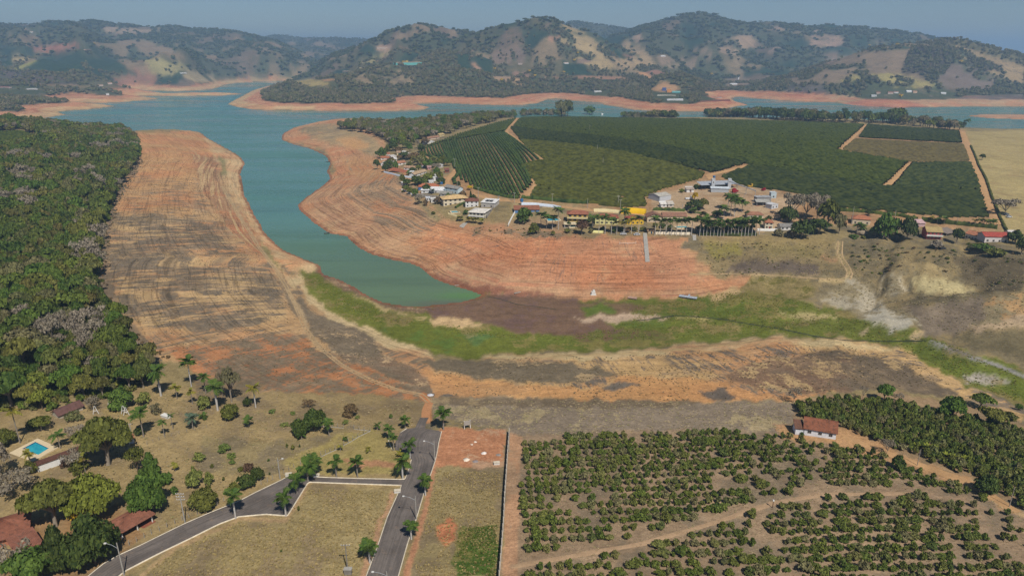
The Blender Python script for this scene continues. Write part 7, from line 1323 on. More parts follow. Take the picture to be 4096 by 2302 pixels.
for x0, y0, x1, y1, d, hh, rf, rc, lab in ((225, 335, 300, 322, 5, 3, 'gable', (196, 112, 84), 'small orange roofed cottage at the top of the village tip'), (335, 470, 400, 458, 5, 3, 'flat', (228, 226, 222), 'white cube left of the dark spreading tree'), (545, 300, 620, 288, 5, 3, 'gable', (226, 222, 216), 'white roofed cottage below the neck trees'), (640, 345, 720, 330, 6, 3, 'gable', (214, 210, 204), 'grey-white cottage right of the dark tree'), (690, 700, 775, 690, 5, 3, 'flat', (230, 228, 224), 'white cube beside the shore wall palm'), (950, 560, 1020, 548, 5, 3, 'gable', (190, 116, 90), 'red roofed cottage under the wide bushy tree'), (560, 925, 650, 905, 5, 2.8, 'flat', (228, 226, 222), 'white boat shed on the slope below the pine-like tree'), (1300, 560, 1370, 545, 5, 3, 'flat', (230, 228, 226), 'white cube at the bend of the lane'), (1090, 905, 1180, 890, 5, 3.4, 'flat', (226, 224, 220), 'white block behind the bright orange hip roof'), (1030, 1230, 1120, 1215, 5, 2.6, 'flat', (214, 216, 220), 'low white store left of the villa wing')):
    house('M', x0, y0, x1, y1, d, hh, rf, W_, rc, lab, nw=2, over=.2)
def hut(r, x, y, rad, h, lab):
    b0 = gp(r, x, y); t = empty('thatched_hut', b0)
    for i in range(6): a = i * 1.047; boxes('post', [(rad * .7 * math.cos(a) - .1, rad * .7 * math.cos(a) + .1, rad * .7 * math.sin(a) - .1, rad * .7 * math.sin(a) + .1, -.5, h)], TIMBER, t)
    n = 14; V = [(0, 0, h + rad * .75)]; F = []
    for j, (f, zz) in enumerate(((.5, .42), (1.0, 0), (1.05, -.35))):
        for i in range(n): a = 6.283 * i / n; q = rad * f * random.uniform(.94, 1.08); V.append((q * math.cos(a), q * math.sin(a), h + rad * zz * .8 + random.uniform(-.1, .1)))
    for i in range(n): F.append((0, 1 + i, 1 + (i + 1) % n))
    for j in range(2):
        for i in range(n): F.append((1 + j * n + i, 1 + (j + 1) * n + i, 1 + (j + 1) * n + (i + 1) % n, 1 + j * n + (i + 1) % n))
    pyd('roof', V, F, THATCH, t); tag(t, lab, 'hut')
hut('H', 1165, 815, 4.2, 2.2, 'round thatched hut among the palms'); hut('I', 935, 905, 4.0, 2.0, 'tan thatched shelter on the lawn under palms')
def walls(r, pts, h, mat, lab, w=.2, name='garden_wall'):
    P = ground_pts(poly(r, pts)); o = ribbon(name, None, w, h, mat, base=-.6, kind=None, pts_world=P[:, :2]); return tag(o, lab, 'wall')
BW = flat_mat('blue_white_wall', (214, 222, 232)); walls('M', [(180, 655), (330, 690), (520, 745), (740, 770)], 1.8, BW, 'curving blue and white shore wall below the open pavilion'); walls('N', [(1940, 605), (2240, 615), (2570, 650), (2740, 690)], 2.4, BW, 'white wall along the village road'); walls('N', [(1668, 1035), (1760, 850), (1850, 690)], 2.0, WHITE, 'white wall left of the big round tree'); walls('N', [(1235, 870), (1340, 720), (1480, 505)], 2.6, CONCD, 'grey wall on the right of the modern villa'); walls('P', [(880, 440), (1140, 445), (1400, 470)], 2.6, CREAM, 'cream wall behind the pale yellow villa')
walls('P', [(1430, 470), (1760, 480), (1930, 500)], 4.6, flat_mat('yellow_wall', (236, 188, 28)), 'tall bright yellow wall behind the yellow villa', w=.4); walls('Q', [(110, 1190), (400, 1192), (820, 1202)], 2.0, flat_mat('cream_wall', (226, 210, 184)), 'cream garden wall behind the palm row'); walls('H', [(1580, 812), (1700, 815), (1790, 812)], 1.8, WHITE, 'white wall before the cream house'); walls('N', [(470, 790), (560, 815), (660, 850)], 1.4, CREAM, 'low cream wall below the villa pool'); walls('M', [(535, 1010), (640, 1050), (760, 1120)], 1.6, WHITE, 'white wall below the orange roofed house'); walls('P', [(845, 855), (1080, 865)], 1.8, flat_mat('yellow_garden_wall', (228, 220, 150)), 'low yellow garden wall under the palms'); walls('M', [(780, 1125), (1000, 1150), (1300, 1180)], 2.6, CONCD, 'grey stepped wall below the white roofed house')
def small_pool(r, x, y, w, d, lab):
    b0 = gp(r, x, y); t = empty('swimming_pool', b0 + Vector((0, 0, .15)), .2); boxes('deck', [(-w / 2 - 1, w / 2 + 1, -d / 2 - 1, -d / 2, -.8, .3), (-w / 2 - 1, w / 2 + 1, d / 2, d / 2 + 1, -.8, .3), (-w / 2 - 1, -w / 2, -d / 2, d / 2, -.8, .3), (w / 2, w / 2 + 1, -d / 2, d / 2, -.8, .3)], DECK, t); boxes('pool_water', [(-w / 2, w / 2, -d / 2, d / 2, -.5, .15)], PW, t); tag(t, lab, 'pool')
small_pool('N', 605, 745, 6, 6, 'round edged blue pool beside the modern villa'); small_pool('P', 460, 735, 5, 4, 'small turquoise pool below the yellow villa'); small_pool('Q', 630, 1050, 8, 4, 'turquoise pool behind the palm row'); small_pool('P', 60, 600, 9, 7, 'blue pool court left of the yellow villa')
for r, x, y, rad, h, z0, lab in (('M', 1340, 960, 1.3, 1.6, 3.6, 'blue water tank on a stand between the roofs'), ('M', 1215, 770, 1.1, 1.5, 2.5, 'white water tank above the cube house'), ('N', 1945, 600, 1.4, 2.4, 2.5, 'blue water tank at the road wall'), ('N', 790, 400, .9, 3.4, .2, 'white standing tank near the cypress'), ('H', 1145, 300, 1.2, 1.6, 2.0, 'blue tank at the corner of the dark coffee')):
    b0 = gp(r, x, y); t = empty('water_tank', b0)
    for sx in (-1, 1):
        for sy in (-1, 1): boxes('leg', [(sx * rad * .6 - .08, sx * rad * .6 + .08, sy * rad * .6 - .08, sy * rad * .6 + .08, -.4, z0)], CONC, t)
    V, F = tubes([([(0, 0, z0), (0, 0, z0 + .05), (0, 0, z0 + h), (0, 0, z0 + h + .2)], [.1, rad * .9, rad, .15])], 12); pyd('tank', V, [tuple(q) for q in F], BLUE if 'blue' in lab else WHITE, t); tag(t, lab, 'water tank')
# palms of the village
PR = 'palms in the row before the cream wall'
for i, x in enumerate((95, 200, 315, 425, 530, 625, 725, 830)): palm('Q', x, 1216, x, 880 + (i * 37 % 50), 92, ['leftmost', 'second', 'third', 'fourth', 'fifth', 'sixth', 'seventh', 'eighth'][i] + ' palm of the row before the cream wall, counted from the ramp', single=True, trunk='w', tw=.2, group=PR)
for i, x in enumerate((995, 1070, 1135, 1210, 1280, 1355, 1415, 1480, 1560, 1625, 1695, 1765, 1835, 1905, 1970, 2045, 2115, 2195)): palm('Q', x, 1226 if x < 2190 else 1195, x, 880 + (i * 53 % 110), 88, 'palm in the long row before the dark hedge, %s from the left' % ordinal(i + 1), single=True, trunk='w', tw=.2, group='palms before the dark hedge')
for r, bx, by, cy_, rad, lab, lf in (('Q', 1475, 900, 650, 95, 'palm left of the tall farmyard palms', 'palm'), ('Q', 1612, 830, 445, 130, 'left tall palm at the farmyard edge', 'palm'), ('Q', 1690, 850, 500, 120, 'middle tall palm at the farmyard edge', 'palm'), ('Q', 1845, 740, 535, 115, 'right tall palm at the farmyard edge', 'palm'), ('Q', 1560, 700, 430, 100, 'palm tip behind the left tall palm', 'palm'), ('Q', 1010, 1190, 780, 100, 'palm leaning behind the small ramp', 'palm'), ('Q', 1130, 1130, 860, 90, 'palm behind the dark hedge on the left', 'palm'), ('Q', 860, 760, 700, 85, 'palm in front of the farmyard thicket', 'palm'),
    ('P', 45, 792, 560, 95, 'leftmost palm in front of the blue pool court', 'palm'), ('P', 165, 792, 395, 105, 'tall palm in front of the blue pool court', 'palm'), ('P', 860, 750, 550, 90, 'palm at the left corner of the pale yellow villa', 'palm'), ('P', 980, 862, 535, 85, 'second palm before the pale yellow villa', 'palm'), ('P', 1105, 882, 530, 85, 'third palm before the pale yellow villa', 'palm'), ('P', 1230, 882, 595, 85, 'fourth palm before the pale yellow villa', 'palm'), ('P', 1340, 884, 640, 80, 'fifth palm before the pale yellow villa', 'palmy'), ('P', 1478, 872, 420, 110, 'tallest palm before the bright yellow villa', 'palm'), ('P', 1500, 875, 640, 90, 'yellow palm below the tallest palm', 'palmy'), ('P', 1632, 872, 595, 85, 'yellowish palm before the bright yellow villa', 'palmy'), ('P', 1780, 855, 560, 95, 'right palm before the bright yellow villa', 'palm'),
    ('N', 710, 925, 850, 70, 'small palm left of the modern villa', 'palmy'), ('N', 885, 962, 880, 55, 'first small palm under the balcony', 'palmy'), ('N', 965, 966, 885, 55, 'second small palm under the balcony', 'palmy'), ('N', 1020, 972, 885, 55, 'third small palm under the balcony', 'palmy'), ('N', 1140, 990, 905, 60, 'last small palm under the balcony', 'palmy'), ('N', 2330, 1060, 790, 100, 'palm right of the big round tree', 'palm'), ('N', 2440, 1085, 850, 90, 'palm further right of the big round tree', 'palm'),
    ('S', 1575, 335, 205, 55, 'first yellow palm of the road row', 'palmy'), ('S', 1685, 335, 200, 55, 'second palm of the road row', 'palm'), ('S', 1745, 345, 200, 60, 'third yellow palm of the road row', 'palmy'), ('S', 1805, 345, 215, 55, 'fourth palm of the road row', 'palm'), ('S', 1880, 345, 215, 55, 'fifth palm of the road row', 'palm'), ('S', 1950, 345, 210, 60, 'last palm of the road row', 'palm'), ('S', 960, 290, 160, 70, 'palm behind the grey shelter', 'palm'), ('S', 820, 275, 180, 60, 'palm behind the red house', 'palm'), ('S', 700, 245, 150, 50, 'yellow palm above the tan roof', 'palmy'), ('I', 1205, 945, 845, 50, 'palm in the thicket beside the orange roof', 'palm'), ('I', 1290, 965, 905, 40, 'short palm below the thicket', 'palm'), ('I', 890, 905, 815, 42, 'palm left before the large orange roof', 'palm'), ('I', 935, 905, 825, 42, 'palm right before the large orange roof', 'palm'), ('M', 690, 700, 660, 60, 'little palm beside the shore wall', 'palm'), ('M', 1150, 1080, 1000, 50, 'palm in front of the white sloping roof', 'palm')):
    palm(r, bx, by, bx, cy_, rad, lab, leaf=lf, single=True, trunk='w' if r in 'QP' else 'p', tw=.2)
VT = [('N', 1985, 955, 640, 185, 'dense', 'mid', 'big round green tree beside the empty lot'), ('N', 2200, 1175, 960, 150, 'bush', 'olive', 'rounded brownish bush below the big round tree'), ('P', 640, 895, 610, 135, 'round', 'purple', 'purple-brown tree in front of the yellow villa'), ('P', 350, 860, 770, 80, 'bush', 'olive', 'olive bush left of the purple-brown tree'), ('M', 140, 365, 140, 105, 'dense', 'mid', 'bright green tree at the village tip'), ('M', 370, 215, 30, 115, 'dense', 'dark', 'large dark tree above the village tip'), ('M', 630, 385, 225, 85, 'dense', 'dark', 'dark tree behind the white houses'), ('M', 280, 575, 390, 125, 'dense', 'dark', 'spreading dark tree left of the open pavilion'), ('M', 50, 590, 390, 80, 'round', 'dark', 'dark tree at the shore edge of the tip'), ('M', 700, 545, 430, 75, 'dense', 'olive', 'olive tree behind the pavilion'), ('M', 520, 400, 300, 80, 'round', 'brown', 'brownish tree among the white houses'), ('M', 900, 500, 290, 130, 'dense', 'forest', 'bushy tree in the village centre'), ('M', 1100, 560, 390, 150, 'dense', 'forest', 'wide bushy tree left of the dirt lane'), ('M', 1290, 520, 370, 120, 'dense', 'olive', 'olive tree beside the bend of the lane'), ('M', 800, 330, 250, 80, 'round', 'brown', 'dry tree at the neck of the village'), ('M', 1060, 835, 660, 130, 'dense', 'lime', 'yellow-green tree behind the long white house'), ('M', 880, 910, 720, 110, 'dense', 'dark', 'dark tree left of the orange hip roof'), ('M', 650, 920, 780, 100, 'round', 'dark', 'pine-like tree on the slope'), ('M', 720, 1085, 950, 90, 'bush', 'olive', 'shrubs inside the white wall'), ('M', 890, 1295, 1090, 115, 'bare', 'grey', 'grey leafless tree below the stepped wall'), ('M', 1010, 1320, 1200, 60, 'bush', 'brown', 'dry brown bush beside the grey leafless tree'), ('M', 1230, 610, 460, 105, 'bare', 'grey', 'bare tree over the pink cottage'), ('M', 1925, 1165, 1020, 36, 'tall', 'dark', 'slim dark cypress behind the villa'), ('M', 1905, 1000, 910, 72, 'round', 'yellow', 'yellow flowering tree at the corner of the coffee block'), ('M', 1670, 960, 830, 60, 'bush', 'dark', 'dark bushes at the corner of the lane'), ('M', 850, 170, -20, 60, 'bare', 'grey', 'tall bare tree at the neck of the village'), ('M', 640, 160, 0, 120, 'dense', 'forest', 'dark tree below the promontory wood'), ('M', 560, 1050, 1000, 30, 'bush', 'olive', 'small bush below the white wall'), ('N', 810, 790, 700, 70, 'bush', 'mid', 'green shrub between pool and modern villa'), ('N', 165, 790, 730, 60, 'bush', 'olive', 'row of small shrubs below the villa'),
 ('Q', 900, 700, 480, 200, 'dense', 'dark', 'dark thicket in the middle of the farmyard'), ('Q', 1060, 690, 470, 110, 'round', 'forest', 'mixed tree right in the farmyard thicket'), ('Q', 890, 520, 350, 70, 'round', 'yellow', 'yellowish tree behind the farmyard thicket'), ('Q', 928, 278, 180, 72, 'dense', 'dark', 'round dark bush left of the long shed'), ('Q', 640, 350, 270, 60, 'bush', 'lime', 'yellow-green bush at the farmyard corner'), ('Q', 105, 385, 320, 35, 'bush', 'lime', 'little yellow-green tree behind the metal barn'), ('Q', 1860, 1100, 850, 90, 'dense', 'dark', 'dark garden tree behind the right palms'), ('Q', 1200, 1130, 940, 90, 'round', 'mid', 'green garden tree beside the thatched hut'),
 ('H', 1930, 690, 430, 120, 'bare', 'grey', 'left one of the big bare grey trees'), ('H', 2070, 690, 425, 140, 'bare', 'grey', 'largest bare grey tree at the end of the village'), ('H', 2180, 720, 445, 125, 'bare', 'grey', 'right one of the big bare grey trees'), ('H', 2290, 770, 490, 120, 'dense', 'olive', 'olive crown right of the bare trees'), ('H', 2020, 885, 690, 115, 'dense', 'dark', 'dark tree under the bare trees'), ('H', 1880, 720, 560, 100, 'dense', 'dark', 'dark tree left of the bare trees'), ('H', 2400, 840, 650, 70, 'round', 'wood', 'silvery tree right of the bare trees'), ('H', 1790, 860, 790, 60, 'bush', 'wood', 'grey bush below the white cottage'), ('H', 2200, 840, 690, 110, 'round', 'dark', 'dark understorey tree below the olive crown'), ('H', 1920, 875, 800, 60, 'bush', 'wood', 'pale bush on the lower side of the bare trees'),
 ('I', 1160, 940, 690, 130, 'dense', 'mid', 'bright green tree in the thicket beside the orange roof'), ('I', 1390, 960, 720, 95, 'dense', 'dark', 'dark tree right in the thicket'), ('I', 1080, 930, 800, 60, 'dense', 'mid', 'green tree left in the thicket'), ('I', 1890, 1000, 850, 70, 'round', 'dark', 'dark tree in front of the grey shelter'), ('I', 2480, 1000, 860, 80, 'dense', 'dark', 'dark tree at the right end of the houses'), ('I', 2545, 1110, 930, 70, 'dense', 'forest', 'tree cut by the right frame'), ('I', 2370, 710, 540, 130, 'bare', 'grey', 'wide bare tree at the end of the lane'), ('I', 860, 948, 905, 55, 'bush', 'mid', 'bright green low bush beside the track'), ('I', 960, 950, 920, 30, 'bush', 'olive', 'small round bush on the lawn'), ('I', 1690, 1050, 970, 80, 'bush', 'grey', 'grey brush below the red house'), ('I', 2180, 1080, 1000, 110, 'bush', 'mid', 'green bush below the red roofed house'), ('I', 2060, 1060, 1010, 70, 'bush', 'wood', 'grey-green bush left of the green bush'), ('I', 2300, 1130, 1050, 110, 'bush', 'olive', 'olive bush on the slope at the right'), ('I', 2150, 160, 100, 35, 'round', 'dark', 'small tree on the lane hedge'), ('I', 1010, 720, 650, 40, 'dense', 'dark', 'dark round bush behind the large orange roof')]
GT = [(60, 300), (250, 250), (330, 460), (210, 600), (420, 560), (560, 330), (480, 230), (700, 350), (760, 440), (860, 400), (960, 330), (1000, 420), (1040, 500), (1180, 440), (1380, 440), (1450, 480), (760, 620), (880, 600), (1150, 720), (1250, 690), (1330, 850), (1300, 780), (560, 820), (800, 870), (960, 900), (620, 1000), (820, 1080), (1040, 1000), (1470, 1200), (1270, 1240), (1760, 1110), (1990, 1230), (700, 190), (560, 120), (930, 200), (780, 60), (1010, 60)]
for i, (x, y) in enumerate(sorted(GT)):
    lf = ['forest', 'dark', 'olive', 'forest', 'mid', 'brown'][i % 6]; hh = 120 + (i * 37) % 80
    tree('M', x, y + 40, y + 40 - hh, 62 + (i * 23) % 45, 'dense' if i % 3 else 'round', lf, '%s %s garden tree of the village tip, %s from the left' % ('large' if hh > 160 else 'small', {'forest': 'mixed green', 'dark': 'dark green', 'olive': 'olive', 'mid': 'bright green', 'brown': 'brownish'}[lf], ordinal(i + 1)), n=360, size=.14, seed=i % 4, parts=False, group='garden trees of the village tip')
for i, (x, y, lf) in enumerate([(60, 880, 'olive'), (380, 700, 'dark'), (560, 690, 'forest'), (780, 620, 'dark'), (820, 830, 'forest'), (1060, 800, 'dark'), (1290, 830, 'dark'), (1440, 800, 'forest'), (1560, 820, 'brown'), (1700, 800, 'forest'), (1870, 800, 'olive'), (2110, 720, 'forest'), (2250, 730, 'dark'), (2420, 760, 'forest')]): tree('P', x, y + 30, y - 70, 50 + (i * 17) % 30, 'dense', lf, 'garden shrub tree before the yellow villas, %s from the left' % ordinal(i + 1), n=300, size=.15, seed=i % 4, parts=False, group='garden trees before the villas')
for i, (x, y, lf) in enumerate(sorted([(1010, 1080, 'dark'), (1110, 1100, 'forest'), (1330, 1120, 'mid'), (1440, 1050, 'dark'), (1540, 1100, 'forest'), (1640, 1060, 'dark'), (1740, 1100, 'mid'), (1840, 1040, 'dark'), (1960, 1080, 'forest'), (2060, 1060, 'dark'), (1300, 800, 'dark'), (1400, 780, 'forest'), (1960, 800, 'dark'), (2100, 900, 'forest'), (960, 900, 'olive'), (2380, 900, 'dark')])): tree('Q', x, y + 40, y - 90, 60 + (i * 17) % 35, 'dense', lf, 'garden tree behind the long palm row, number %d' % (i + 1) if 0 else '%s garden tree behind the long palm row, %s from the left' % ({'dark': 'dark', 'forest': 'mixed green', 'mid': 'bright', 'olive': 'olive'}[lf], ordinal(i + 1)), n=300, size=.15, seed=i % 4, parts=False, group='garden trees behind the palm row')
for i, a in enumerate(VT):
    bush = a[5] == 'bush'; tree(*a, n=700 if a[5] != 'bare' else 1500, size=.11 if a[5] != 'bare' else .05, seed=i % 4, name='shrub' if bush else 'tree', cat='shrub' if bush else 'tree', parts=not bush)
for r, pts, w, h, lf, lab in (('Q', [(985, 1200), (1400, 1212), (1800, 1216), (2140, 1210)], 2.2, 2.4, 'coffee_d', 'dark clipped hedge behind the long palm row'), ('Q', [(60, 705), (350, 712), (700, 722)], 2.0, 2.4, 'coffee_r', 'clipped hedge behind the brown roofs'), ('I', [(2035, 20), (2110, 200), (2190, 350), (2260, 560), (2330, 740), (2400, 880)], 2.0, 1.7, 'coffee_o', 'ragged hedge between the lane and the dry pasture'), ('S', [(1420, 690), (1620, 705), (1820, 715)], 1.8, 1.6, 'coffee_o', 'low yellow-green hedge before the orange roofed house'), ('I', [(1540, 770), (1800, 800), (2100, 830), (2300, 850)], 3.0, 3.0, 'coffee_g', 'tall hedge below the dark coffee along the road'), ('I', [(720, 670), (1000, 690), (1300, 720), (1500, 760)], 3.0, 2.6, 'coffee_g', 'hedge along the foot of the dark coffee block'), ('N', [(610, 670), (720, 600), (850, 540)], 1.6, 1.8, 'coffee_r', 'sloping hedge beside the big cream villa')):
    L = resample(ground_pts(poly(r, pts))[:, :2], 1.3); tag(link('hedge', hedge_mesh('hedge', [L], w, h, r_, lf)), lab, 'hedge')
# poles of the village and the fields
for i, (r, x, y, ty, c, lab) in enumerate((('G', 1290, 985, 880, 1, 'power pole at the corner of the striped coffee'), ('G', 1495, 1032, 962, 1, 'power pole at the top of the empty lot'), ('G', 1652, 1032, 932, 1, 'power pole between striped and olive coffee'), ('G', 2032, 1052, 942, 1, 'tall power pole above the white road wall'), ('G', 1055, 690, 590, 1, 'power pole at the bend of the dirt lane'), ('G', 1080, 900, 820, 0, 'thin pole at the foot of the lane'), ('P', 752, 362, 165, 0, 'power pole right of the yellow villa'), ('P', 1370, 290, 112, 2, 'power pole with double crossarms behind the cream wall'), ('P', 1412, 385, 190, 1, 'power pole just before the double crossarm pole'), ('I', 838, 805, 628, 0, 'grey pole left of the large orange roof'), ('I', 1272, 752, 665, 0, 'pole behind the green thicket'), ('I', 1895, 812, 735, 0, 'pole behind the white orange-roofed house'), ('G', 2410, 312, 252, 1, 'pole alone in the mid green coffee'), ('G', 2487, 512, 447, 0, 'pole on the dark coffee strip'), ('G', 2543, 648, 580, 0, 'pole in the olive coffee'), ('G', 2362, 182, 125, 0, 'pole at the back of the mid green coffee'), ('R3', 855, 1155, 1090, 0, 'pole beside the white hut at the back edge'), ('Q', 648, 725, 560, 0, 'white pole beside the clipped hedge'), ('Q', 2060, 620, 490, 0, 'floodlight pole at the lean-to'), ('Q', 1890, 470, 385, 0, 'short pole in the farmyard'))):
    pole(r, x, y, ty, lab, cross=c, name='power_pole', mat=CONC, rad=.17)
hs('R3', 900, 1160, 916, 1160, 3, 3.4, 'gable', W_, (230, 228, 224), 'tiny white hut on the back edge of the plantation', nw=0, cat='hut', name='hut', over=.1, rise_=.8)
# farmyard machines
b0, c0 = gp('Q', 1590, 300), gp('Q', 2110, 440); t = empty('conveyor', b0); d = c0 - b0
V, F = tubes([([Vector((0, 0, 7.2)), Vector((d.x, d.y, d.z + 5.2))], [.45, .45])], 6); pyd('tube', V, [tuple(q) for q in F], STEEL, t)
for f in (.3, .65, 1.0): boxes('support', [(d.x * f - .12, d.x * f + .12, d.y * f - .12, d.y * f + .12, -1, 7.2 + (d.z - 2.0) * f)], STEEL, t)
tag(t, 'inclined grey conveyor from the long shed to the mill house', 'conveyor')
b0 = gp('Q', 1690, 355); t = empty('red_fan', b0); REDM = flat_mat('red_paint', (150, 36, 44)); V, F = tubes([([(0, -1.2, 2.0), (0, -1.1, 2.0), (0, .9, 2.0), (0, 1.0, 2.0)], [.1, 1.9, 1.9, .1])], 14); pyd('drum', V, [tuple(q) for q in F], REDM, t); boxes('base', [(-1.8, 1.8, -1.2, 1.0, -.3, .4)], DARKM, t); boxes('duct', [(1.6, 3.4, -.6, .6, 1.0, 2.2)], REDM, t); tag(t, 'dark red drum blower at the end of the long shed', 'blower')
def vehicle(r, x, y, rz, body, lab, cat, L=4.4, w=1.8, h=1.5, name='vehicle', cargo=False):
    t = empty(name, gp(r, x, y), rz); boxes('body', [(-L / 2, L / 2, -w / 2, w / 2, .4, .95)], body, t)
    if cargo: boxes('cab', [(L * .22, L * .5, -w / 2 + .05, w / 2 - .05, .95, h + .5)], body, t); boxes('cargo_bed', [(-L / 2, L * .18, -w / 2, -w / 2 + .1, .95, 1.5), (-L / 2, L * .18, w / 2 - .1, w / 2, .95, 1.5), (-L / 2, -L / 2 + .1, -w / 2, w / 2, .95, 1.5)], body, t)
    else:
        x0, x1 = -L * .3, L * .22; V = [(x0 - .3, -w / 2 + .08, .95), (x1 + .5, -w / 2 + .08, .95), (x1 + .5, w / 2 - .08, .95), (x0 - .3, w / 2 - .08, .95), (x0, -w / 2 + .2, h), (x1, -w / 2 + .2, h), (x1, w / 2 - .2, h), (x0, w / 2 - .2, h)]; pyd('cabin', V, [(4, 5, 6, 7), (0, 1, 5, 4), (1, 2, 6, 5), (2, 3, 7, 6), (3, 0, 4, 7)], GLASS, t); boxes('roof_panel', [(x0, x1, -w / 2 + .2, w / 2 - .2, h, h + .06)], body, t)
    for sx in (-.3, .3):
        for sy in (-1, 1): V, F = tubes([([(L * sx, sy * (w / 2 - .12), .36), (L * sx, sy * (w / 2 - .1), .36), (L * sx, sy * (w / 2 + .08), .36), (L * sx, sy * (w / 2 + .1), .36)], [.02, .36, .36, .02])], 10); pyd('wheel', V, [tuple(q) for q in F], DARKM, t)
    return tag(t, lab, cat)
GRYP = flat_mat('grey_car_paint', (120, 122, 128), rough=.35, spec=.4); YELP = flat_mat('yellow_machine', (196, 160, 60)); WHP = flat_mat('white_car_paint', (226, 226, 226), rough=.35, spec=.4)
vehicle('Q', 2010, 240, .2, YELP, 'yellow tractor parked in the drying yard', 'tractor', 4.2, 2.0, 2.4, 'tractor', True); vehicle('Q', 2280, 310, .8, REDM, 'red farm trailer in the drying yard', 'trailer', 4.6, 1.9, 1.6, 'trailer', True); vehicle('Q', 780, 490, .1, WHP, 'white truck left of the farmyard thicket', 'truck', 6.0, 2.2, 2.4, 'truck', True); vehicle('I', 2395, 715, .3, GRYP, 'left grey car on the dry pasture under the bare tree', 'car', name='car'); vehicle('I', 2420, 738, .3, WHP, 'right pale car on the dry pasture under the bare tree', 'car', name='car'); vehicle('S', 930, 785, .2, DARKM, 'dark car at the end of the red drive', 'car', name='car'); vehicle('P', 1470, 895, .1, WHP, 'left white car parked before the bright yellow villa', 'car', name='car'); vehicle('P', 1745, 905, .1, WHP, 'right white car parked before the bright yellow villa', 'car', name='car')
# ramp, pontoons, small craft on the mud
def slab(r, quad, lift, mat, lab, cat, name):
    g = ground_pts(poly(r, quad)); o0 = Vector(g[0]); n = 14; V = []; 
    for i in range(n + 1):
        f = i / n; a = g[0] * (1 - f) + g[3] * f; c = g[1] * (1 - f) + g[2] * f
        za, zc = float(H(a[0], a[1])), float(H(c[0], c[1])); V += [(a[0], a[1], za + lift), (c[0], c[1], zc + lift), (c[0], c[1], zc - .6), (a[0], a[1], za - .6)]
    F = [(0, 1, 2, 3), (4 * n + 3, 4 * n + 2, 4 * n + 1, 4 * n)]
    for i in range(n):
        for s in range(4): F.append((4 * i + s, 4 * i + 4 + s, 4 * i + 4 + (s + 1) % 4, 4 * i + (s + 1) % 4))
    return tag(pyd(name, [tuple(Vector(v) - o0) for v in V], F, mat, None, o0), lab, cat)
slab('H', [(432, 838), (470, 838), (500, 1125), (455, 1125)], .45, CONC, 'long concrete boat ramp running down the orange bank', 'boat ramp', 'boat_ramp'); slab('H', [(928, 855), (966, 855), (968, 908), (933, 908)], .3, CONC, 'short concrete ramp below the palm row', 'boat ramp', 'boat_ramp'); slab('N', [(770, 965), (860, 965), (770, 1065), (685, 1035)], .25, CONC, 'square concrete slab below the modern villa', 'slab', 'slab')
def pontoon(nx0, ny0, nx1, ny1, w, lab, seg=5, gang=None, mat=STEEL, name='pontoon'):
    g = ground_pts([(nx0, ny0), (nx1, ny1)]); a, c = Vector(g[0]), Vector(g[1]); d = c - a; L = math.hypot(d.x, d.y); t = empty(name, a, math.atan2(d.y, d.x))
    for i in range(seg): x0 = L * i / seg; boxes('deck_section', [(x0 + .08, x0 + L / seg - .08, -w / 2, w / 2, .35, .6)], mat, t); boxes('float', [(x0 + .2, x0 + L / seg - .2, -w / 2 + .1, w / 2 - .1, -.2, .34)], DARKM, t)
    if gang: boxes('gangway', [(L * .5 - .5, L * .5 + .5, w / 2, w / 2 + gang, .4, .55)], mat, t)
    return tag(t, lab, 'pontoon')
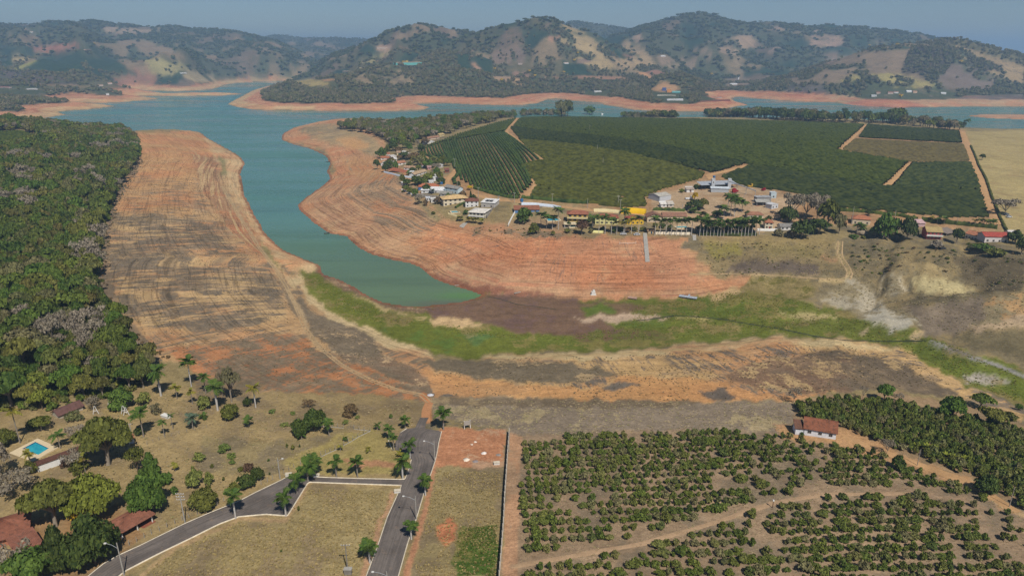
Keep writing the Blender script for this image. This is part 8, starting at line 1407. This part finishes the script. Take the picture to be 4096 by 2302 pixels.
pontoon(2716, 1184, 2788, 1196, 3.0, 'stranded grey pontoon with gangway on the green flat', 7, 4.0, flat_mat('pontoon_deck', (176, 182, 190))); pontoon(2512, 1190, 2548, 1196, 3.0, 'brownish raft lying on the mud', 3, None, flat_mat('raft_planks', (186, 150, 130)), 'raft'); pontoon(2056, 1175, 2084, 1166, .8, 'pale plank jetty stranded on the dark mud', 2, None, CONC, 'jetty'); pontoon(1816, 1145, 1840, 1136, .9, 'short plank jetty at the algae edge', 2, None, TIMBER, 'jetty')
t = empty('stranded_hut', ground_pts([(2373, 1177)])[0]); boxes('float', [(-1.6, 1.6, -1.2, 1.2, -.2, .3)], WHITE, t); boxes('cabin', [(-1.1, 1.1, -.9, .9, .3, 2.0)], WHITE, t); boxes('tank', [(-.4, .7, -.4, .4, 2.0, 3.0)], WHITE, t); tag(t, 'white pump hut stranded at the foot of the orange bank', 'pump hut')
for nx, ny, L, lab in ((1312, 648, 5, 'small dark boat at the bend of the inlet'), (1308, 934, 4.5, 'dark boat lying at the point of the right bank')):
    t = empty('boat', ground_pts([(nx, ny)])[0], .5); V = [(-L / 2, -.7, .6), (L * .25, -.75, .6), (L / 2, 0, .75), (L * .25, .75, .6), (-L / 2, .7, .6), (-L / 2, -.4, 0), (L * .25, -.4, 0), (L * .38, 0, 0), (L * .25, .4, 0), (-L / 2, .4, 0)]; pyd('hull', V, [(0, 1, 6, 5), (1, 2, 7, 6), (2, 3, 8, 7), (3, 4, 9, 8), (4, 0, 5, 9), (5, 6, 7, 8, 9)], DARKM, t); boxes('bench', [(-.3, .1, -.7, .7, .4, .46), (-1.5, -1.1, -.65, .65, .4, .46)], TIMBER, t); tag(t, lab, 'boat')
GOAL = [('P', 1400, 1090, 1730, 1080)]
b0, c0 = gp('P', 1400, 1095), gp('P', 1725, 1085); t = empty('volleyball_frame', b0, math.atan2(c0.y - b0.y, c0.x - b0.x)); w = (c0 - b0).length
for xx in (0, w * .5, w): boxes('post', [(xx - .08, xx + .08, -.08, .08, -.2, 2.2 if xx != w * .5 else 1.2)], WHITE, t)
boxes('rail', [(0, w, -.06, .06, .9, 1.05)], WHITE, t); tag(t, 'white rail on posts left of the boat ramp', 'rail')
# ------------------------------------------------------------------ buildings across the lake
for a in FARB: house(*a, nw=0, cat='building', name='far_building', over=.3)
